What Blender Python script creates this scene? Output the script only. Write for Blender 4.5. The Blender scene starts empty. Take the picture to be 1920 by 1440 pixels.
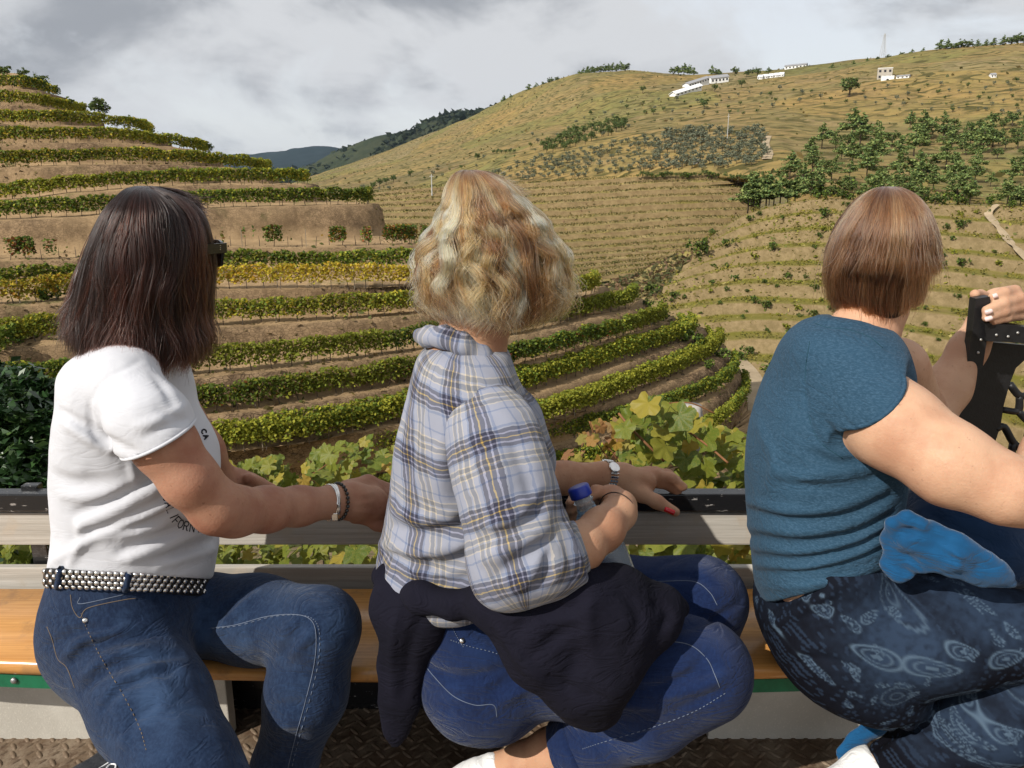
import bpy, bmesh, math, random, os
import numpy as np
from mathutils import Vector, Matrix

# ------------------------------------------------------------------ camera, sky, sun, exposure
SC = bpy.context.scene
COL = SC.collection
FPX, W_PX, H_PX = 1480.0, 1920.0, 1440.0          # focal length in photo pixels
PITCH = math.radians(14.8)
CAM = np.array([0.0, 0.0, 1.38])
cam_d = bpy.data.cameras.new('camera')
cam_d.sensor_fit = 'HORIZONTAL'
cam_d.sensor_width = 36.0
cam_d.lens = 36.0 * FPX / W_PX
cam_d.clip_start = 0.05
cam_d.clip_end = 60000
cam_o = bpy.data.objects.new('camera', cam_d)
COL.objects.link(cam_o)
cam_o.location = CAM
cam_o.rotation_euler = (math.pi / 2 - PITCH, 0, 0)
SC.camera = cam_o

SUN_TO = np.array([-0.60, -0.53, 0.60]); SUN_TO /= np.linalg.norm(SUN_TO)
SUN_EL = math.asin(SUN_TO[2])
SUN_AZ = math.atan2(SUN_TO[0], SUN_TO[1])          # clockwise from +Y
world = bpy.data.worlds.new('World')
SC.world = world
world.use_nodes = True
SC.view_settings.view_transform = 'Standard'
SC.view_settings.look = 'None'
SC.view_settings.gamma = 1.0
SC.view_settings.exposure = 0.0

def build_world():
    nt = world.node_tree
    for n in list(nt.nodes): nt.nodes.remove(n)
    N = nt.nodes.new; L = nt.links.new
    out = N('ShaderNodeOutputWorld'); bg = N('ShaderNodeBackground')
    sky = N('ShaderNodeTexSky'); sky.sky_type = 'NISHITA'; sky.sun_disc = False
    sky.sun_elevation = SUN_EL; sky.sun_rotation = SUN_AZ
    sky.air_density = 1.0; sky.dust_density = 1.6; sky.ozone_density = 1.0
    tc = N('ShaderNodeTexCoord')
    sep = N('ShaderNodeSeparateXYZ'); L(tc.outputs['Generated'], sep.inputs[0])
    mx = N('ShaderNodeMath'); mx.operation = 'MAXIMUM'; L(sep.outputs[2], mx.inputs[0]); mx.inputs[1].default_value = 0.0
    ad = N('ShaderNodeMath'); ad.operation = 'ADD'; L(mx.outputs[0], ad.inputs[0]); ad.inputs[1].default_value = 0.16
    # flattened cloud layers: the direction itself, squeezed in height
    zz = N('ShaderNodeMath'); zz.operation = 'MULTIPLY'; L(ad.outputs[0], zz.inputs[0]); zz.inputs[1].default_value = 2.1
    cb = N('ShaderNodeCombineXYZ'); L(sep.outputs[0], cb.inputs[0]); L(sep.outputs[1], cb.inputs[1]); L(zz.outputs[0], cb.inputs[2])
    def noise(scale, detail, rough, off, dist=0.0, sc=(1, 1, 1)):
        mp = N('ShaderNodeMapping'); L(cb.outputs[0], mp.inputs[0]); mp.inputs['Location'].default_value = off; mp.inputs['Scale'].default_value = sc
        n = N('ShaderNodeTexNoise'); L(mp.outputs[0], n.inputs['Vector'])
        n.inputs['Scale'].default_value = scale; n.inputs['Detail'].default_value = detail
        n.inputs['Roughness'].default_value = rough; n.inputs['Distortion'].default_value = dist
        return n.outputs['Fac']
    def ramp(src, a, b):
        r = N('ShaderNodeMapRange'); r.interpolation_type = 'SMOOTHSTEP'
        L(src, r.inputs['Value']); r.inputs['From Min'].default_value = a; r.inputs['From Max'].default_value = b
        return r.outputs['Result']
    cover = ramp(noise(CL_S, 9.0, 0.56, CL_O, 0.35), 0.40, 0.53)
    grey = ramp(noise(CL_S * 1.15, 8.0, 0.55, CL_O2, 0.3), 0.38, 0.58)
    cc = N('ShaderNodeMix'); cc.data_type = 'RGBA'; L(grey, cc.inputs['Factor'])
    cc.inputs['A'].default_value = CLOUD_DARK; cc.inputs['B'].default_value = CLOUD_LIGHT
    # clear gaps: the hazy sky with thin high white veil
    veil = N('ShaderNodeMix'); veil.data_type = 'RGBA'; veil.inputs['Factor'].default_value = 0.6
    L(sky.outputs[0], veil.inputs['A']); veil.inputs['B'].default_value = VEIL
    mix = N('ShaderNodeMix'); mix.data_type = 'RGBA'
    L(cover, mix.inputs['Factor']); L(veil.outputs['Result'], mix.inputs['A']); L(cc.outputs['Result'], mix.inputs['B'])
    L(mix.outputs['Result'], bg.inputs['Color'])
    bg.inputs['Strength'].default_value = SKY_STRENGTH
    L(bg.outputs[0], out.inputs[0])
SKY_STRENGTH = 0.077
CL_S, CL_O, CL_O2 = 3.0, (6.6, 6.1, 0.2), (9.3, 1.4, 1.3)
CLOUD_DARK = (4.7, 4.95, 5.4, 1)
CLOUD_LIGHT = (9.0, 9.2, 9.5, 1)
VEIL = (14.5, 14.7, 15.0, 1)
build_world()

sun_d = bpy.data.lights.new('sun', 'SUN')
sun_d.energy = 5.0
sun_d.angle = math.radians(0.53)
sun_d.color = (1.0, 0.95, 0.87)
sun_o = bpy.data.objects.new('sun', sun_d)
COL.objects.link(sun_o)
sun_o.location = (-20, -20, 40)
sun_o.rotation_euler = Vector(SUN_TO).to_track_quat('Z', 'Y').to_euler()

SC.cycles.max_bounces = 6
SC.cycles.diffuse_bounces = 1
SC.cycles.glossy_bounces = 3
SC.cycles.transmission_bounces = 6
SC.cycles.transparent_max_bounces = 12
SC.cycles.volume_bounces = 0

# ------------------------------------------------------------------ helpers: photo geometry
_c, _s = math.cos(PITCH), math.sin(PITCH)
def ray(px, py):
    u = (px - W_PX / 2) / FPX; v = (py - H_PX / 2) / FPX
    return np.array([u, _c - v * _s, -_s - v * _c])
def P(px, py, y):
    """the point at forward distance y seen at that photo position"""
    d = ray(px, py)
    return CAM + d * (y / d[1])
def PZ(px, py, z):
    """the point at height z seen at that photo position"""
    d = ray(px, py)
    return CAM + d * ((z - CAM[2]) / d[2])
def m_per_px(p):
    """metres per photo pixel at a point"""
    q = np.asarray(p) - CAM
    return (q[1] * _c - q[2] * _s) / FPX
def pix(p):
    q = np.asarray(p) - CAM
    dep = q[1] * _c - q[2] * _s
    up = q[1] * _s + q[2] * _c
    return W_PX / 2 + FPX * q[0] / dep, H_PX / 2 - FPX * up / dep

# ------------------------------------------------------------------ helpers: noise
def _hash(ix, iy, iz, seed):
    h = (ix.astype(np.int64) * 374761393 + iy.astype(np.int64) * 668265263 + iz.astype(np.int64) * 2147483647 + seed * 974711) & 0xffffffff
    h = ((h ^ (h >> 13)) * 1274126177) & 0xffffffff
    h = h ^ (h >> 16)
    return (h & 0xffff) / 32767.5 - 1.0
def vnoise(Pt, scale=1.0, seed=0):
    Q = np.asarray(Pt, dtype=np.float64) * scale
    i = np.floor(Q); f = Q - i; f = f * f * (3 - 2 * f)
    i = i.astype(np.int64)
    x, y, z = i[..., 0], i[..., 1], i[..., 2]
    fx, fy, fz = f[..., 0], f[..., 1], f[..., 2]
    def c(a, b, e): return _hash(x + a, y + b, z + e, seed)
    x00 = c(0,0,0) * (1-fx) + c(1,0,0) * fx
    x10 = c(0,1,0) * (1-fx) + c(1,1,0) * fx
    x01 = c(0,0,1) * (1-fx) + c(1,0,1) * fx
    x11 = c(0,1,1) * (1-fx) + c(1,1,1) * fx
    return (x00 * (1-fy) + x10 * fy) * (1-fz) + (x01 * (1-fy) + x11 * fy) * fz
def fbm(Pt, scale=1.0, octv=4, seed=0, gain=0.5):
    r = 0; a = 1.0; t = 0
    for o in range(octv):
        r = r + a * vnoise(Pt, scale * 2 ** o, seed + o * 17); t += a; a *= gain
    return r / t
def smooth(t):
    t = np.clip(t, 0, 1); return t * t * (3 - 2 * t)

# ------------------------------------------------------------------ helpers: objects
def tag(o, label=None, cat=None, group=None, kind=None):
    if label: o['label'] = label
    if cat: o['category'] = cat
    if group: o['group'] = group
    if kind: o['kind'] = kind
    return o
def empty(name, loc):
    o = bpy.data.objects.new(name, None); o.empty_display_size = 0.1
    COL.objects.link(o); o.location = loc
    return o
def wtrans(o):
    t = Vector(o.location)
    if o.parent is not None: t = wtrans(o.parent) + o.matrix_parent_inverse.translation + t
    return t
def link(name, data, parent=None, mat=None):
    o = bpy.data.objects.new(name, data); COL.objects.link(o)
    if mat is not None: data.materials.append(mat)
    if parent is not None:
        o.parent = parent
        o.matrix_parent_inverse = Matrix.Translation(-wtrans(parent))
    return o
def mesh_np(name, V, F, parent=None, mat=None, smooth_sh=True, colors=None, uv=None, attrs=None):
    """V (n,3); F (m,k) array of equal sized faces or list of arrays"""
    me = bpy.data.meshes.new(name)
    if not isinstance(F, list): F = [F]
    F = [np.asarray(f, dtype=np.int32) for f in F if len(f)]
    if not F: print('EMPTY MESH', name); return None
    tot = sum(len(f) for f in F); loops = np.concatenate([f.ravel() for f in F])
    sizes = np.concatenate([np.full(len(f), f.shape[1], np.int32) for f in F])
    starts = np.concatenate([[0], np.cumsum(sizes)[:-1]]).astype(np.int32)
    V = np.asarray(V, dtype=np.float32)
    me.vertices.add(len(V)); me.vertices.foreach_set('co', V.ravel())
    me.loops.add(len(loops)); me.loops.foreach_set('vertex_index', loops)
    me.polygons.add(tot); me.polygons.foreach_set('loop_start', starts)
    me.update(calc_edges=True)
    if smooth_sh:
        me.polygons.foreach_set('use_smooth', np.ones(tot, dtype=bool))
    if colors is not None:
        a = me.color_attributes.new('Col', 'FLOAT_COLOR', 'POINT')
        c = np.ones((len(V), 4), np.float32); c[:, :3] = colors
        a.data.foreach_set('color', c.ravel())
    if uv is not None:
        u = me.uv_layers.new(name='UVMap')
        u.data.foreach_set('uv', np.asarray(uv, np.float32)[loops].ravel())
    if attrs:
        for k, v in attrs.items():
            a = me.attributes.new(k, 'FLOAT', 'POINT'); a.data.foreach_set('value', np.asarray(v, np.float32))
    me.validate()
    return link(name, me, parent, mat)
class MB:
    """collects polygons of one mesh"""
    def __init__(s): s.v = []; s.f = []; s.c = []
    def poly(s, pts, col=None):
        n = len(s.v); s.v += [tuple(p) for p in pts]; s.f.append(list(range(n, n + len(pts))))
        if col is not None: s.c += [col] * len(pts)
    def box(s, c, h, R=None, col=None):
        c = np.asarray(c, float); h = np.asarray(h, float)
        R = np.eye(3) if R is None else np.asarray(R)
        k = [(-1,-1,-1),(1,-1,-1),(1,1,-1),(-1,1,-1),(-1,-1,1),(1,-1,1),(1,1,1),(-1,1,1)]
        n = len(s.v)
        for q in k: s.v.append(tuple(c + R @ (np.array(q) * h)))
        if col is not None: s.c += [col] * 8
        for q in [(0,3,2,1),(4,5,6,7),(0,1,5,4),(1,2,6,5),(2,3,7,6),(3,0,4,7)]: s.f.append([n + i for i in q])
    def tube(s, pts, rad, n=6, col=None, closed=False):
        pts = [np.asarray(p, float) for p in pts]
        rad = [rad] * len(pts) if np.isscalar(rad) else rad
        b = len(s.v); m = len(pts)
        up = np.array([0.13, 0.21, 0.97])
        for i, p in enumerate(pts):
            if closed: t = pts[(i + 1) % m] - pts[i - 1]
            else: t = pts[min(i + 1, m - 1)] - pts[max(i - 1, 0)]
            t = t / (np.linalg.norm(t) + 1e-9)
            a = np.cross(t, up)
            if np.linalg.norm(a) < 1e-3: a = np.cross(t, np.array([1, 0, 0]))
            a /= np.linalg.norm(a); c = np.cross(t, a)
            for j in range(n):
                w = 2 * math.pi * j / n
                s.v.append(tuple(p + rad[i] * (a * math.cos(w) + c * math.sin(w))))
                if col is not None: s.c.append(col)
        for i in range(m if closed else m - 1):
            i2 = (i + 1) % m
            for j in range(n):
                s.f.append([b + i * n + j, b + i * n + (j + 1) % n, b + i2 * n + (j + 1) % n, b + i2 * n + j])
        if not closed:
            s.f.append([b + j for j in range(n)][::-1]); s.f.append([b + (m - 1) * n + j for j in range(n)])
    def lathe(s, prof, base, axis, n=20):
        """prof [(t along axis, radius)]"""
        axis = np.asarray(axis, float); axis /= np.linalg.norm(axis); base = np.asarray(base, float)
        a = np.cross(axis, [0.3, 0.9, 0.2]); a /= np.linalg.norm(a); c = np.cross(axis, a); b = len(s.v)
        for t, r in prof:
            for j in range(n):
                w = 2 * math.pi * j / n
                s.v.append(tuple(base + axis * t + r * (a * math.cos(w) + c * math.sin(w))))
        for i in range(len(prof) - 1):
            for j in range(n):
                s.f.append([b + i*n + j, b + i*n + (j+1) % n, b + (i+1)*n + (j+1) % n, b + (i+1)*n + j])
        s.f.append([b + j for j in range(n)][::-1]); s.f.append([b + (len(prof)-1)*n + j for j in range(n)])
    def build(s, name, mat=None, parent=None, smooth_sh=False, bevel=0.0):
        me = bpy.data.meshes.new(name)
        me.from_pydata(s.v, [], s.f); me.update()
        if s.c and len(s.c) == len(s.v):
            a = me.color_attributes.new('Col', 'FLOAT_COLOR', 'POINT')
            c = np.ones((len(s.v), 4), np.float32); c[:, :3] = np.array(s.c)
            a.data.foreach_set('color', c.ravel())
        if smooth_sh: me.polygons.foreach_set('use_smooth', np.ones(len(me.polygons), dtype=bool))
        o = link(name, me, parent, mat)
        if bevel > 0:
            bm = bmesh.new(); bm.from_mesh(me)
            bmesh.ops.bevel(bm, geom=list(bm.edges), offset=bevel, segments=2, affect='EDGES', profile=0.6)
            bm.to_mesh(me); bm.free(); me.update()
        return o

# ------------------------------------------------------------------ helpers: materials
class NT:
    def __init__(s, name):
        s.m = bpy.data.materials.new(name); s.m.use_nodes = True
        s.t = s.m.node_tree; s.b = s.t.nodes['Principled BSDF']; s.out = s.t.nodes['Material Output']
        s.b.inputs['Specular IOR Level'].default_value = 0.3
    def n(s, typ, **kw):
        x = s.t.nodes.new('ShaderNode' + typ)
        for k, v in kw.items():
            if k[0] == '_':
                nm = k[1:].replace('_', ' ')
                (x.inputs[int(nm)] if nm.isdigit() else x.inputs[nm]).default_value = v
            else: setattr(x, k, v)
        return x
    def l(s, a, b): s.t.links.new(a, b)
    def coord(s, kind='Object', scale=None, rot=None, loc=None):
        c = s.n('TexCoord').outputs[kind]
        if scale is not None or rot is not None or loc is not None:
            mp = s.n('Mapping'); s.l(c, mp.inputs[0])
            if scale is not None: mp.inputs['Scale'].default_value = scale
            if rot is not None: mp.inputs['Rotation'].default_value = rot
            if loc is not None: mp.inputs['Location'].default_value = loc
            c = mp.outputs[0]
        return c
    def noise(s, co, scale, detail=4, rough=0.55, dist=0):
        x = s.n('TexNoise'); s.l(co, x.inputs['Vector'])
        x.inputs['Scale'].default_value = scale; x.inputs['Detail'].default_value = detail
        x.inputs['Roughness'].default_value = rough; x.inputs['Distortion'].default_value = dist
        return x.outputs['Fac']
    def rng(s, v, a, b, c=0.0, d=1.0, sm=True):
        x = s.n('MapRange'); s.l(v, x.inputs['Value'])
        if sm: x.interpolation_type = 'SMOOTHSTEP'
        x.inputs['From Min'].default_value = a; x.inputs['From Max'].default_value = b
        x.inputs['To Min'].default_value = c; x.inputs['To Max'].default_value = d
        return x.outputs['Result']
    def math(s, op, a, b=None):
        x = s.n('Math', operation=op)
        for i, q in enumerate((a, b)):
            if q is None: continue
            if isinstance(q, (int, float)): x.inputs[i].default_value = q
            else: s.l(q, x.inputs[i])
        return x.outputs[0]
    def mix(s, f, a, b, blend='MIX'):
        x = s.n('Mix', data_type='RGBA', blend_type=blend)
        for k, q in (('Factor', f), ('A', a), ('B', b)):
            if isinstance(q, (int, float)): x.inputs[k].default_value = q
            elif isinstance(q, tuple): x.inputs[k].default_value = (q + (1,))[:4]
            else: s.l(q, x.inputs[k])
        return x.outputs['Result']
    def ramp(s, v, stops, interp='LINEAR'):
        x = s.n('ValToRGB'); s.l(v, x.inputs[0]); e = x.color_ramp.elements; x.color_ramp.interpolation = interp
        while len(e) > 1: e.remove(e[-1])
        e[0].position = stops[0][0]; e[0].color = (tuple(stops[0][1]) + (1,))[:4]
        for p, c in stops[1:]:
            q = e.new(p); q.color = (tuple(c) + (1,))[:4]
        return x.outputs[0]
    def vcol(s): return s.n('Attribute', attribute_name='Col').outputs['Color']
    def bump(s, h, strength=0.3, dist=0.01):
        x = s.n('Bump'); s.l(h, x.inputs['Height']); x.inputs['Strength'].default_value = strength; x.inputs['Distance'].default_value = dist
        s.l(x.outputs[0], s.b.inputs['Normal']); return x.outputs[0]
    def col(s, c):
        if isinstance(c, tuple): s.b.inputs['Base Color'].default_value = (c + (1,))[:4]
        else: s.l(c, s.b.inputs['Base Color'])
    def set(s, **kw):
        for k, v in kw.items():
            nm = k.replace('_', ' ')
            if hasattr(v, 'is_output'): s.l(v, s.b.inputs[nm])
            else: s.b.inputs[nm].default_value = v
        return s
def simple(name, c, rough=0.6, var=0.15, scale=30, bump=0.0, metal=0.0, spec=0.3, dist=0.002):
    m = NT(name); co = m.coord('Object')
    nz = m.noise(co, scale, 5)
    dark = tuple(x * (1 - var) for x in c); lite = tuple(min(1, x * (1 + var)) for x in c)
    m.col(m.mix(m.rng(nz, 0.3, 0.7), dark, lite))
    m.set(Roughness=rough, Metallic=metal, Specular_IOR_Level=spec)
    if bump: m.bump(m.noise(co, scale * 4, 4), bump, dist)
    return m.m
# ------------------------------------------------------------------ helpers: smooth solid modelling on a grid
def smin(a, b, k):
    if k <= 0: return np.minimum(a, b)
    h = np.maximum(k - np.abs(a - b), 0) / k
    return np.minimum(a, b) - h * h * k * 0.25
def smax(a, b, k): return -smin(-a, -b, k)
class Field:
    def __init__(s): s.ops = []
    def add(s, fn, lo, hi, mode='u', k=0.02):
        s.ops.append((fn, np.asarray(lo, float), np.asarray(hi, float), mode, k)); return s
    # --- primitives
    def cone(s, a, b, r1, r2, k=0.02, mode='u', flat=None):
        a = np.asarray(a, float); b = np.asarray(b, float); ba = b - a; l2 = max(float(ba @ ba), 1e-12)
        def fn(X):
            pa = X - a
            t = np.clip((pa @ ba) / l2, 0, 1)
            q = pa - t[..., None] * ba
            if flat is not None:
                ax, fc = flat
                q = q + ((q @ ax) * (fc - 1))[..., None] * ax
                return (np.sqrt((q * q).sum(-1)) - (r1 + (r2 - r1) * t)) / max(1.0, fc ** 0.5)
            return np.sqrt((q * q).sum(-1)) - (r1 + (r2 - r1) * t)
        r = max(r1, r2)
        if flat is not None and flat[1] < 1: r = r / flat[1]
        return s.add(fn, np.minimum(a, b) - r, np.maximum(a, b) + r, mode, k)
    def chain(s, pts, k=0.02, mode='u', flat=None, grow=0.0, sc=1.0):
        """pts [(px, py, y, radius in px)] joined by tapering limbs"""
        Q = [(P(a, b, c), r * m_per_px(P(a, b, c)) * sc * offax(a, b) + grow) for a, b, c, r in pts]
        for (p, r), (q, w) in zip(Q[:-1], Q[1:]): s.cone(p, q, r, w, k, mode, flat)
        return s
    def ell(s, c, r, R=None, k=0.02, mode='u'):
        c = np.asarray(c, float); r = np.asarray(r, float); R = np.eye(3) if R is None else np.asarray(R)
        def fn(X):
            q = (X - c) @ R
            k0 = np.sqrt(((q / r) ** 2).sum(-1)); k1 = np.sqrt(((q / (r * r)) ** 2).sum(-1)) + 1e-9
            return k0 * (k0 - 1) / k1
        e = np.abs(R) @ r
        return s.add(fn, c - e, c + e, mode, k)
    def blob(s, px, py, y, rx, ry, rdep, k=0.02, mode='u', yaw=0.0, tilt=0.0, grow=0.0):
        """ellipsoid given by its photo half sizes in px and its half depth in metres; tilt turns it in the picture plane"""
        c = P(px, py, y); m = m_per_px(c)
        ct, st = math.cos(tilt), math.sin(tilt); cy, sy = math.cos(yaw), math.sin(yaw)
        Rt = np.array([[ct, 0, -st], [0, 1, 0], [st, 0, ct]]); Ry = np.array([[cy, -sy, 0], [sy, cy, 0], [0, 0, 1]])
        return s.ell(c, (rx * m + grow, rdep + grow, ry * m + grow), Ry @ Rt, k, mode)
    def loft(s, rows, k=0.03, mode='u', grow=0.0, n=2.4, cap=0.02):
        """rows [(py, xl, xr, y, half depth)] horizontal slices"""
        L = loft_rows(rows)
        z, cx, cy, a, b = L[:, 0], L[:, 1], L[:, 2], L[:, 3] + grow, L[:, 4] + grow
        def fn(X):
            zz = X[..., 2]
            A = np.interp(zz, z, a); B = np.interp(zz, z, b)
            u = np.abs(X[..., 0] - np.interp(zz, z, cx)) / A; v = np.abs(X[..., 1] - np.interp(zz, z, cy)) / B
            rr = (u ** n + v ** n) ** (1 / n)
            d = (rr - 1) * np.minimum(A, B) * 0.95
            return smax(d, np.maximum(zz - z[-1] - grow, z[0] - grow - zz), cap)
        lo = [(cx - a).min(), (cy - b).min(), z[0] - grow]; hi = [(cx + a).max(), (cy + b).max(), z[-1] + grow]
        return s.add(fn, lo, hi, mode, k)
    def plane(s, p, nrm, k=0.004, mode='i'):
        """keep the side the normal points away from"""
        p = np.asarray(p, float); nrm = np.asarray(nrm, float); nrm = nrm / np.linalg.norm(nrm)
        return s.add(lambda X: (X - p) @ nrm, [-9] * 3, [9] * 3, mode, k)
    def plane3(s, a, b, c, keep, k=0.004):
        """cut by the plane through three points, keeping the side of the fourth"""
        a, b, c = [np.asarray(q, float) for q in (a, b, c)]; n = np.cross(b - a, c - a)
        if (np.asarray(keep) - a) @ n > 0: n = -n
        return s.plane(a, n, k)
    def sub(s, f, k=0.02, mode='u'):
        lo, hi = f.bounds(); return s.add(f.eval, lo, hi, mode, k)
    def stroke(s, pts, amp, w, ref=None, dense=True):
        """a fold (amp>0) or crease (amp<0) along photo points laid on the surface"""
        Q = s.hit(pts, dense) if ref is None else ref.hit(pts, dense)
        if len(Q) < 2: return s
        lo = Q.min(0); hi = Q.max(0)
        n = len(Q) - 1
        tap = np.sin(np.linspace(0.12, math.pi - 0.12, n + 1)) ** 0.6
        def fn(X):
            best = np.full(X.shape[:-1], 9.0); tp = np.zeros(X.shape[:-1])
            for i in range(n):
                ba = Q[i + 1] - Q[i]; pa = X - Q[i]
                t = np.clip((pa @ ba) / max(float(ba @ ba), 1e-12), 0, 1)
                q = pa - t[..., None] * ba; dd = np.sqrt((q * q).sum(-1))
                m = dd < best
                best = np.where(m, dd, best); tp = np.where(m, tap[i] * (1 - t) + tap[i + 1] * t, tp)
            return -1.9 * amp * tp * np.exp(-(best / (0.85 * w)) ** 2)
        return s.add(fn, lo - 2.2 * w, hi + 2.2 * w, 'disp', 0)
    # --- evaluation
    def bounds(s):
        U = [o for o in s.ops if o[3] == 'u']
        return np.min([o[1] for o in U], 0), np.max([o[2] for o in U], 0)
    @staticmethod
    def _app(d, v, mode, k):
        if mode == 'u': return smin(d, v, k)
        if mode == 's': return smax(d, -v, k)
        if mode == 'i': return smax(d, v, k)
        return d + v
    def eval(s, X):
        d = np.full(X.shape[:-1], 0.3)
        for fn, lo, hi, mode, k in s.ops:
            if mode == 'disp':
                m = ((X > lo) & (X < hi)).all(-1)
                if m.any(): d[m] += fn(X[m])
            else: d = s._app(d, fn(X), mode, k)
        return d
    def hit(s, pts, dense=True, off=0.0):
        pts = [tuple(q) for q in pts]
        if dense and len(pts) > 1: pts = curve2(pts, 14)
        D = np.array([ray(a, b) for a, b in pts]); D /= np.linalg.norm(D, axis=1)[:, None]
        t = np.full(len(D), 0.55)
        for _ in range(70):
            X = CAM + D * t[:, None]; d = s.eval(X)
            t = np.minimum(t + np.clip(d, -0.02, 0.08) * 0.8, 4.0)
        ok = t < 3.2
        return (CAM + D * (t - off)[:, None])[ok]
    def grid(s, h):
        lo, hi = s.bounds(); lo = lo - 3 * h - 0.01; hi = hi + 3 * h + 0.01
        n = np.ceil((hi - lo) / h).astype(int) + 1
        d = np.full(n, 0.12, np.float32)
        ax = [(lo[i] + h * np.arange(n[i])).astype(np.float32) for i in range(3)]
        for fn, l, u, mode, k in s.ops:
            mg = 0.0 if mode == 'disp' else 0.03 + k
            if mode == 'i': i0 = np.zeros(3, int); i1 = n
            else:
                i0 = np.clip(np.floor((l - mg - lo) / h).astype(int), 0, n - 1); i1 = np.clip(np.ceil((u + mg - lo) / h).astype(int) + 1, 1, n)
            if (i1 <= i0).any(): continue
            sl = tuple(slice(a, b) for a, b in zip(i0, i1))
            X = np.stack(np.meshgrid(*[ax[i][i0[i]:i1[i]] for i in range(3)], indexing='ij'), -1)
            if mode in ('disp', 'i'):
                m = np.abs(d[sl]) < 0.05
                dv = d[sl]
                if m.any(): dv[m] = s._app(dv[m], fn(X[m]), mode, k)
                if mode == 'i':      # far inside cells must still be cut
                    q = dv <= -0.05
                    if q.any(): dv[q] = s._app(dv[q], fn(X[q]), mode, k)
                d[sl] = dv
            else: d[sl] = s._app(d[sl], fn(X), mode, k)
        return d, lo
    def mesh(s, h, sm=1):
        d, lo = s.grid(h)
        V, F = surface_nets(d, lo, h)
        if sm: V = relax(V, F, sm)
        return V, F
def curve2(pts, n):
    """Catmull-Rom through 2-D or 3-D points"""
    A = np.array(pts, float); m = len(A)
    if m == 2: return [tuple(A[0] + (A[1] - A[0]) * t) for t in np.linspace(0, 1, n)]
    E = np.vstack([2 * A[0] - A[1], A, 2 * A[-1] - A[-2]])
    out = []; per = max(2, int(math.ceil(n / (m - 1))))
    for i in range(m - 1):
        p0, p1, p2, p3 = E[i:i + 4]
        for t in np.linspace(0, 1, per, endpoint=False):
            out.append(tuple(0.5 * (2*p1 + (p2-p0)*t + (2*p0-5*p1+4*p2-p3)*t*t + (3*p1-p0-3*p2+p3)*t**3)))
    out.append(tuple(A[-1])); return out
def loft_rows(rows, n=48):
    """slices whose outline, seen from the camera, touches the given left and right photo positions"""
    R = []
    for py, xl, xr, y, b in rows:
        l = P(xl, py, y); r = P(xr, py, y); kl, kr = l[0] / y, r[0] / y
        lo, hi = 0.003, (r[0] - l[0]) / 2
        f = lambda a, bb: math.sqrt(a * a + (kl * bb) ** 2) + math.sqrt(a * a + (kr * bb) ** 2) - (kr - kl) * y
        bb = b
        while f(0.45 * hi, bb) > 0: bb *= 0.95
        for _ in range(40):
            a = (lo + hi) / 2
            if f(a, bb) > 0: hi = a
            else: lo = a
        R.append((l[2], kl * y + math.sqrt(a * a + (kl * bb) ** 2), y, a, bb))
    R = np.array(sorted(R))
    D = np.array(curve2([tuple(q) for q in R], n)); D = D[np.argsort(D[:, 0])]
    D[:, 3] = np.maximum(D[:, 3], 0.004); D[:, 4] = np.maximum(D[:, 4], 0.004)
    return D
def offax(px, py):
    """a ball looks larger off the picture's centre"""
    u = (px - W_PX / 2) / FPX; v = (py - H_PX / 2) / FPX
    return 1.0 / math.sqrt(1 + 0.6 * (u * u + v * v))
def surface_nets(d, lo, h):
    s = d < 0
    cnt = np.zeros(tuple(np.array(d.shape) - 1), np.int8)
    cs = [(a, b, c) for a in (0, 1) for b in (0, 1) for c in (0, 1)]
    n = d.shape
    def sl(A, o): return A[o[0]:n[0]-1+o[0], o[1]:n[1]-1+o[1], o[2]:n[2]-1+o[2]]
    for o in cs: cnt += sl(s, o)
    act = (cnt > 0) & (cnt < 8)
    I = np.argwhere(act); idx = np.full(act.shape, -1, np.int32); idx[act] = np.arange(len(I))
    pos = np.zeros((len(I), 3)); w = np.zeros(len(I))
    val = {o: d[I[:, 0] + o[0], I[:, 1] + o[1], I[:, 2] + o[2]].astype(float) for o in cs}
    for a in cs:
        for ax in range(3):
            if a[ax]: continue
            b = list(a); b[ax] = 1; b = tuple(b)
            va, vb = val[a], val[b]; m = (va < 0) != (vb < 0)
            t = np.where(m, va / np.where(va == vb, 1, va - vb), 0)
            q = np.array(a, float)[None] + t[:, None] * (np.array(b) - np.array(a))[None]
            pos += np.where(m[:, None], q, 0); w += m
    V = lo + (I + pos / np.maximum(w, 1)[:, None]) * h
    F = []
    for ax in range(3):
        o = [0, 0, 0]; o[ax] = 1
        A = s[:n[0]-o[0], :n[1]-o[1], :n[2]-o[2]]; B = s[o[0]:, o[1]:, o[2]:]
        E = np.argwhere(A != B)
        u, v = (ax + 1) % 3, (ax + 2) % 3
        ok = (E[:, u] > 0) & (E[:, v] > 0) & (E[:, u] < n[u]-1) & (E[:, v] < n[v]-1)
        E = E[ok]
        ins = A[E[:, 0], E[:, 1], E[:, 2]]
        def g(du, dv):
            C = E.copy(); C[:, u] += du; C[:, v] += dv; return idx[C[:, 0], C[:, 1], C[:, 2]]
        q = np.stack([g(-1, -1), g(0, -1), g(0, 0), g(-1, 0)], 1)
        q[~ins] = q[~ins][:, ::-1]
        F.append(q)
    F = np.concatenate(F); F = F[(F >= 0).all(1)]
    return V, F
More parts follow.
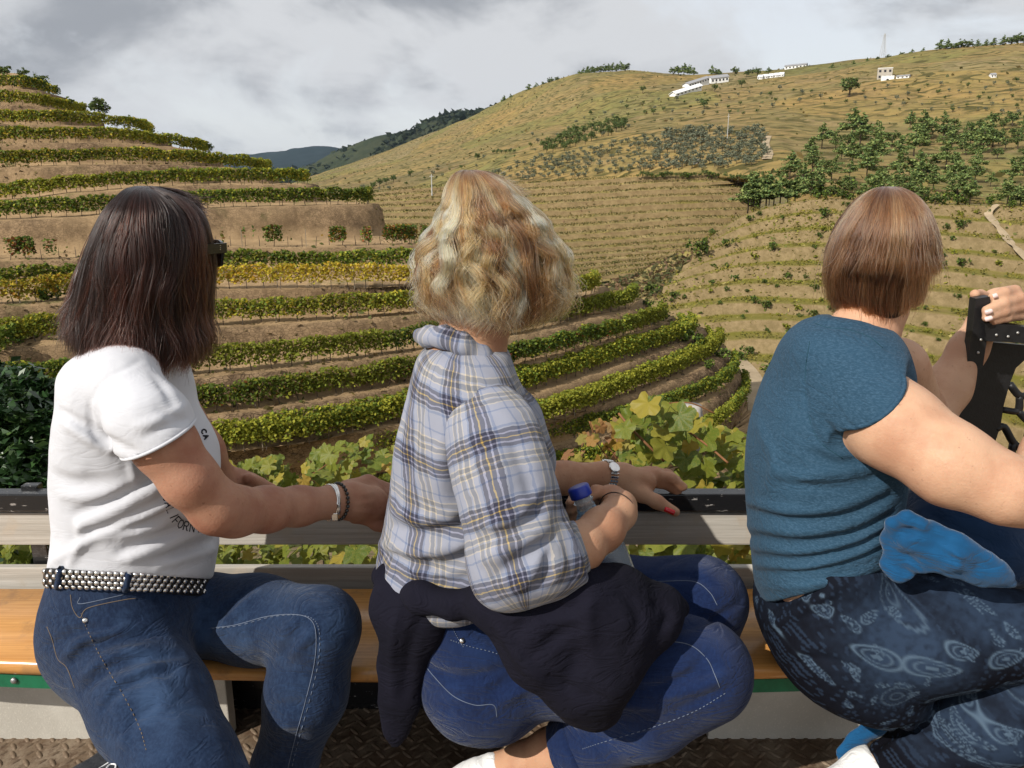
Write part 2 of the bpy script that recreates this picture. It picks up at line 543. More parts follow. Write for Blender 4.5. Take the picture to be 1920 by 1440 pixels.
def relax(V, F, it=1, lam=0.5):
    e = np.concatenate([F[:, [0, 1]], F[:, [1, 2]], F[:, [2, 3]], F[:, [3, 0]]])
    for _ in range(it):
        S = np.zeros_like(V); C = np.bincount(e[:, 0], minlength=len(V)) + np.bincount(e[:, 1], minlength=len(V))
        for k in range(3):
            S[:, k] = np.bincount(e[:, 0], V[e[:, 1], k], len(V)) + np.bincount(e[:, 1], V[e[:, 0], k], len(V))
        V = V * (1 - lam) + lam * S / np.maximum(C, 1)[:, None]
    return V
def normals(V, F):
    n = np.cross(V[F[:, 2]] - V[F[:, 0]], V[F[:, 3]] - V[F[:, 1]])
    N = np.zeros_like(V)
    for k in range(3):
        for j in range(4): N[:, k] += np.bincount(F[:, j], n[:, k], len(V))
    return N / (np.linalg.norm(N, axis=1)[:, None] + 1e-12)
def frame(yaw, pitch=0.0, roll=0.0):
    """columns: right, forward, up; yaw turns from +X towards +Y for the forward axis"""
    f = np.array([math.cos(yaw) * math.cos(pitch), math.sin(yaw) * math.cos(pitch), math.sin(pitch)])
    r = np.array([math.sin(yaw), -math.cos(yaw), 0]); u = np.cross(r, f)
    c, s_ = math.cos(roll), math.sin(roll)
    return np.stack([r * c + u * s_, f, u * c - r * s_], 1)
def add_head(F, c, R, sc=1.0):
    c = np.asarray(c, float)
    def T(x, y, z): return c + R @ (np.array([x, y, z]) * sc)
    E = lambda p, r, k=0.02, mode='u': F.ell(T(*p), np.array(r) * sc, R, k, mode)
    K = lambda a, b, r1, r2, k=0.02, mode='u': F.cone(T(*a), T(*b), r1 * sc, r2 * sc, k, mode)
    E((0, -.012, .035), (.072, .092, .080))
    K((0, .025, .01), (0, .05, -.085), .060, .030, .03)
    for s in (-1, 1):
        K((.046 * s, .0, -.03), (.016 * s, .055, -.09), .024, .018, .02)
        K((.05 * s, .045, -.012), (.035 * s, .066, -.02), .02, .02, .02)      # cheek bone
        E((.031 * s, .094, .014), (.019, .014, .012), .012, 's')              # eye socket
        E((.031 * s, .077, .013), (.013, .012, .012), .004)                   # eyeball under the lid
        K((.014 * s, .088, .034), (.048 * s, .076, .033), .008, .006, .012)   # brow
        E((.076 * s, -.006, .0), (.010, .019, .031), .008)                    # ear
        E((.080 * s, -.002, .004), (.006, .010, .018), .004, 's')
        E((.009 * s, .104, -.022), (.007, .008, .006), .006)                  # nostril wing
    K((0, .086, .022), (0, .108, -.018), .007, .011, .012)
    K((-.020, .080, -.050), (.020, .080, -.050), .006, .006, .008); K((0, .088, -.049), (0, .088, -.049), .007, .007, .012)
    K((-.016, .080, -.060), (.016, .080, -.060), .006, .006, .008); K((0, .087, -.060), (0, .087, -.060), .007, .007, .012)
    return T
# ------------------------------------------------------------------ materials of the land
def earth_mat(name, floor_a, floor_b, bank_a, bank_b, green=(.13,.135,.045), gthr=(.56,.72), sc=1.0, bumpd=.25, stones=True):
    m = NT(name); co = m.coord('Object')
    fl = m.mix(m.rng(m.noise(co, .55*sc, 6, .62), .35, .68), floor_a, floor_b)
    fl = m.mix(m.math('MULTIPLY', m.rng(m.noise(co, 6*sc, 4, .7), .5, .75), .5), fl, tuple(x*.55 for x in floor_a))
    fl = m.mix(m.rng(m.noise(m.coord('Object', loc=(7,3,1)), .33*sc, 6, .68), *gthr), fl, green)
    bk = m.mix(m.rng(m.noise(co, 1.6*sc, 7, .7), .35, .66), bank_a, bank_b)
    if stones:
        v = m.n('TexVoronoi', feature='DISTANCE_TO_EDGE', _Scale=3.2*sc); m.l(m.coord('Object', scale=(1,1,1.9)), v.inputs['Vector'])
        bk = m.mix(m.rng(v.outputs['Distance'], .0, .09), tuple(x*.4 for x in bank_a), bk)
    at = m.n('Attribute', attribute_name='bank').outputs['Fac']
    m.col(m.mix(at, fl, bk)); m.set(Roughness=.95, Specular_IOR_Level=.08)
    m.bump(m.mix(.5, m.noise(co, 3.5*sc, 8, .7), m.noise(co, 18*sc, 5, .7)), .75, bumpd/sc)
    return m.m
def far_mat(name, cols, step=3.6, line=(.085,.075,.028), lw=.40, patch=.016, amt=1.0, tone=.5, fields=.6):
    m = NT(name); co = m.coord('Object'); sep = m.n('SeparateXYZ'); m.l(co, sep.inputs[0])
    n1 = m.noise(co, patch, 5, .6, .6)
    st = [(0.30 + .40*i/(len(cols)-1), c) for i, c in enumerate(cols)]
    base = m.ramp(n1, st)
    vo = m.n('TexVoronoi', _Scale=patch*.55, _Randomness=.9); wv = m.n('VectorMath', operation='ADD'); nz = m.n('TexNoise', _Scale=patch*1.5, _Detail=3.0); m.l(co, nz.inputs['Vector'])
    sc_ = m.n('VectorMath', operation='SCALE', _Scale=.35/patch); m.l(nz.outputs['Color'], sc_.inputs[0]); mpv = m.n('Mapping'); mpv.inputs['Scale'].default_value = (1, .6, 2.5); m.l(co, mpv.inputs[0]); m.l(mpv.outputs[0], wv.inputs[0]); m.l(sc_.outputs[0], wv.inputs[1]); m.l(wv.outputs[0], vo.inputs['Vector'])
    sv = m.n('SeparateColor'); m.l(vo.outputs['Color'], sv.inputs[0])
    base = m.mix(fields, base, m.ramp(sv.outputs[0], [(i/len(cols), c) for i, c in enumerate(cols)], 'CONSTANT'))
    base = m.mix(m.math('MULTIPLY', m.rng(m.noise(co, patch*9, 6, .65), .42, .7), tone), base, tuple(x*.55 for x in cols[0]))
    wob = m.math('MULTIPLY', m.math('SUBTRACT', m.noise(co, patch*2.2, 3, .5), .5), 6.0)
    fr = m.math('FRACT', m.math('ADD', m.math('DIVIDE', sep.outputs[2], step), wob))
    ln = m.math('MULTIPLY', m.math('LESS_THAN', fr, lw), m.rng(m.noise(co, patch*4, 5, .6), .35, .6, 0.0, amt))
    c = m.mix(ln, base, line)
    fr2 = m.math('MULTIPLY', m.math('GREATER_THAN', fr, .82), .35)
    c = m.mix(fr2, c, tuple(x*.6 for x in cols[1]))
    m.col(c); m.set(Roughness=1.0, Specular_IOR_Level=.03)
    m.bump(m.noise(co, patch*30, 6, .7), .6, .8)
    return m.m
M_EARTH = earth_mat('terrace_earth', (.32,.215,.115), (.46,.315,.17), (.115,.075,.045), (.33,.225,.130))
M_EARTH_R = earth_mat('dry_terrace_earth', (.205,.165,.045), (.29,.225,.075), (.225,.165,.080), (.335,.245,.130), (.18,.165,.028), (.38,.56), .45, .3, stones=False)
M_EARTH_C = earth_mat('mid_terrace_earth', (.30,.235,.100), (.42,.32,.140), (.195,.135,.065), (.285,.205,.10), (.28,.235,.06), (.46,.64), .35, .3, stones=False)
M_NEAR = earth_mat('near_bank_earth', (.22,.15,.085), (.34,.25,.15), (.12,.085,.05), (.2,.14,.09), (.09,.11,.03), (.45,.62), 2.0)
M_FAR = far_mat('far_vineyard_slope', [(.18,.135,.075),(.26,.19,.085),(.32,.215,.08),(.24,.20,.07),(.15,.155,.055),(.28,.21,.11),(.21,.19,.065)])
M_RIDGE = far_mat('wooded_ridge', [(.030,.040,.022),(.045,.055,.028),(.075,.075,.04),(.04,.05,.026)], 14, (.03,.04,.02), .2, .004, .3)
M_BLUE_RIDGE = far_mat('far_blue_ridge', [(.020,.030,.030),(.028,.040,.038),(.024,.034,.034)], 40, (.02,.03,.03), .2, .0015, .2)
M_TRACK = earth_mat('dirt_track', (.36,.28,.18), (.46,.36,.24), (.4,.3,.2), (.5,.4,.3), (.35,.30,.15), (.62,.75), 1.0)

def polyline(spec, n):
    """spec: list of (px, py, y) or ('z', z, [(px, py)...]); resampled to n points"""
    if spec[0] == 'z': pts = [PZ(a, b, spec[1]) for a, b in spec[2]]
    else: pts = [P(*q) for q in spec]
    C = np.array(curve2([tuple(p) for p in pts], max(120, n)))
    return C
def resample(C, n, xs=None):
    d = np.concatenate([[0], np.cumsum(np.linalg.norm(np.diff(C[:, :2], axis=0), axis=1))]); t = np.linspace(0, d[-1], n)
    return np.stack([np.interp(t, d, C[:, k]) for k in range(3)], 1)
def grid_faces(r, c):
    i = np.arange(r-1)[:, None]*c + np.arange(c-1)[None, :]
    return np.stack([i, i+1, i+c+1, i+c], -1).reshape(-1, 4)
LAND = []            # (V, F) for dropping things on the ground
def land(name, G, mat, kind_label=None, bank=None, rough=(0, 1), seed=0, parent=None):
    r, c = G.shape[:2]; V = G.reshape(-1, 3).copy()
    if rough[0]: V[:, 2] += rough[0]*fbm(V*np.array([1, 1, .3]), rough[1], 5, seed)
    F = grid_faces(r, c)
    o = mesh_np(name, V, F, None, mat, True, attrs={'bank': (np.zeros(len(V)) if bank is None else bank.ravel())})
    o['kind'] = 'structure'
    LAND.append((V, F)); return o
def loft_guides(guides, n_row, n_col, ext=0):
    """guides: list of lists (px,py,y), interpolated with a smooth curve between them"""
    if ext: guides = [list(g) + [(3200, g[-1][1] + ext*(i == 0)*0 + 20, g[-1][2]*.62), (5200, g[-1][1] + 40, g[-1][2]*.36)] for i, g in enumerate(guides)]
    L = [resample(polyline(g, 200), n_col) for g in guides]
    A = np.stack(L)                                   # g, col, 3
    out = np.zeros((n_row, n_col, 3))
    for k in range(n_col):
        C = np.array(curve2([tuple(q) for q in A[:, k]], n_row*3)); out[:, k] = resample3(C, n_row)
    return out
def resample3(C, n):
    d = np.concatenate([[0], np.cumsum(np.linalg.norm(np.diff(C, axis=0), axis=1))]); t = np.linspace(0, d[-1], n)
    return np.stack([np.interp(t, d, C[:, k]) for k in range(3)], 1)

# ------------------------------------------------------------------ the near left hill: built terrace by terrace along its vine rows
HROWS = [
 ('track', ('z', -20.6, [(-400,1180),(200,1120),(700,1010),(1000,950),(1240,895),(1360,845),(1412,795),(1424,745),(1410,700),(1385,668)])),
 ('f', ('z', -18.6, [(-400,1080),(100,1030),(500,965),(900,910),(1200,858),(1325,815),(1382,770),(1396,742),(1394,722)])),
 ('e', ('z', -16.7, [(-400,1010),(100,965),(500,910),(900,855),(1150,805),(1290,758),(1355,727),(1376,702),(1374,688)])),
 ('d', ('z', -14.8, [(-400,935),(100,908),(500,880),(760,850),(1000,803),(1180,738),(1290,692),(1338,665),(1350,650),(1344,641)])),
 ('c', ('z', -12.95, [(-400,880),(100,865),(500,840),(690,805),(975,738),(1150,682),(1255,648),(1291,634),(1298,623),(1290,616)])),
 ('b', ('z', -11.2, [(-400,832),(100,802),(430,770),(600,744),(770,717),(950,690),(1130,642),(1215,615),(1241,602),(1236,594)])),
 ('a', ('z', -9.5, [(-400,775),(0,742),(320,707),(500,691),(700,667),(960,627),(1100,594),(1170,579),(1188,569),(1182,562)])),
 ('k', ('z', -7.8, [(-400,668),(0,645),(140,636),(400,610),(600,601),(820,584),(1000,566),(1085,557),(1115,547),(1112,541)])),
 ('y', ('z', -6.05, [(-400,590),(0,572),(140,560),(400,542),(600,541),(800,537),(900,533),(985,526),(1010,519)])),
 ('g', [(-400,552,56),(0,543,56),(140,537,58),(400,511,62),(600,508,63),(770,504,64),(850,501,68),(890,496,74)]),
 ('m', [(-400,492,60),(0,487,60),(140,484,61),(390,463,66),(570,462,68),(745,458,72),(800,454,78)]),
 ('h', [(-400,430,66),(0,412,68),(200,402,71),(380,391,74),(500,386,77),(670,383,83),(694,381,88)]),
 ('i', [(-400,392,72),(0,376,74),(150,360,76),(300,350,79),(450,346,84),(555,346,89),(575,345,94)]),
 ('j', [(-400,330,78),(0,314,80),(250,308,84),(400,313,90),(480,322,95),(505,326,100)]),
 ('l', [(-400,278,84),(0,269,86),(200,268,90),(310,276,95),(365,285,99),(388,290,104)]),
 ('n', [(-400,236,90),(0,233,92),(150,237,96),(255,247,100),(285,255,106)]),
 ('o', [(-400,196,96),(0,197,98),(110,209,102),(160,218,108)]),
 ('p', [(-400,160,101),(0,167,104),(60,171,106),(108,184,111)]),
 ('q', [(-400,128,108),(0,146,110),(40,152,112),(75,165,117)]),
]
ROWLINE = {}
def left_hill():
    n = 520; base = []; keys = []
    for key, sp in HROWS:
        C = polyline(sp, 300)
        # the contour turns behind the spur
        C = np.vstack([C[0] + np.array([-85, -52, 0]), C[0] + np.array([-52, -26, 0]), C[0] + np.array([-24, -9, 0]), C])
        e = C[-1]; back = []
        hz = e[:2] - CAM[:2]; hz /= np.linalg.norm(hz); side = np.array([-hz[1], hz[0]])
        for far, lf in ((3, 2), (9, 9), (20, 26), (34, 60)): back.append(np.array([*(e[:2] + hz*far + side*lf), e[2]]))
        full = np.array(curve2([tuple(p) for p in np.vstack([C[:3], C[3:][::6], back])], 300))
        # equal share of columns in front and behind so neighbours stay matched
        k = np.argmin(np.linalg.norm(full - e, axis=1)); front = resample(full[:k+1], n-60); rear = resample(full[k:], 61)[1:]
        base.append(np.vstack([front, rear])); ROWLINE[key] = front; keys.append(key)
    base = np.array(base)
    rows_ = []; bank = []
    low = base[0].copy(); low[:, 2] -= 6; d = base[0] - base[1]; d[:, 2] = 0; low += d/np.linalg.norm(d, axis=1)[:, None]*7
    rows_.append(low); bank.append(np.ones(base.shape[1])); edge0 = base[0].copy(); dn = d/np.linalg.norm(d, axis=1)[:, None]; edge0[:, :2] += dn[:, :2]*1.2
    rows_.append(edge0); bank.append(np.full(base.shape[1], .3))
    for i in range(len(base)-1):
        a, b = base[i], base[i+1]; dv = b - a; L = np.linalg.norm(dv[:, :2], axis=1); dz = dv[:, 2]
        lip = np.minimum(1.75, .44*L); bw = np.clip(.50*np.abs(dz), .15, .34*L)
        f1 = 1 - (lip + bw)/L; f2 = 1 - lip/L
        u = np.zeros((7, len(a))); z = np.zeros((7, len(a))); bk = [0, 0, .15, 1, 1, 1, .35]
        u[0] = 0; u[1] = f1*.5; u[2] = f1; u[3] = f1 + (f2-f1)*.25; u[4] = f1 + (f2-f1)*.6; u[5] = f2; u[6] = f2 + (1-f2)*.25
        z[0] = 0; z[1] = .02; z[2] = .06; z[3] = .42; z[4] = .80; z[5] = .97; z[6] = 1.0
        for j in range(7):
            Pn = a + np.stack([dv[:, 0]*u[j], dv[:, 1]*u[j], dz*z[j]], 1)
            s = fbm(Pn, .35, 4, 5 + i)*(.55 if j in (2, 3, 4, 5) else .15)
            hn = dv[:, :2]/np.maximum(L, .1)[:, None]
            Pn[:, :2] += hn*s[:, None]*np.minimum(1, L/4)[:, None]
            Pn[:, 2] += (.38*fbm(Pn, 1.1, 4, 40+i) if j in (3, 4) else .13*fbm(Pn, .9, 4, 60+i))
            rows_.append(Pn); bank.append(np.full(len(a), bk[j]) * np.clip(.75 + .9*fbm(Pn, .12, 3, 9), .1, 1))
    top = base[-1].copy(); rows_.append(top); bank.append(np.zeros(len(top)))
    for dist, up in ((8, 1.5), (25, 1.0), (60, -14)):
        t2 = top.copy(); d = base[-1] - base[-2]; d[:, 2] = 0; d /= np.linalg.norm(d, axis=1)[:, None]; t2 += d*dist; t2[:, 2] += up; rows_.append(t2); bank.append(np.zeros(len(top)))
    G = np.array(rows_)
    return land('terraced_hill', G, M_EARTH, bank=np.array(bank))
def terraced(name, guides, nt, n_col, mat, seed, ext=0):
    """a hillside lofted between guides and cut into nt terraces"""
    R = nt*1 + 1
    A = loft_guides(guides, R, n_col, ext)
    rows_ = []; bank = []
    lines = []
    for i in range(R-1):
        a, b = A[i], A[i+1]; dv = b - a
        w = fbm(np.stack([a[:, 0], np.full(len(a), i*9.7), 0*a[:, 0]], 1), .03, 3, seed)*.18
        for u, z, bk in ((0, 0, .2), (.5, .06, 0), (.62 , .15, .9), (.80, .90, 1), (.86, 1.0, .3)):
            uu = np.clip(u + (w if 0 < u < .9 else 0), 0, .98)
            Pn = a + np.stack([dv[:, 0]*uu, dv[:, 1]*uu, dv[:, 2]*z], 1)
            Pn[:, 2] += .35*fbm(Pn, .12, 4, seed+3)
            rows_.append(Pn); bank.append(np.full(len(a), bk))
        lines.append(a + dv*.93*np.array([1, 1, 0]) + np.array([0, 0, 1])*dv[:, 2:3])
    rows_.append(A[-1]); bank.append(np.zeros(n_col))
    land(name, np.array(rows_), mat, bank=np.array(bank)); return lines
def drop(px, py, default=None):
    """first land surface seen at that photo position"""
    d = Vector(ray(px, py)).normalized(); best = None
    for t in TREES_BVH:
        h = t.ray_cast(Vector(CAM), d)
        if h[0] is not None and (best is None or h[3] < best[1]): best = (h[0], h[3])
    return np.array(best[0]) if best else default

left_hill()
gp = MB(); gp.poly([(-9100,-3900,-75),(9100,-3900,-75),(9100,9100,-75),(-9100,9100,-75)])
go = gp.build('ground', M_FAR); go['kind'] = 'structure'
# right hillside
R_LINES = terraced('right_hillside', [
 [(1230,830,96),(1300,880,90),(1420,930,84),(1700,1020,72),(2300,1200,60)],
 [(1180,700,112),(1300,740,106),(1420,770,100),(1700,860,90),(2300,1000,80)],
 [(1255,625,122),(1330,640,119),(1450,640,116),(1700,660,110),(2300,720,100)],
 [(1232,560,136),(1300,552,136),(1500,548,133),(1750,548,128),(2300,570,118)],
 [(1282,500,150),(1350,470,152),(1500,455,150),(1750,455,146),(2300,470,136)],
 [(1322,452,160),(1400,402,168),(1530,374,168),(1720,380,164),(1920,388,160),(2300,402,150)]], 13, 330, M_EARTH_R, 71, 1)
C_LINES = terraced('middle_hillside', [
 [(560,600,125),(800,570,140),(1000,548,160),(1120,530,172),(1200,520,178),(1255,512,182),(1330,520,186)],
 [(560,480,170),(800,470,190),(1000,462,205),(1150,455,210),(1290,448,212),(1420,445,215)],
 [(600,372,265),(800,352,262),(960,346,262),(1100,338,260),(1250,330,258),(1420,327,258)]], 15, 200, M_EARTH_C, 93)
land('gully_floor', loft_guides([[(1050,760,85),(1300,830,88),(1440,850,86)],[(1100,650,110),(1260,665,112),(1430,790,98)],[(1080,570,140),(1225,580,140),(1330,650,122)],[(1150,528,172),(1240,520,170),(1300,545,140)],[(1250,490,190),(1310,465,180),(1360,450,172)]], 40, 40), M_EARTH_C, rough=(1.2, .15), seed=5)
# far slopes
G3 = [(575,338,2400),(680,300,2000),(800,255,1600),(930,197,1250),(1050,147,1080),(1120,135,1020),(1180,131,1000),(1300,140,900),(1400,138,850),(1560,128,760),(1650,112,720),(1750,95,700),(1920,80,660),(2300,70,600)]
land('far_hillside', loft_guides([
 [(480,400,420),(700,410,370),(850,400,310),(1000,385,262),(1150,372,255),(1300,360,252),(1420,358,240),(1500,398,172),(1600,404,168),(1920,414,162),(2300,430,150)],
 [(520,355,900),(700,338,650),(850,320,520),(1000,297,430),(1200,265,400),(1430,252,370),(1520,300,290),(1700,308,270),(1920,305,260),(2300,312,240)],
 [(555,342,1500),(700,308,1100),(850,272,900),(1000,237,760),(1200,207,640),(1430,195,560),(1600,212,460),(1750,210,430),(1920,202,410),(2300,200,380)],
 G3, [(a, b+25, d+250) for a, b, d in G3], [(a, b+90, d+700) for a, b, d in G3]], 150, 330, 1), M_FAR, rough=(5.0, .012), seed=3)
def ridge(name, sky, base, mat, rough, seed):
    land(name, loft_guides([base, [((a+c)/2, (b+d)/2 + 2, (e+f)/2) for (a, b, e), (c, d, f) in zip(base, sky)], sky, [(a, b+20, d*1.25) for a, b, d in sky]], 60, 220), mat, rough=rough, seed=seed)
ridge('wooded_ridge', [(430,345,3300),(520,327,3200),(585,312,3100),(640,287,3000),(700,262,2850),(760,246,2700),(850,219,2450),(930,205,2250),(1050,196,2100)], [(430,372,2000),(520,368,2000),(585,362,1950),(640,358,1900),(700,352,1850),(760,345,1800),(850,338,1700),(930,330,1600),(1050,320,1600)], M_RIDGE, (28, .006), 12)
ridge('blue_ridge', [(60,330,7600),(300,306,7400),(430,292,7000),(500,287,6900),(560,276,6800),(605,272,6700),(650,279,6600),(760,300,6500),(900,320,6500)], [(60,352,4200),(300,350,4200),(430,348,4200),(500,346,4200),(560,345,4200),(605,345,4200),(650,345,4200),(760,345,4200),(900,345,4200)], M_BLUE_RIDGE, (70, .002), 14)
# the bank below the track the wagon stands on
xs = np.linspace(-26, 26, 120); ys = np.concatenate([[-4.0, 1.95], np.linspace(2.2, 30, 60)])
Gn = np.zeros((len(ys), len(xs), 3)); Gn[..., 0] = xs[None]; Gn[..., 1] = ys[:, None]
Gn[..., 2] = np.where(Gn[..., 1] < 2.0, -.70, -.74 - .44*(Gn[..., 1]-2.0))
land('near_bank', Gn, M_NEAR, rough=(.12, .9), seed=8)
from mathutils.bvhtree import BVHTree
TREES_BVH = [BVHTree.FromPolygons([tuple(v) for v in V], [tuple(f) for f in F]) for V, F in LAND]

# dirt tracks laid on the slopes
def track(name, pts, w, mat=M_TRACK, lift=.25):
    C = [drop(a, b) for a, b in curve2(pts, 60)]; C = np.array([c for c in C if c is not None])
    if len(C) < 3: return
    C = np.array(curve2([tuple(c) for c in C[::4]], 80))
    for _ in range(40): C[1:-1] = .5*C[1:-1] + .25*(C[:-2] + C[2:])
    t = np.gradient(C, axis=0); sd = np.stack([-t[:, 1], t[:, 0], 0*t[:, 0]], 1); sd /= np.linalg.norm(sd, axis=1)[:, None]
    up = np.array([0, 0, lift]); V = np.stack([C - sd*w + up, C + up*1.3, C + sd*w + up], 1).reshape(-1, 3); o = mesh_np(name, V, grid_faces(len(C), 3), None, mat, True, attrs={'bank': np.zeros(len(V))}); o['kind'] = 'structure'
track('hillside_track', [(1868,388),(1852,402),(1856,412),(1872,430),(1890,455),(1908,472),(1935,500)], .75, lift=.45)
track('spur_track', [(1418,850),(1427,800),(1426,760),(1414,722),(1398,694),(1376,672)], 1.25, lift=.12)
track('hillside_track', [(1440,256),(1435,272),(1441,288),(1437,300)], 1.5, lift=.3)
# the air between here and the far ridges
hz = MB(); hz.box((0, 2600, 148), (9200, 6600, 224)); hm = bpy.data.materials.new('haze_air'); hm.use_nodes = True
t_ = hm.node_tree; [t_.nodes.remove(n) for n in list(t_.nodes)]; ho = t_.nodes.new('ShaderNodeOutputMaterial'); hv = t_.nodes.new('ShaderNodeVolumePrincipled')
hv.inputs['Color'].default_value = (.50, .68, .95, 1); hv.inputs['Density'].default_value = 2.4e-5; hv.inputs['Anisotropy'].default_value = 0.2
t_.links.new(hv.outputs[0], ho.inputs['Volume']); hz_o = hz.build('haze', hm); hz_o['kind'] = 'stuff'
# ------------------------------------------------------------------ vegetation
def leaf_mat(name, rough=.55, trans=.35, spec=.3, gain=1.0, rand=False):
    m = NT(name); c = m.vcol()
    if rand:
        oi = m.n('ObjectInfo').outputs['Random']
        c = m.ramp(oi, rand)
        c = m.mix(m.rng(m.noise(m.coord('Object'), 26, 4), .42, .72), c, m.mix(.5, c, (.34,.26,.05)))
    m.col(c); m.set(Roughness=rough, Specular_IOR_Level=spec)
    if trans:
        tr = m.n('BsdfTranslucent'); m.l(c, tr.inputs['Color']); mx = m.n('MixShader', _0=trans); m.l(m.b.outputs[0], mx.inputs[1]); m.l(tr.outputs[0], mx.inputs[2]); m.l(mx.outputs[0], m.out.inputs[0])
    return m.m
M_LEAF = leaf_mat('vine_foliage', .6, .38, .12)
M_TREE = leaf_mat('tree_foliage', .65, .15, .12)
M_SHRUB = leaf_mat('glossy_foliage', .28, .12, .5)
M_BARK = simple('bark', (.10,.075,.055), .9, .3, 6, .6)
M_STAKE = simple('stake_wood', (.24,.20,.15), .9)
def leaf_quads(C, size, rng, col, up=.35, aspect=1.25, bend=True):
    """leaf-sized faces, one per centre"""
    n = len(C); nv = rng.normal(0, 1, (n, 3)); nv[:, 2] = np.abs(nv[:, 2]) + up; nv /= np.linalg.norm(nv, axis=1)[:, None]
    a = np.cross(nv, rng.normal(0, 1, (n, 3))); a /= np.linalg.norm(a, axis=1)[:, None]; b = np.cross(nv, a)
    s = (size*rng.uniform(.6, 1.3, n))[:, None] if np.isscalar(size) else size[:, None]
    a = a*s*aspect*.5; b = b*s*.5
    V = np.stack([C - a, C + b*.9 + nv*s*.08, C + a, C - b*.9 + nv*s*.08], 1).reshape(-1, 3)
    F = np.arange(4*n).reshape(-1, 4); return V, F, np.repeat(col, 4, 0)
def tint(rng, n, pal, w, jit=.25):
    i = rng.choice(len(pal), n, p=np.array(w)/sum(w)); c = np.array(pal)[i]*rng.uniform(1-jit, 1+jit, (n, 1)); return c
GRN, DGR, YGR, YEL, ORG, RED = (.15,.205,.032), (.078,.128,.028), (.33,.325,.04), (.52,.39,.042), (.44,.22,.033), (.22,.065,.028)
def vine_row(line, label, pal, w, seed, dens=95, hgt=(.34,1.62), wid=.36, size=.19, gaps=0.0, grp='vine rows on the left terraced hill', posts=True, t0=0., t1=1.):
    rng = np.random.default_rng(seed)
    d = np.concatenate([[0], np.cumsum(np.linalg.norm(np.diff(line, axis=0), axis=1))]); lo, hi = d[-1]*t0, d[-1]*t1; n = int((hi-lo)*dens)
    if n < 20: return
    t = rng.uniform(lo, hi, n); X = np.stack([np.interp(t, d, line[:, k]) for k in range(3)], 1)
    X2 = np.stack([np.interp(np.minimum(t+.3, d[-1]), d, line[:, k]) for k in range(3)], 1); tg = X2-X; tg[:, 2] = 0; tg /= np.linalg.norm(tg, axis=1)[:, None]+1e-9; sd = np.stack([-tg[:, 1], tg[:, 0], 0*t], 1)
    clump = fbm(np.stack([t*.9, 0*t+seed, 0*t], 1), 1.0, 3, seed); h01 = rng.beta(1.6, 1.3, n)
    top = hgt[1]*(1 + .13*clump); z = hgt[0]*(1+.25*vnoise(np.stack([t*1.3, 0*t, 0*t+seed], 1))) + h01*(top-hgt[0])
    X = X + sd*(rng.normal(0, wid*.62, n)*(1.1-.5*h01))[:, None]; X[:, 2] += z
    keep = rng.random(n) < smooth((clump - (-1.0 + gaps*1.9))/.45); X = X[keep]; t = t[keep]; clump = clump[keep]
    c = tint(rng, len(X), pal, w); ws = vnoise(np.stack([t*.22, 0*t+3*seed, 0*t], 1)); c = c*(1+.25*ws)[:, None]
    yl = smooth((vnoise(np.stack([t*.13, 0*t+5*seed, 0*t], 1))-.1)/.6)[:, None]; c = c*(1-.45*yl) + np.array(pal[-1])*.45*yl
    V, F, C = leaf_quads(X, size, rng, c)
    root = empty('vine_row', line[int(len(line)*(t0+t1)/2) if t1 < 1 else len(line)//2]); tag(root, label, 'vine row', grp)
    mesh_np('foliage', V, F, root, M_LEAF, False, C)['kind'] = 'stuff'
    if posts:
        m = MB()
        for s_ in np.arange(lo, hi, 1.15):
            p = np.array([np.interp(s_, d, line[:, k]) for k in range(3)]); j = rng.normal(0, .05, 2); m.tube([p + [0,0,-.1], p + [j[0], j[1], .45], p + [j[0]*2, j[1], .85]], [.035,.028,.015], 4)
        m.build('vine_trunks', M_BARK, root)['kind'] = 'stuff'
        m = MB()
        for s_ in np.arange(lo, hi, 5.2):
            p = np.array([np.interp(s_, d, line[:, k]) for k in range(3)]); m.tube([p + [0,0,-.1], p + [0,0,1.45]], .035, 4)
        m.build('stakes', M_STAKE, root)['kind'] = 'stuff'
LBL = {'f': 'short vine row on the lowest bend of the spur above the dirt track', 'e': 'vine row second from the bottom, curving round the spur', 'd': 'double yellow-green vine row above the lowest two bends of the spur',
 'c': 'long vine row sweeping to the nose of the spur, fourth from the bottom', 'b': 'green vine row with a red patch left of the plaid shirt', 'a': 'dark green vine row passing just under the dark-haired woman\'s hair',
 'k': 'yellow-green vine row one terrace below the bright yellow row', 'y': 'bright yellow-orange autumn vine row on the middle terrace', 'g': 'green vine row directly above the bright yellow row', 'm': 'sparse reddish vine row below the tall bare bank',
 'h': 'green vine row just above the tall bare bank, level with dark hair top', 'i': 'vine row two terraces above the tall bare bank', 'j': 'vine row three terraces above the tall bare bank', 'l': 'fourth vine row from the hilltop',
 'n': 'third vine row from the hilltop', 'o': 'second vine row from the hilltop', 'p': 'topmost vine row under the hilltop trees'}
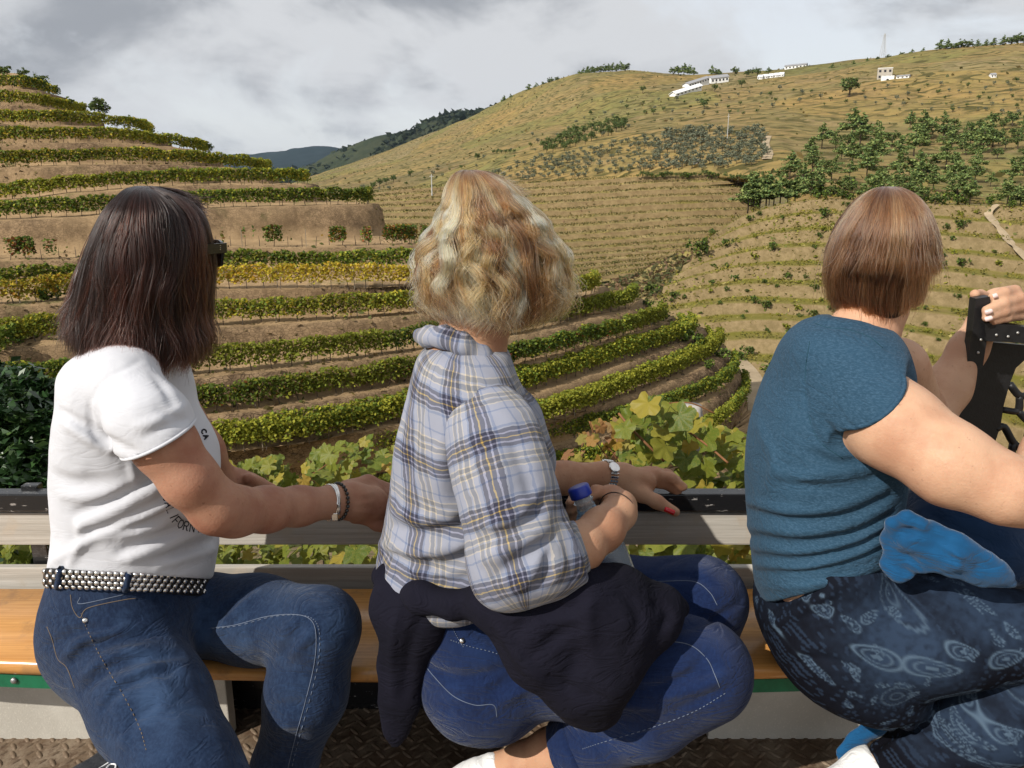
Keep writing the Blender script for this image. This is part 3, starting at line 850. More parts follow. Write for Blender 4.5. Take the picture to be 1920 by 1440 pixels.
PALS = {'f': ([GRN, YGR], [3, 2]), 'e': ([GRN, DGR, YGR], [3, 1, 2]), 'd': ([GRN, YGR], [2, 3]), 'c': ([GRN, YGR], [2, 3]), 'b': ([DGR, GRN, RED, YGR], [3, 4, .3, 1.2]), 'a': ([DGR, GRN, YGR], [3, 4, 1.5]),
 'k': ([GRN, YEL, YGR], [2, .6, 4]), 'y': ([YGR, ORG, YEL], [2, .9, 4]), 'g': ([DGR, GRN, YGR], [1, 4, 2]), 'm': ([GRN, RED, ORG, DGR], [3, 1.5, .8, 2]), 'h': ([DGR, GRN, YGR], [1.5, 4, 2]), 'i': ([GRN, YEL, YGR], [4, .4, 3]),
 'j': ([GRN, YEL, YGR], [3, .8, 3]), 'l': ([GRN, YEL, YGR], [3, .9, 3]), 'n': ([GRN, YEL, YGR], [3, 1, 3]), 'o': ([GRN, YEL, YGR], [3, 1, 3]), 'p': ([DGR, YEL, YGR], [3, .6, 2])}
for i, (key, _) in enumerate(HROWS):
    if key not in LBL: continue
    ln = ROWLINE[key]; keep = ln[:, 0] > -85; ln = ln[keep]
    pal, w = PALS[key]
    vine_row(ln, LBL[key], pal, w, 100+i, dens=390 if key in 'abcdkfe' else 270, gaps=.45 if key == 'm' else .02, size=.17 if key in 'abcdkfey' else .22)
    if key in 'dc':
        off = ln.copy(); dv = ROWLINE[key][-1] - ROWLINE[key][0]
        nx = HROWS[i+1][0]; other = resample(ROWLINE[nx], len(ln)); q = resample(ln, len(ln)); d_ = other - q; d_[:, 2] = 0; d_ /= np.linalg.norm(d_, axis=1)[:, None]; q = q + d_*1.7; q[:, 2] += .15
        vine_row(q, 'second vine row behind the ' + ('yellow-green row near the plaid shirt' if key == 'd' else 'row that reaches the nose of the spur'), pal, w, 160+i, dens=230, t0=.45)
# a short near row and the dark hollow at the far left
ln = np.array(curve2([tuple(PZ(-90, 700, -8.2)), tuple(PZ(0, 668, -8.2)), tuple(PZ(92, 634, -8.2))], 40))
vine_row(ln, 'short dark green vine row at the left edge beside the white T-shirt', [DGR, GRN, YGR], [2, 4, 1], 201, dens=260)
# rows on the middle and right hillsides: thin, far
for k, ln in enumerate(C_LINES):
    vine_row(ln[::2], 'thin vine row on the middle hillside, number %s terrace up from the gully' % ['first','second','third','fourth','fifth','sixth','seventh','eighth','ninth','tenth','eleventh','twelfth','thirteenth','fourteenth','fifteenth'][k], [(.085,.10,.03), (.14,.13,.035), (.22,.18,.05)], [2, 2, 2], 300+k, dens=24, hgt=(.1,.85), wid=.35, size=.30, gaps=.16, grp='thin vine rows on the middle hillside', posts=False)
for k, ln in enumerate(R_LINES):
    vine_row(ln[::2], 'sparse yellowing vine row on the right hillside, %s terrace up' % ['first','second','third','fourth','fifth','sixth','seventh','eighth','ninth','tenth','eleventh','twelfth','thirteenth','fourteenth','fifteenth','sixteenth','seventeenth'][k], [(.12,.13,.03), (.22,.20,.035), (.30,.24,.05)], [2, 3, 2], 340+k, dens=14, hgt=(.05,.9), wid=.7, size=.33, gaps=.42, grp='sparse vine rows on the right hillside', posts=False)

# ---- loose growth on the slopes: weeds, dry grass, stones
def strewn(name, label, G, n, size, pal, w, seed, up=.6, lift=.12, prob=None, aspect=1.4):
    V, F = G; rng = np.random.default_rng(seed); i = rng.integers(0, len(F), n*3); q = V[F[i]]; a = np.linalg.norm(np.cross(q[:, 1]-q[:, 0], q[:, 3]-q[:, 0]), axis=1); keep = rng.random(len(i)) < a/np.percentile(a, 90)
    q = q[keep][:n]; u, v = rng.random((2, len(q), 1)); X = (q[:, 0]*(1-u)+q[:, 1]*u)*(1-v) + (q[:, 3]*(1-u)+q[:, 2]*u)*v
    d = fbm(X*np.array([1, 1, 2.]), prob or .05, 3, seed); X = X[d > -.05 + .25*rng.normal(0, 1, len(X))*.5]
    s = size*rng.uniform(.4, 1.5, len(X))**1.3; X[:, 2] += s*lift*2; Vq, Fq, c = leaf_quads(X, s, rng, tint(rng, len(X), pal, w, .3), up, aspect)
    o = mesh_np(name, Vq, Fq, None, M_LEAF, False, c); tag(o, label, 'undergrowth', None, 'stuff')
strewn('weeds', 'dry weeds and grass tufts over the left terraces', LAND[0], 60000, .22, [(.20,.16,.06), (.11,.125,.035), (.30,.22,.11), (.10,.07,.04)], [3, 2, 2, 2], 501)
strewn('dry_grass', 'yellow-green dry grass over the right hillside terraces', LAND[1], 42000, .38, [(.31,.29,.055), (.25,.24,.05), (.36,.30,.11), (.15,.16,.045)], [3, 3, 2, 2], 502)
strewn('dry_grass', 'brownish grass and vine stubs over the middle hillside', LAND[2], 4500, .5, [(.28,.23,.08), (.36,.28,.10), (.18,.17,.06), (.22,.14,.08)], [3, 2, 2, 2], 503)
strewn('gully_scrub', 'tangled brown and green scrub in the gully', LAND[3], 5000, .7, [(.13,.12,.05), (.19,.12,.07), (.09,.10,.04)], [3, 2, 2], 504)
strewn('hill_scrub', 'olive scrub and vine rows too far to count', LAND[4], 10000, 1.6, [(.16,.145,.05), (.21,.17,.06), (.11,.115,.045), (.27,.20,.075)], [3, 2, 2, 2], 505, prob=.02)
strewn('ridge_woods', 'dark woods along the distant ridge', LAND[5], 9000, 16, [(.035,.048,.026), (.05,.062,.03)], [3, 2], 506, prob=.004)

# ---- trees
def crown_mesh(name, blobs, n, size, pal, w, seed, up=.4):
    """leaf clumps spread through several uneven lobes"""
    rng = np.random.default_rng(seed); Cs = []; sh = []
    vol = np.array([b[3]*b[4]*b[5] for b in blobs]); vol = vol/vol.sum()
    for b, q in zip(blobs, vol):
        m = int(n*q)+3; sub = max(4, m//28); cc = rng.normal(0, 1, (sub, 3)); cc /= np.linalg.norm(cc, axis=1)[:, None]; cc *= rng.uniform(.35, 1.0, (sub, 1))
        X = cc[rng.integers(0, sub, m)] + rng.normal(0, .17, (m, 3)); Cs.append(np.array(b[:3]) + X*np.array(b[3:6])); sh.append(np.repeat(0, m))
    C = np.vstack(Cs); c = tint(rng, len(C), pal, w, .3)
    V, F, col = leaf_quads(C, size, rng, c, up); return V, F, col
def mesh_data(name, V, F, mat, colors=None, sm=False):
    o = mesh_np(name, V, F, None, mat, sm, colors); me = o.data; bpy.data.objects.remove(o); return me
def trunk_data(name, segs):
    m = MB()
    for pts, r in segs: m.tube(pts, r, 6)
    o = m.build(name, M_BARK, None, True); me = o.data; bpy.data.objects.remove(o); return me
PINE = [(.18,.24,.075), (.105,.165,.055), (.25,.29,.09)]; OLV = [(.20,.22,.15), (.14,.155,.10), (.28,.30,.20)]
def pine_data(k):
    r = np.random.default_rng(k); H = 1.0
    bl = []
    for i in range(9):
        z = .42 + .58*i/8; rad = .30*(1.12-.75*(i/8))*r.uniform(.8, 1.2); a = r.uniform(0, 6.28); bl.append((math.cos(a)*rad*.45, math.sin(a)*rad*.45, z, rad, rad, .11))
    V, F, c = crown_mesh('crown', bl, 1300, .062, PINE, [3, 2, 2], k, .5)
    return mesh_data('crown', V, F, M_TREE, c), trunk_data('trunk', [([(0,0,-.05),(r.normal(0,.01),r.normal(0,.01),.45),(r.normal(0,.02),0,.9)], [.022,.017,.006]), ([(0,0,.5),(.12,.05,.62)], [.009,.004]), ([(0,0,.58),(-.1,-.08,.70)], [.009,.004])])
def round_data(k, pal, w, n=700, size=.075, flat=.75):
    r = np.random.default_rng(k); bl = [(0,0,.58,.36,.36,.34*flat)]
    for i in range(6):
        a = i*1.05 + r.uniform(-.3,.3); bl.append((math.cos(a)*.22, math.sin(a)*.22, .55 + r.uniform(-.12,.2), .22, .22, .19))
    V, F, c = crown_mesh('crown', bl, n, size, pal, w, k)
    return mesh_data('crown', V, F, M_TREE, c), trunk_data('trunk', [([(0,0,-.08),(.01,0,.25),(.03,.02,.55)], [.035,.028,.012]), ([(0,0,.25),(.15,.05,.5)], [.016,.006]), ([(0,0,.25),(-.12,-.08,.5)], [.016,.006])])
def bush_data(k, pal, w, n=260, size=.14):
    r = np.random.default_rng(k); bl = [(0,0,.35,.5,.5,.36)] + [(r.uniform(-.35,.35), r.uniform(-.35,.35), r.uniform(.2,.5), .3, .3, .26) for _ in range(4)]
    V, F, c = crown_mesh('foliage', bl, n, size, pal, w, k); return mesh_data('foliage', V, F, M_TREE, c)
PINES = [pine_data(k) for k in (1, 2, 3, 4)]
BROAD = [round_data(k, [(.095,.145,.042), (.14,.185,.055), (.16,.175,.06)], [3, 2, 2]) for k in (11, 12, 13)]
OLIVES = [round_data(k, OLV, [3, 2, 1], 420, .085) for k in (21, 22, 23)]
BUSH_G = [bush_data(k, [DGR, GRN, (.075,.085,.03)], [3, 2, 2]) for k in (31, 32, 33)]
BUSH_Y = [bush_data(k, [YGR, (.20,.20,.04), GRN], [3, 2, 1]) for k in (41, 42)]
JOINED = {}
def joined(data):
    """crown and trunk of a small far tree in one mesh"""
    key = data[0].name
    if key not in JOINED:
        a, b = data; V = []; F = {3: [], 4: [], 6: []}; C = []; off = 0
        for me, tr in ((a, False), (b, True)):
            co = np.zeros(len(me.vertices)*3, np.float32); me.vertices.foreach_get('co', co); V.append(co.reshape(-1, 3))
            if tr: C.append(np.tile(np.array([[.10,.075,.055]]), (len(me.vertices), 1)))
            else: cc = np.zeros(len(me.vertices)*4, np.float32); me.color_attributes['Col'].data.foreach_get('color', cc); C.append(cc.reshape(-1, 4)[:, :3])
            for p in me.polygons: F[len(p.vertices)].append([v + off for v in p.vertices])
            off += len(me.vertices)
        JOINED[key] = mesh_data('small_tree', np.vstack(V), [np.array(f) for f in F.values() if f], M_TREE, np.vstack(C))
    return JOINED[key]
def plant_tree(px, py, hpx, data, name, label, cat, group, seed=0, parts=True, wide=1.0, y=None, sink=.02):
    """a tree whose foot is seen at (px, py) and which stands hpx photo pixels tall"""
    p = P(px, py, y) if y else drop(px, py)
    if p is None: return None
    h = hpx*m_per_px(p); rng = random.Random(seed*7919 + int(px*13 + py)); rot = rng.uniform(0, 6.28); s = (h*wide, h*wide, h)
    if parts and isinstance(data, tuple):
        root = empty(name, p - np.array([0, 0, sink*h])); root.scale = s; root.rotation_euler = (0, 0, rot); tag(root, label, cat, group)
        for nm, me in (('crown', data[0]), ('trunk', data[1])):
            o = bpy.data.objects.new(nm, me); COL.objects.link(o); o.parent = root
        return root
    me = joined(data) if isinstance(data, tuple) else data
    o = bpy.data.objects.new(name, me); COL.objects.link(o); o.location = p - np.array([0, 0, sink*h]); o.scale = s; o.rotation_euler = (0, 0, rot); tag(o, label, cat, group); return o
RNG = random.Random(5)
# pine wood on the right
def scatter(poly, n, mind, rng):
    out = []; xs_ = [p[0] for p in poly]; ys_ = [p[1] for p in poly]; tries = 0
    def inside(x, y):
        c = False; j = len(poly)-1
        for i in range(len(poly)):
            if (poly[i][1] > y) != (poly[j][1] > y) and x < (poly[j][0]-poly[i][0])*(y-poly[i][1])/(poly[j][1]-poly[i][1])+poly[i][0]: c = not c
            j = i
        return c
    while len(out) < n and tries < n*60:
        tries += 1; x, y = rng.uniform(min(xs_), max(xs_)), rng.uniform(min(ys_), max(ys_))
        if inside(x, y) and all((x-a)**2 + ((y-b)*1.6)**2 > mind**2 for a, b in out): out.append((x, y))
    return sorted(out, key=lambda q: q[1])
wood = scatter([(1400,388),(1425,345),(1490,330),(1500,300),(1560,262),(1700,258),(1800,262),(1925,290),(1925,392),(1780,386),(1600,380),(1530,374)], 100, 17, RNG)
for i, (x, y) in enumerate(wood):
    if 1655 < x < 1725 and 300 < y < 330 or 1840 < x < 1900 and 305 < y < 335: continue
    k = i % 5
    if k < 3: plant_tree(x, y, RNG.uniform(26, 58), PINES[i % 4], 'pine_tree', 'pine tree in the dense wood above the right hillside', 'tree', 'pines in the right hillside wood', i, wide=1.15)
    else: plant_tree(x, y, RNG.uniform(20, 38), BROAD[i % 3], 'broadleaf_tree', 'rounded tree filling the dense wood above the right hillside', 'tree', 'rounded trees in the right hillside wood', i, wide=1.25)
for i, (x, y) in enumerate(scatter([(1395,395),(1500,372),(1920,392),(1920,372),(1500,352),(1400,372)], 60, 13, RNG)):
    plant_tree(x, y, RNG.uniform(16, 30), BUSH_G[i % 3], 'bush', 'dark bush along the lower edge of the pine wood', 'bush', 'bushes along the wood edge', i, wide=.9)
for i, (x, h) in enumerate([(1402,58),(1412,66),(1424,54),(1436,62),(1450,50),(1462,58),(1476,48),(1490,52),(1408,44),(1442,40)]):
    plant_tree(x, 396 - i*1.5, h, PINES[i % 4], 'pine_tree', 'pine tree at the left corner of the wood, where the slopes meet', 'tree', 'pines at the left corner of the wood', i, wide=1.15, y=172)
# second band of trees above the wood
for i, (x, y) in enumerate(scatter([(1700,240),(1920,235),(1920,285),(1730,270)], 34, 18, RNG)):
    plant_tree(x, y, RNG.uniform(18, 34), (BROAD + PINES)[i % 7], 'hillside_tree', 'tree scattered on the slope above the pine wood', 'tree', 'trees above the pine wood', i)
plant_tree(1592, 182, 44, BROAD[0], 'round_tree', 'large dark round tree standing alone left of the arched white building', 'tree', None, 1, wide=1.15)
# olive grove
ol = scatter([(905,332),(1000,300),(1130,275),(1260,250),(1430,243),(1440,300),(1395,318),(1200,322),(1060,338),(960,342)], 250, 8.5, RNG)
for i, (x, y) in enumerate(ol):
    plant_tree(x, y, RNG.uniform(9, 14) + (6 if x > 1230 else 0), OLIVES[i % 3], 'olive_tree', 'small grey-green olive tree in the grove on the far slope', 'tree', 'olive trees in the far grove', i, parts=False, wide=1.2)
# band of darker trees climbing left of the grove
for i, (x, y) in enumerate(scatter([(1005,290),(1040,262),(1130,240),(1175,228),(1170,245),(1100,270),(1040,290)], 42, 8, RNG)):
    plant_tree(x, y, RNG.uniform(13, 24), BROAD[i % 3], 'hillside_tree', 'dark tree in the narrow band climbing the far slope', 'tree', 'trees in the narrow far band', i, parts=False)
# skyline trees
for i, (x, h) in enumerate([(945,12),(958,9),(992,14),(1006,10),(1020,9),(1032,12),(1044,8),(1085,9),(1093,12),(1101,14),(1109,12),(1116,15),(1124,13),(1132,16),(1140,14),(1148,15),(1156,13),(1164,16),(1172,17),(1262,14),(1272,18),(1282,20),(1292,17),(1300,14),(1335,16),(1345,14),(1378,16),(1410,12),(1440,10),(1560,9),(1600,8),(1625,8),(1645,9),(1665,9),(1690,10),(1710,10),(1730,9),(1762,20),(1775,18),(1788,16),(1800,20),(1815,18),(1832,14),(1848,12),(1862,14),(1880,16),(1895,20),(1908,22),(1918,20)]):
    sx = [g[0] for g in G3]; py = np.interp(x, sx, [g[1] for g in G3]); yy = np.interp(x, sx, [g[2] for g in G3])
    plant_tree(x, py+4, h+4, (PINES + BROAD)[i % 7], 'skyline_tree', 'tree standing on the skyline of the far hill', 'tree', 'trees along the far skyline', i, parts=False, y=yy*.995, wide=1.1, sink=.1)
# loose trees and bushes on the far slopes
for i, (x, y) in enumerate(scatter([(640,360),(760,325),(900,300),(980,262),(1180,190),(1280,180),(1460,165),(1560,175),(1700,160),(1920,150),(1920,215),(1560,205),(1300,225),(1130,262),(960,300),(820,345),(700,366)], 150, 15, RNG)):
    plant_tree(x, y, RNG.uniform(5, 12), (BROAD + OLIVES)[i % 6], 'far_tree', 'small tree dotted over the far slope', 'tree', 'trees dotted over the far slopes', i, parts=False)
for i, (x, y, h) in enumerate([(895,300,16),(770,332,16),(1205,175,16),(1320,205,24),(1340,172,16),(1390,165,18),(1400,145,16),(1350,148,16),(1420,145,20),(1225,215,14)]):
    plant_tree(x, y, h, BROAD[i % 3], 'slope_tree', 'dark tree near the white terraces of the far hill', 'tree', 'larger trees on the far hill', i, parts=False)
for i, (x, y) in enumerate([(925,289),(932,289),(940,289),(948,288),(956,288),(964,288),(700,355),(712,350),(724,347),(738,342),(690,362),(680,366)]):
    plant_tree(x, y, 10 if y < 300 else 17, BROAD[i % 3], 'valley_tree', 'tree in the short line on the valley floor', 'tree', 'trees on the valley floor', i, parts=False)
for i, (x, y, h) in enumerate([(1372,338,14),(1384,341,18),(1396,344,20),(1408,346,24),(1418,350,28),(1430,352,30),(1360,334,12),(1445,350,26),(1404,362,26)]):
    plant_tree(x, y, h, (BROAD + PINES)[i % 7], 'corner_tree', 'tree closing the corner between the middle hillside and the pine wood', 'tree', 'trees at the corner of the middle hillside', i, parts=False, y=235 - i*3)
for i, x in enumerate(range(1195, 1402, 9)):
    plant_tree(x, 333 - (x-1195)*.012, 8 + (i*7 % 9), (BROAD + BUSH_G)[i % 6], 'edge_bush', 'bush in the line along the top of the middle hillside', 'bush', 'bushes along the top of the middle hillside', i, parts=False, y=256)
# gully and right slope bushes
for i, (x, y, h) in enumerate([(1310,482,44),(1335,440,18),(1322,455,16),(1222,552,30),(1215,575,22),(1245,600,26),(1280,612,30),(1290,640,34),(1310,650,36),(1335,662,34),(1355,672,30),(1385,676,30),(1402,668,28),(1446,700,36),(1310,640,26),(1265,560,20),(1200,590,18),(1330,690,28)]):
    plant_tree(x, y, h, BUSH_G[i % 3], 'gully_bush', 'grey-green bush in the gully behind the spur', 'bush', 'bushes in the gully', i, wide=.9)
rb = scatter([(1330,450),(1420,402),(1540,382),(1900,395),(1915,700),(1700,700),(1480,660),(1300,620),(1250,560)], 150, 20, RNG)
for i, (x, y) in enumerate(rb):
    plant_tree(x, y, RNG.uniform(6, 17) if i % 5 else RNG.uniform(14, 24), (BUSH_G + BUSH_Y)[i % 5], 'terrace_bush', 'small bush growing on the dry right-hand terraces', 'bush', 'bushes on the dry right-hand terraces', i)
# trees at the crest of the left hill
for i, (x, y, h, k, yy, lb) in enumerate([(8,150,34,0,111,'bushy tree at the left picture edge on the hilltop'),(45,152,26,1,112,'low broad tree on the hilltop beside the leftmost one'),(78,172,36,2,112,'dark rounded tree on the hilltop, right end of the group'),(128,206,26,1,104,'small dark tree at the end of the second vine row from the top'),(188,224,46,0,118,'pale leggy tree behind the third vine row from the top'),(240,240,26,2,101,'dark bush-like tree at the end of the third vine row'),(270,246,18,0,104,'tiny tree beyond the end of the third vine row'),(392,288,24,1,104,'small round tree alone on the left ridge line'),(345,282,22,2,99,'dark leafy end of the fourth vine row')]):
    plant_tree(x, y, h, BROAD[k], 'hilltop_tree', lb, 'tree', 'trees on the crest of the left hill', i, y=yy, wide=1.2)
for x, y, h in ((94,562,46),):
    plant_tree(x, y, h, BUSH_G[1], 'round_bush', 'lone round green bush on the terrace left of the dark hair', 'bush', None, 3, wide=1.1, y=None)
# ------------------------------------------------------------------ plants just behind the bench
def vine_leaf_mesh(name, k):
    r = random.Random(k); lob = []
    for i in range(26):
        a = -math.pi/2 + .32 + (2*math.pi-.64)*i/25       # open at the stalk
        f = .86 + .13*math.cos(5*(a - math.pi/2)) + .03*math.cos(19*a) + r.uniform(-.03, .03)
        if abs(a + math.pi/2) < .5 or abs(a - 1.5*math.pi) < .5: f *= .8
        lob.append((a, f*.5))
    m = MB(); m.v.append((0, -.08, 0)); n = len(lob)
    for ring_, q in ((1, .55), (2, 1.0)):
        for a, f in lob:
            x, y = math.cos(a)*f*q, math.sin(a)*f*q; fold = .10*abs(x) - .16*(x*x+y*y) + .03*math.sin(7*a + k)*q + .025*math.sin(5*y*3+k); m.v.append((x, y, fold))
    for i in range(n-1):
        m.f.append([0, 1+i, 2+i]); m.f.append([1+i, 1+n+i, 2+n+i, 2+i])
    m.tube([(0,-.08,0), (0,-.30,-.04), (.02,-.52,-.14)], [.014,.011,.009], 4)
    return m
RAMP_V = [(0,(.095,.145,.020)),(.28,(.14,.185,.024)),(.56,(.185,.215,.028)),(.78,(.25,.24,.033)),(.92,(.36,.29,.04)),(1,(.36,.23,.04))]
M_VL = leaf_mat('vine_leaf', .5, .42, .3, rand=RAMP_V)
M_VL_O = leaf_mat('autumn_leaf', .6, .30, .2, rand=[(0,(.34,.21,.035)),(.35,(.26,.12,.05)),(.6,(.20,.085,.055)),(.8,(.20,.20,.04)),(1,(.30,.24,.05))])
M_CANE = simple('cane', (.20,.09,.035), .7)
def near_vine(label, top, y0, y1, n, size, seed, mat=M_VL, bottom=1075, mass=0, canes=(), cat='vine'):
    """top: photo outline of the plant's upper edge at its middle distance"""
    rg = random.Random(seed); ym = (y0+y1)/2
    xs_ = [p[0] for p in top]; ys_ = [p[1] for p in top]
    root = empty('grape_vine', P((xs_[0]+xs_[-1])/2, bottom, ym)); tag(root, label, cat)
    datas = []
    for k in range(4):
        o = vine_leaf_mesh('leaf', seed*10+k).build('leaf', mat, None, True); datas.append(o.data); bpy.data.objects.remove(o)
    base = wtrans(root)
    big = MB(); pts = []
    tot = n + mass
    for i in range(tot):
        x = rg.uniform(xs_[0], xs_[-1]); t = np.interp(x, xs_, ys_); py = t + (bottom - t)*(rg.random()**1.25); y = rg.uniform(y0, y1) + (.12 if i >= n else 0)
        pts.append((x, py, y, i))
    pts.sort(key=lambda q: q[2])
    cnt = 0
    VV = []; FF = []
    for x, py, y, i in pts:
        p = P(x, py, y); s = size*rg.uniform(.65, 1.25)
        # leaves face the light, leaning outwards
        nv = Vector((-.35 + rg.gauss(0, .5), -.65 + rg.gauss(0, .45), .75 + rg.gauss(0, .4))).normalized(); q = nv.to_track_quat('Z', 'Y'); rot = Matrix.Rotation(rg.uniform(-1.1, 1.1) + math.pi, 4, 'Z')
        Mx = q.to_matrix().to_4x4() @ rot
        if cnt < n:
            o = bpy.data.objects.new('leaf', datas[i % 4]); COL.objects.link(o); o.parent = root; o.location = Vector(p) - base; o.rotation_euler = Mx.to_euler(); o.scale = (s, s, s); cnt += 1
        else:
            me = datas[i % 4]; co = np.zeros(len(me.vertices)*3, np.float32); me.vertices.foreach_get('co', co); co = co.reshape(-1, 3)*s; R3 = np.array(Mx.to_3x3()); b0 = len(big.v); big.v += [tuple(v) for v in (co @ R3.T + p)]; big.f += [[b0+v for v in f.vertices] for f in me.polygons]
    if big.v: big.build('leaf_mass', mat, root, True)['kind'] = 'stuff'
    for c, r in canes:
        m = MB(); m.tube([P(*q) for q in curve2(c, 14)], r, 6); m.build('cane', M_CANE, root, True)
    m = MB(); p = P((xs_[0]+xs_[-1])/2, (ys_[0]+ys_[-1])/2+40, ym); g = -.74 - .44*(p[1]-2.0); m.tube([(p[0]+.05, p[1], g-.2), (p[0]+.02, p[1]+.02, (g+p[2])/2), (p[0], p[1], p[2]-.1)], [.03,.024,.014], 7); m.build('vine_stem', M_BARK, root, True)
    return root
near_vine('broad-leaved green grape vine right behind the rail beside the teal shirt', [(1170,800),(1185,760),(1215,752),(1250,768),(1290,765),(1320,790),(1350,800),(1395,820),(1460,840),(1560,860)], 2.5, 3.2, 210, .100, 3, bottom=1060, mass=120,
    canes=[([(1160,775,2.7),(1185,805,2.65),(1215,835,2.6),(1245,865,2.6)], .0045), ([(1290,808,2.6),(1330,838,2.5),(1365,868,2.45)], .004), ([(1225,760,2.8),(1290,755,2.8),(1340,775,2.8)], .003), ([(1195,770,2.8),(1200,748,2.8),(1206,738,2.8)], .003)])
near_vine('grape vine with orange and brown withered leaves behind the plaid-shirt woman', [(1040,880),(1065,850),(1090,815),(1120,795),(1150,790),(1180,800)], 2.9, 3.6, 60, .075, 5, mat=M_VL_O, bottom=900, canes=[([(1130,830,3.1),(1150,850,3.1),(1165,880,3.1)], .003), ([(1105,790,3.2),(1120,830,3.2),(1140,860,3.2)], .003)])
near_vine('yellow-green grape vine behind the white-shirt woman\'s forearm', [(405,885),(440,878),(490,868),(520,850),(545,885),(560,892),(580,860),(610,842),(660,835),(690,825),(720,845),(790,850)], 3.4, 4.3, 200, .092, 7, bottom=1000, mass=120, canes=[([(560,905,3.6),(600,880,3.6),(640,850,3.7)], .003)])
near_vine('low grape vine foliage seen through the gap in the bench back', [(-60,1000),(90,1005),(480,1000),(760,1000)], 2.2, 2.8, 110, .085, 9, bottom=1085, mass=140)
near_vine('low vine leaves below the gap between plaid and teal shirts', [(1180,1000),(1420,1000)], 2.15, 2.4, 40, .085, 13, bottom=1085)
# weathered vineyard post between the leaves
m = MB(); p = P(1298, 772, 3.05); g = -.74 - .44*(p[1]-2.0); m.tube([(p[0]+.02, p[1], g-.2), (p[0], p[1], p[2]-.02), (p[0], p[1], p[2]+.03)], [.045,.043,.036], 9); po = m.build('vineyard_post', simple('grey_post', (.34,.31,.28), .9, .3, 25, .7), None, True); tag(po, 'grey weathered post sticking out of the broad-leaved vine', 'post')
# dark shrub at the left edge
def shrub():
    rng = np.random.default_rng(77); root = empty('shrub', P(20, 930, 3.4)); tag(root, 'dark glossy-leaved shrub behind the rail at the left picture edge', 'shrub')
    C = []
    for px, py, y, r in ((-10,740,3.6,.13),(40,735,3.5,.12),(85,745,3.5,.09),(20,800,3.3,.17),(75,810,3.3,.12),(-40,820,3.3,.15),(10,870,3.2,.16),(70,880,3.15,.13),(-50,890,3.2,.15),(30,930,3.1,.16),(95,930,3.1,.10),(-120,820,3.4,.2),(-150,900,3.3,.2),(40,990,3.0,.2),(120,850,3.6,.12),(125,930,3.4,.14)):
        c = P(px, py, y); k = int(900*(r/.14)**2); tips = rng.normal(0, 1, (k//9+4, 3)); tips /= np.linalg.norm(tips, axis=1)[:, None]; tips *= rng.uniform(.55, 1.05, (len(tips), 1))
        i = rng.integers(0, len(tips), k); C.append(c + r*tips[i] + rng.normal(0, .012, (k, 3)))
    C = np.vstack(C); n = len(C); col = tint(rng, n, [(.022,.052,.016), (.035,.075,.022), (.06,.105,.03)], [3, 3, 1], .3)
    V, F, cc = leaf_quads(C, .034, rng, col, .5, 2.3); mesh_np('foliage', V, F, root, M_SHRUB, False, cc)['kind'] = 'stuff'
    m = MB()
    for px in (-40, 20, 70): a = P(px, 900, 3.35); m.tube([(a[0], a[1], -1.5), (a[0]+.02, a[1], a[2]), (a[0]+.05, a[1]+.05, a[2]+.3)], [.03,.022,.01], 6)
    m.build('stems', M_BARK, root, True)
shrub()
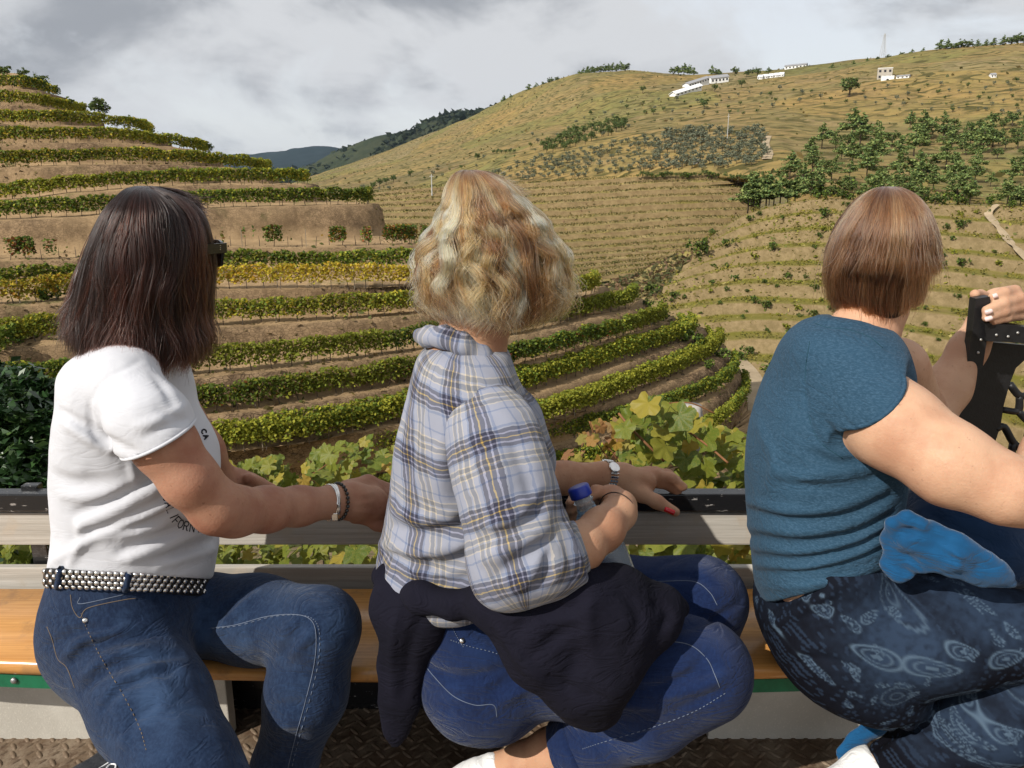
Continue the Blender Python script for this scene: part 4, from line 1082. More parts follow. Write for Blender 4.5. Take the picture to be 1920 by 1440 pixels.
# ------------------------------------------------------------------ far white buildings, masts
M_WHITE = simple('whitewash', (.80,.79,.76), .8, .05, 3); M_ROOFG = simple('grey_roof', (.28,.28,.29), .8); M_DARKW = simple('dark_opening', (.03,.03,.035), .3); M_STONEB = simple('stone_wall', (.42,.38,.32), .9); M_ROOFW = simple('white_roof_sheet', (.78,.78,.78), .5)
def building(name, label, quad, dep, h_px, roof_px, wall=M_WHITE, roof=M_ROOFG, wins=5, rows=1, arch=False, pitch=True, cat='building', group=None):
    """quad = photo foot of the front wall from left to right ((x0,y0),(x1,y1)); built standing on the slope, dep metres deep"""
    (x0, y0), (x1, y1) = quad; a = drop(x0, y0); b = drop(x1, y1)
    if a is None or b is None: return
    d = b - a; 
    if abs(d[1]) > 1.2*abs(d[0]): b = P(x1, y1, a[1] + .35*(b[1]-a[1])); d = b - a
    L = np.linalg.norm(d[:2]); u = np.array([d[0], d[1], 0])/L; w = np.array([-u[1], u[0], 0]); w = w if w[1] > 0 else -w
    mp = m_per_px((a+b)/2); H = h_px*mp; Rf = roof_px*mp; sl = d[2]
    root = empty(name, a); tag(root, label, cat, group)
    def pt(s, t, z): return a + u*s*L + w*t*dep + np.array([0, 0, sl*s + z])
    m = MB(); lo = -6*H*.3
    c = [pt(0,0,lo), pt(1,0,lo), pt(1,1,lo), pt(0,1,lo), pt(0,0,H), pt(1,0,H), pt(1,1,H), pt(0,1,H)]
    for f in ((0,1,5,4),(1,2,6,5),(2,3,7,6),(3,0,4,7),(4,5,6,7)): m.poly([c[i] for i in f])
    if pitch:
        m.poly([pt(0,0,H), pt(0,1,H), pt(0,.5,H+Rf)]); m.poly([pt(1,1,H), pt(1,0,H), pt(1,.5,H+Rf)])
    m.build('wall', wall, root)
    r = MB(); e = .03
    if pitch:
        for t0, t1 in ((-.06,.5),(1.06,.5)):
            A = [pt(-e,t0,H-.1*Rf+.05), pt(1+e,t0,H-.1*Rf+.05), pt(1+e,t1,H+Rf+.08), pt(-e,t1,H+Rf+.08)]; r.poly(A); r.poly([q + np.array([0,0,.25]) for q in A]); 
            for i in range(4): j = (i+1) % 4; r.poly([A[i], A[j], A[j]+np.array([0,0,.25]), A[i]+np.array([0,0,.25])])
    else: r.box((pt(0,0,H)+pt(1,1,H))/2 + [0,0,.2], (L/2*1.02, dep/2*1.04, .2), np.stack([u, w, [0,0,1]], 1))
    r.build('roof', roof, root)
    for k in range(rows):
        for i in range(wins):
            s = (i+.5)/wins; z = H*(k+.55)/rows; q = MB(); q.box(pt(s, 0, z) - w*.06, (min(L/wins*.22, .9), .08, H/rows*.20), np.stack([u, w, [0,0,1]], 1)); q.build('window', M_DARKW, root)
    if arch:
        q = MB(); pts = [pt(.42,0,0)] + [pt(.5 + .10*math.cos(t), 0, H*.25 + H*.2*math.sin(t)) for t in np.linspace(math.pi, 0, 9)] + [pt(.58,0,0)]; q.poly([p - w*.12 for p in pts]); q.build('arched_door', M_DARKW, root)
    return root
building('winery_shed', 'long white-roofed shed stepping up the far slope', ((1268,181),(1316,166)), 7, 5, 4, M_WHITE, M_ROOFW, 7)
building('winery_house', 'long white terrace house above the white-roofed shed', ((1292,164),(1330,152)), 8, 6, 3, M_WHITE, M_ROOFG, 8)
building('winery_house', 'white gabled house at the upper end of the winery', ((1333,157),(1366,153)), 9, 9, 5, M_WHITE, M_ROOFG, 5)
for i, x in enumerate((1424, 1434, 1444, 1454, 1464)): building('row_cottage', ['leftmost white gabled cottage of the row near the far skyline','second white cottage from the left in the skyline row','middle white cottage of the skyline row','fourth white cottage from the left in the skyline row','rightmost white cottage of the skyline row'][i], ((x-4,149-i*1.2),(x+5,148.5-i*1.2)), 6, 4, 4, M_WHITE, M_ROOFW, 2, group='white cottages in a row near the skyline')
building('hilltop_hall', 'low pale hall on the skyline above the cottage row', ((1471,131),(1511,127)), 9, 6, 3, M_WHITE, M_ROOFG, 6)
building('arched_building', 'grey stone building with white frame and arched doorway on the far hill', ((1644,150),(1672,149)), 10, 20, 0, M_STONEB, M_WHITE, 3, 2, pitch=False)
building('arched_building', 'low white porch with an arched doorway below the stone building', ((1652,152),(1676,151)), 4, 8, 0, M_WHITE, M_WHITE, 0, arch=True, pitch=False)
building('roadside_house', 'small white house far right below the hilltop pines', ((1858,146),(1868,145)), 5, 5, 3, M_WHITE, M_ROOFG, 2)
building('roadside_house', 'low white wall-like house right of the arched building', ((1680,148),(1704,146)), 5, 4, 2, M_WHITE, M_ROOFG, 3)
building('vineyard_hut', 'tiny white hut in the olive grove', ((1300,308),(1306,308)), 3, 5, 2, M_WHITE, M_ROOFG, 1)
def mast(label, px, py, h_px, w, lattice, name='mast'):
    p = drop(px, py)
    if p is None: p = P(px, py, 715)
    h = h_px*m_per_px(p); root = empty(name, p); tag(root, label, 'mast')
    mm = simple('mast_paint', (.45,.45,.44), .6) if 'mast_paint' not in bpy.data.materials else bpy.data.materials['mast_paint']
    m = MB()
    if lattice:
        for a, b in ((-1,-1),(1,-1),(1,1),(-1,1)): m.tube([p + np.array([a*w, b*w, -1]), p + np.array([a*w*.15, b*w*.15, h])], .16, 4)
        for k in range(8):
            z = h*k/8; f = 1-.85*k/8; m.tube([p + np.array([-w*f, -w*f, z]), p + np.array([w*f*.9, -w*f*.9, z + h/8])], .09, 4); m.tube([p + np.array([w*f, -w*f, z]), p + np.array([-w*f*.9, -w*f*.9, z + h/8])], .09, 4)
    else: m.tube([p + np.array([0,0,-1]), p + np.array([0,0,h])], [w, w*.6], 7)
    m.build('shaft', mm, root)
    m = MB(); m.box(p + np.array([0,0,h*.9]), (w*1.6+.3, .06, .07)); m.build('cross_arm', mm, root)
mast('thin lattice radio mast on the far skyline', 1655, 104, 38, 2.0, True)
mast('slender white power pole in the valley left of the blonde hair', 810, 366, 38, .22, False, 'power_pole')
mast('pale power pole standing in front of the olive grove hill', 1363, 268, 52, .18, False, 'power_pole')
# ------------------------------------------------------------------ the wagon: floor, side, bench
def wood_mat(name, c1, c2, rough, grain=1.0, axis=0, spec=0.3, bump=0.15, wear=None):
    m = NT(name); sc = [9, 9, 9]; sc[axis] = 0.6
    co = m.coord('Object', scale=tuple(sc)); n1 = m.noise(co, 2.2 * grain, 6, 0.6, 0.8); n2 = m.noise(m.coord('Object', scale=tuple(x * 6 if i != axis else 1.2 for i, x in enumerate(sc))), 3, 4, 0.6)
    c = m.mix(m.rng(m.mix(0.5, n1, n2), 0.35, 0.65), c1, c2)
    if wear: c = m.mix(m.rng(m.noise(m.coord('Object'), 14, 6, .65), .52, .68), c, wear)
    m.col(c); m.set(Roughness=rough, Specular_IOR_Level=spec); m.bump(n2, bump, .003); return m.m
def wagon():
    m_seat = wood_mat('varnished_pine', (.46,.205,.052), (.64,.325,.10), .26, spec=.5, bump=.08, wear=(.40,.20,.07))
    m_slat = wood_mat('weathered_board', (.36,.33,.285), (.50,.465,.41), .8, bump=.4, wear=(.43,.375,.305))
    m_black = NT('black_paint_chipped'); co = m_black.coord('Object', scale=(1,3,3))
    ch = m_black.rng(m_black.noise(co, 28, 6, .7), .62, .66)
    m_black.col(m_black.mix(ch, (.012,.012,.013), (.30,.28,.26))); m_black.set(Roughness=m_black.mix(ch, (.25,.25,.25), (.8,.8,.8)), Specular_IOR_Level=.5); m_black.bump(m_black.noise(co, 40, 4), .2, .003)
    m_green = simple('green_paint', (.008,.13,.06), .35, .2, 25, .1, spec=.4)
    m_panel = NT('grey_composite'); co = m_panel.coord('Object')
    g = m_panel.rng(m_panel.noise(co, 240, 3), .55, .72); s = m_panel.rng(m_panel.noise(co, 9, 5, .6), .4, .75)
    m_panel.col(m_panel.mix(m_panel.math('MULTIPLY', g, .6), m_panel.mix(s, (.44,.41,.355), (.52,.49,.43)), (.60,.56,.48))); m_panel.set(Roughness=.85); m_panel.bump(m_panel.noise(co, 200, 4), .3, .003)
    m_floor = NT('worn_steel_plate'); co = m_floor.coord('Object')
    r = m_floor.rng(m_floor.noise(co, 11, 6, .65), .35, .65); r2 = m_floor.rng(m_floor.noise(co, 45, 5, .7), .45, .7)
    m_floor.col(m_floor.mix(r2, m_floor.mix(r, (.15,.10,.062), (.27,.21,.15)), (.10,.060,.038))); m_floor.set(Roughness=.62, Metallic=.25); m_floor.bump(m_floor.noise(co, 90, 5), .4, .004)
    w = empty('wagon', (0, 1.0, 0)); tag(w, 'open tourist wagon with rusty checker plate floor and grey side board', 'wagon')
    f = MB(); f.box((0, .55, .05), (3.6, 1.30, .05)); fo = f.build('floor_plate', m_floor.m, w)
    # raised lozenges of the checker plate
    lz = MB(); n = 8; tops = [(0,0,.0028)]
    for ring_, (a, b, z) in enumerate(((.017,.0052,0),(.012,.0030,.0024))):
        for i in range(n): t = 2*math.pi*i/n; tops.append((a*math.cos(t), b*math.sin(t), z))
    lz.v = tops
    for i in range(n): j = (i+1) % n; lz.f.append([1+i, 1+j, 9+j, 9+i]); lz.f.append([9+i, 9+j, 0])
    rest = MB(); base = None; k = 0
    spots = []
    for i in range(-60, 61):
        for j in range(0, 34):
            x = i*.030 + .015*(j % 2); y = 1.84 - j*.026
            spots.append((x, y, (i + j) % 2))
    def vis(sp): px, py = pix((sp[0], sp[1], .1)); return -20 < px < 1940 and 1340 < py < 1450
    near = [s_ for s_ in spots if vis(s_)][:300]; nset = set(near)
    for x, y, d in near:
        if base is None: base = lz.build('lozenge', m_floor.m, fo, True); o = base
        else: o = base.copy(); COL.objects.link(o)
        o.location = (x, y, 0.1); o.rotation_euler = (0, 0, math.radians(45 if d else -45))
    for s_ in spots:
        if s_ in nset: continue
        x, y, d = s_; t = math.radians(45 if d else -45); c_, n_ = math.cos(t), math.sin(t); b0 = len(rest.v)
        rest.v += [(x + c_*p - n_*q, y + n_*p + c_*q, z + .1) for p, q, z in lz.v]; rest.f += [[b0 + i for i in ff] for ff in lz.f]
    ro = rest.build('lozenge_field', m_floor.m, fo, True); ro['kind'] = 'stuff'
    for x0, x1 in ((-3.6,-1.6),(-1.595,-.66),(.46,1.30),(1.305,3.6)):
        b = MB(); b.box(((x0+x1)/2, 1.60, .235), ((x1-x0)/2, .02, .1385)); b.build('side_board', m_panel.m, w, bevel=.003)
    b = MB(); b.box((0, 1.83, .20), (3.6, .02, .10)); b.build('side_rail', m_green, w, bevel=.004)
    b = MB(); b.box((-.1, 1.70, .235), (.9, .012, .135)); b.build('bench_shade_board', m_black.m, w)  # black sheet added in the side board gap, stands for shade under the bench
    # under-frame below the deck so the wagon stands on something
    b = MB(); b.box((0, .55, -.12), (3.5, .9, .075)); b.build('chassis', m_black.m, w)
    for x in (-2.6, 2.6):
        for y in (0.0, 1.2):
            q = MB(); q.lathe([(-.09,.12),(-.085,.28),(-.05,.32),(.05,.32),(.085,.28),(.09,.12)], (x, y, -.38), (0,1,0), 28); q.build('wheel', simple('tyre_rubber', (.02,.02,.02), .8) if 'tyre_rubber' not in bpy.data.materials else bpy.data.materials['tyre_rubber'], w, True)
    # bench
    be = empty('bench', (0, 1.55, 0)); tag(be, 'long wagon bench with varnished orange seat plank and weathered grey back slats', 'bench')
    # seat plank: front edge bows very slightly outwards
    xs = np.linspace(-3.4, 3.4, 60); V = []; Fq = []
    def yf(x): return 1.385 + 0.030 * (abs(x + .10) / .95) ** 2 if abs(x) < 1.4 else 1.385 + 0.030 * ((1.4) / .95) ** 2
    prof = [(0,-.018),(.004,-.006),(.012,-.001),(.03,0)]
    for x in xs:
        y0 = yf(x); y1 = 1.715
        sec = [(y0+.012,.385),(y0+.003,.389),(y0,.398),(y0,.408),(y0+.004,.416),(y0+.013,.420),((y0+y1)/2,.4205),(y1-.008,.420),(y1,.412),(y1,.385)]
        V += [(x, a, b) for a, b in sec]
    k = 10
    for i in range(len(xs)-1):
        for j in range(k): Fq.append([i*k+j, i*k+(j+1) % k, (i+1)*k+(j+1) % k, (i+1)*k+j])
    mesh_np('seat_plank', np.array(V), [np.array(Fq), np.array([list(range(k))[::-1], list(range((len(xs)-1)*k, len(xs)*k))])], be, m_seat, True)
    def bar(name, y, z0, z1, th, mat, x0=-3.4, x1=3.4, lean=0.0, bev=.004):
        b = MB(); c, s_ = math.cos(lean), math.sin(lean); Rm = np.array([[1,0,0],[0,c,s_],[0,-s_,c]])
        b.box(((x0+x1)/2, y, (z0+z1)/2), ((x1-x0)/2, th/2, (z1-z0)/2), Rm); return b.build(name, mat, be, bevel=bev)
    def zat(py, y): return P(960, py, y)[2]
    yb = 1.745
    bar('back_slat', yb, zat(1168,yb), zat(1062,yb), .022, m_slat, lean=.05)
    bar('back_slat', yb+.012, zat(1018,yb+.012), zat(959,yb+.012), .022, m_slat, lean=.05)
    bar('top_rail', yb+.010, zat(957,yb), zat(924,yb), .042, m_black.m, lean=.02)
    for x in (-2.2, -1.16, 1.34, 2.6):
        b = MB(); b.box((x, yb+.035, .42), (.02,.012,.24)); b.build('back_post', m_black.m, be, bevel=.003)
    for x0, x1 in ((-2.6,-.93),(.45,.80)):
        b = MB(); pts = []
        V0 = [(x, yf(x)+.010) for x in np.linspace(x0, x1, 14)]
        for (xa, ya), (xb, yb_) in zip(V0[:-1], V0[1:]):
            b.poly([(xa,ya,.383),(xb,yb_,.383),(xb,yb_+.03,.383),(xa,ya+.03,.383)]); b.poly([(xa,ya,.352),(xb,yb_,.352),(xb,yb_,.383),(xa,ya,.383)]); b.poly([(xa,ya+.03,.352),(xb,yb_+.03,.352),(xb,yb_,.352),(xa,ya,.352)])
        for (xa, ya), q in ((V0[0], -1), (V0[-1], 1)): b.poly([(xa,ya,.352),(xa,ya,.383),(xa,ya+.03,.383),(xa,ya+.03,.352)][::q])
        b.build('angle_iron', m_green, be)
        xm = x1 - .10
        q = MB(); q.lathe([(0,.007),(.004,.0065),(.006,.003)], (xm, yf(xm)+.0095, .370), (0,-1,0), 10); q.build('bolt', simple('galvanised', (.4,.4,.4), .4, metal=.8), be, True)
    for x in (-1.5, .08, 1.9):
        b = MB(); b.box((x, 1.665, .24), (.02,.02,.143)); b.build('leg', m_green, be, bevel=.003)
    # black end frame at the right with lattice
    e = empty('end_frame', (1.02, 1.68, .42)); tag(e, 'black riveted metal end frame with lattice holes at the bench end', 'metal frame')
    mb = simple('black_cast_metal', (.011,.011,.012), .45, .2, 60, .3, spec=.4)
    def slab(name, poly, y0, y1, mat=mb):
        b = MB(); A = [P(x, y, y0) for x, y in poly]; dy = np.array([0, y1-y0, 0]); Bk = [p + dy for p in A]; n = len(A)
        b.poly(A[::-1]); b.poly(Bk)
        for i in range(n): j = (i+1) % n; b.poly([A[i], A[j], Bk[j], Bk[i]])
        return b.build(name, mat, e)
    slab('grip_post', [(1830,560),(1858,556),(1856,600),(1850,640),(1838,720),(1820,800),(1800,900),(1770,1050),(1742,1050),(1768,900),(1788,800),(1806,720),(1822,635)], 1.665, 1.69)
    slab('top_plate', [(1846,606),(1900,610),(2000,626),(2000,654),(1900,642),(1850,640)], 1.652, 1.70)
    slab('web_plate', [(1846,640),(2000,655),(2000,672),(1925,672),(1905,690),(1893,720),(1882,760),(1876,800),(1862,840),(1868,870),(1850,900),(1838,1050),(1770,1050),(1800,900),(1820,800),(1838,720)], 1.735, 1.75)
    lat = [[(1893,720),(1912,742),(1932,735),(1960,700)],[(1912,742),(1908,770),(1878,768)],[(1908,770),(1932,792),(1960,790)],[(1866,805),(1882,800),(1900,830),(1925,850)],[(1900,830),(1890,870),(1862,890)],[(1932,792),(1925,850),(1960,880)],[(1925,850),(1915,900),(1880,950)]]
    for L_ in lat:
        b = MB(); b.tube([P(x, y, 1.742) for x, y in curve2(L_, 10)], .0085, 6); b.build('lattice_bar', mb, e, True)
    slab('frame_foot', [(1742,1050),(1980,1050),(1980,1120),(1742,1120)], 1.70, 1.76)
    rv = None
    for x, y in ((1834,661),(1815,714),(1796,767),(1811,793),(1868,628),(1890,631),(1908,624),(1839,637)):
        if rv is None: q = MB(); q.lathe([(0,.0032),(.0015,.0028),(.0024,.001)], (0,0,0), (0,-1,0), 8); rv = q.build('rivet', simple('bare_rivet', (.45,.44,.42), .4, metal=.6), e, True); o = rv
        else: o = rv.copy(); COL.objects.link(o)
        o.location = P(x, y, 1.664 if x < 1842 else 1.650)
    # folded leaflet-like dark strap end with white lettering in the lower left corner
    s = empty('shoulder_bag', P(230, 1440, 1.12)); tag(s, 'dark grey nylon bag with white lettering at the lower left corner', 'bag')
    mbag = simple('black_nylon', (.030,.031,.034), .42, .25, 80, .4, spec=.4)
    F = Field(); A = P(95,1470,1.05); 
    F.chain([(150,1462,1.10,34),(215,1432,1.14,36),(262,1418,1.16,34)], 0.02, flat=(np.array([0,0.6,-0.8]), 1.6)); F.chain([(180,1500,1.06,60),(260,1480,1.10,60),(320,1500,1.1,60)], 0.03)
    V, Q = F.mesh(0.005, 1); mesh_np('bag_body', V, Q, s, mbag)
    t = MB()
    for st in ([(185,1442),(213,1424)], [(196,1446),(206,1434),(217,1434),(214,1446),(203,1462)], ):
        Qh = F.hit(st, True, .0008)
        if len(Qh) > 1: t.tube(Qh, .0016, 5)
    if t.v: t.build('lettering', simple('white_print', (.75,.75,.75)), s, True)
# ------------------------------------------------------------------ people
def skin_mat(name, c, red):
    m = NT(name); co = m.coord('Object')
    big = m.rng(m.noise(co, 14, 4), 0.35, 0.7); fine = m.noise(co, 160, 3)
    c1 = m.mix(big, c, tuple(x * .84 for x in red))
    sp = m.rng(m.noise(co, 120, 2), 0.66, 0.76)
    c2 = m.mix(m.math('MULTIPLY', sp, 0.5), c1, tuple(x * 0.5 for x in red))
    m.col(c2); m.set(Roughness=m.rng(fine, 0.3, 0.7, 0.50, 0.66), Subsurface_Weight=0.12, Subsurface_Scale=0.01)
    m.b.inputs['Subsurface Radius'].default_value = (1.0, 0.35, 0.2)
    m.set(Specular_IOR_Level=0.22)
    h = m.mix(0.35, m.noise(co, 260, 3), m.noise(co, 60, 4))
    m.bump(h, 0.36, 0.003)
    return m.m
def cloth_mat(name, c, var=0.12, weave=900, rough=0.85, bump=0.25, heather=None, sheen=0.15):
    m = NT(name); co = m.coord('Object')
    big = m.rng(m.noise(co, 9, 4), 0.3, 0.7)
    base = m.mix(big, tuple(x * (1 - var) for x in c), tuple(min(1, x * (1 + var)) for x in c))
    if heather is not None:
        hn = m.noise(m.coord('Object', scale=(1, 1, 3.5)), 170, 4, 0.7)
        base = m.mix(m.rng(hn, 0.42, 0.66), base, heather)
    m.col(base); m.set(Roughness=rough, Specular_IOR_Level=0.15, Sheen_Weight=sheen, Sheen_Roughness=0.5)
    wv = m.noise(co, weave, 2); bg = m.noise(co, 38, 5, 0.6)
    fold = m.noise(m.coord('Object', rot=(.4,.5,.3), scale=(1,1,2.2)), 11, 3, .55, 1.4)
    rd = m.rng(m.math('ABSOLUTE', m.math('SUBTRACT', fold, .5)), 0, .10)
    m.bump(m.mix(0.6, m.mix(0.5, wv, bg), rd), bump*1.7, 0.006)
    return m.m
def denim_mat(name, c, fade, wearlo=0.5, wearhi=0.72):
    m = NT(name); co = m.coord('Object')
    w = m.rng(m.noise(co, 7.5, 5, 0.6), wearlo, wearhi)
    streak = m.rng(m.noise(m.coord('Object', scale=(1, 1, .2)), 220, 3, 0.7), 0.35, 0.7)
    b = m.mix(m.math('MULTIPLY', w, 0.75), c, fade)
    b = m.mix(m.math('MULTIPLY', streak, 0.30), b, fade)
    at = m.n('Attribute', attribute_name='wear').outputs['Fac']
    b = m.mix(m.math('MULTIPLY', at, 0.8), b, fade)
    m.col(b); m.set(Roughness=0.86, Specular_IOR_Level=0.12, Sheen_Weight=0.1)
    tw = m.n('TexWave', wave_type='BANDS', bands_direction='DIAGONAL'); m.l(co, tw.inputs['Vector'])
    tw.inputs['Scale'].default_value = 320; tw.inputs['Distortion'].default_value = 1.5
    fold = m.noise(m.coord('Object', rot=(.3,.6,.2), scale=(1,1,2.4)), 10, 3, .55, 1.5)
    rd = m.rng(m.math('ABSOLUTE', m.math('SUBTRACT', fold, .5)), 0, .09)
    m.bump(m.mix(.55, m.mix(0.65, tw.outputs['Fac'], m.noise(co, 55, 5, 0.65)), rd), 0.55, 0.006)
    return m.m
M_SKIN1 = skin_mat('skin_tan', (0.40, 0.21, 0.135), (0.37, 0.16, 0.10))
M_SKIN2 = skin_mat('skin_warm', (0.48, 0.27, 0.165), (0.44, 0.215, 0.125))
M_SKIN3 = skin_mat('skin_light', (0.56, 0.34, 0.22), (0.54, 0.29, 0.18))
M_TEE = cloth_mat('white_jersey', (0.55, 0.555, 0.59), 0.03, 700, 0.9, 0.07)
M_TEAL = cloth_mat('teal_jersey', (0.020, 0.054, 0.092), 0.10, 700, 0.9, 0.2, heather=(0.040, 0.086, 0.138), sheen=0.03)
M_NAVY = cloth_mat('navy_fleece', (0.0065, 0.0062, 0.0125), 0.2, 500, 0.95, 0.22, sheen=0.0)
M_BLUE = cloth_mat('blue_softshell', (0.006, 0.070, 0.18), 0.12, 800, 0.8, 0.2)
M_BLUED = cloth_mat('shaded_blue_softshell', (0.006, 0.025, 0.07), 0.2, 800, 0.8, 0.15)  # the blue jacket cloth again, its shade on the lap put into the colour
M_DENIM1 = denim_mat('washed_denim', (0.0068, 0.0165, 0.046), (0.038, 0.074, 0.152))
M_DENIM2 = denim_mat('dark_denim', (0.0055, 0.0140, 0.054), (0.015, 0.037, 0.118), 0.55, 0.85)
M_THREAD = simple('pale_thread', (0.125, 0.15, 0.205), 0.95)
M_THREAD_T = simple('tan_thread', (0.16, 0.12, 0.085), 0.95)
M_LEATHER = simple('black_leather', (0.014, 0.013, 0.013), 0.45, bump=0.3)
M_STEEL = simple('polished_steel', (0.72, 0.70, 0.68), 0.16, 0.06, 90, metal=1.0)
M_SILVER = simple('silver', (0.75, 0.73, 0.70), 0.22, 0.1, 90, metal=1.0)
M_BEAD = simple('dark_bead', (0.02, 0.018, 0.016), 0.15, spec=0.6)
M_BLACKP = simple('black_plastic', (0.012, 0.012, 0.013), 0.18, spec=0.6)
M_SOCK = cloth_mat('white_canvas', (0.72, 0.72, 0.72), 0.05)
M_RED = simple('red_varnish', (0.55, 0.006, 0.012), 0.15, spec=0.6)
M_PINKN = simple('pale_varnish', (0.74, 0.56, 0.52), 0.12, spec=0.6)
M_INK = simple('black_print', (0.02, 0.02, 0.025), 0.9)
M_EYE = simple('eye_white', (0.75, 0.73, 0.70), 0.15, spec=0.6)

def build_field(name, F, h, mat, parent, sm=1, rough_amp=0.0, rough_sc=18, seed=0, uvfn=None, colfn=None, attrfn=None):
    V, Q = F.mesh(h, sm)
    if rough_amp:
        N = normals(V, Q); V = V + N * (rough_amp * fbm(V, rough_sc, 3, seed))[:, None]
    N = normals(V, Q) if (colfn or attrfn) else None
    return mesh_np(name, V, Q, parent, mat, True, colfn(V, N) if colfn else None, uvfn(V) if uvfn else None, attrfn(V, N) if attrfn else None)
def hem_ring(name, F, c, nrm, mat, parent, r=.0028, rmax=.14, n=56):
    """a rolled edge round the opening of a sleeve or leg: the outline of F in the plane through c"""
    c = np.asarray(c, float); nrm = np.asarray(nrm, float); nrm = nrm / np.linalg.norm(nrm); c = c - nrm*r*.9; a = np.cross(nrm, [.2, .3, .9]); a /= np.linalg.norm(a); b = np.cross(nrm, a)
    ts = np.linspace(0, 2*math.pi, n, endpoint=False); D = np.outer(np.cos(ts), a) + np.outer(np.sin(ts), b); lo = np.zeros(n); hi = np.full(n, rmax)
    for _ in range(22):
        mid = (lo + hi)/2; ins = F.eval(c + D*mid[:, None]) < 0; lo = np.where(ins, mid, lo); hi = np.where(ins, hi, mid)
    m = MB(); m.tube(c + D*(lo - r*.35)[:, None], r, 8, closed=True); return m.build(name, mat, parent, True)
def seam(name, F, pts, parent, mat=None, r=0.0009, off=0.0004, dash=False, n=40):
    Q = F.hit(curve2(pts, n) if len(pts) > 1 else pts, False, off)
    if len(Q) < 2: return
    m = MB()
    r = min(r, .00075)
    if not dash: m.tube(Q, r, 5)
    else:
        for i in range(0, len(Q) - 1, 2): m.tube(Q[i:i + 2], r, 5)
    return m.build(name, mat or M_THREAD, parent, True)

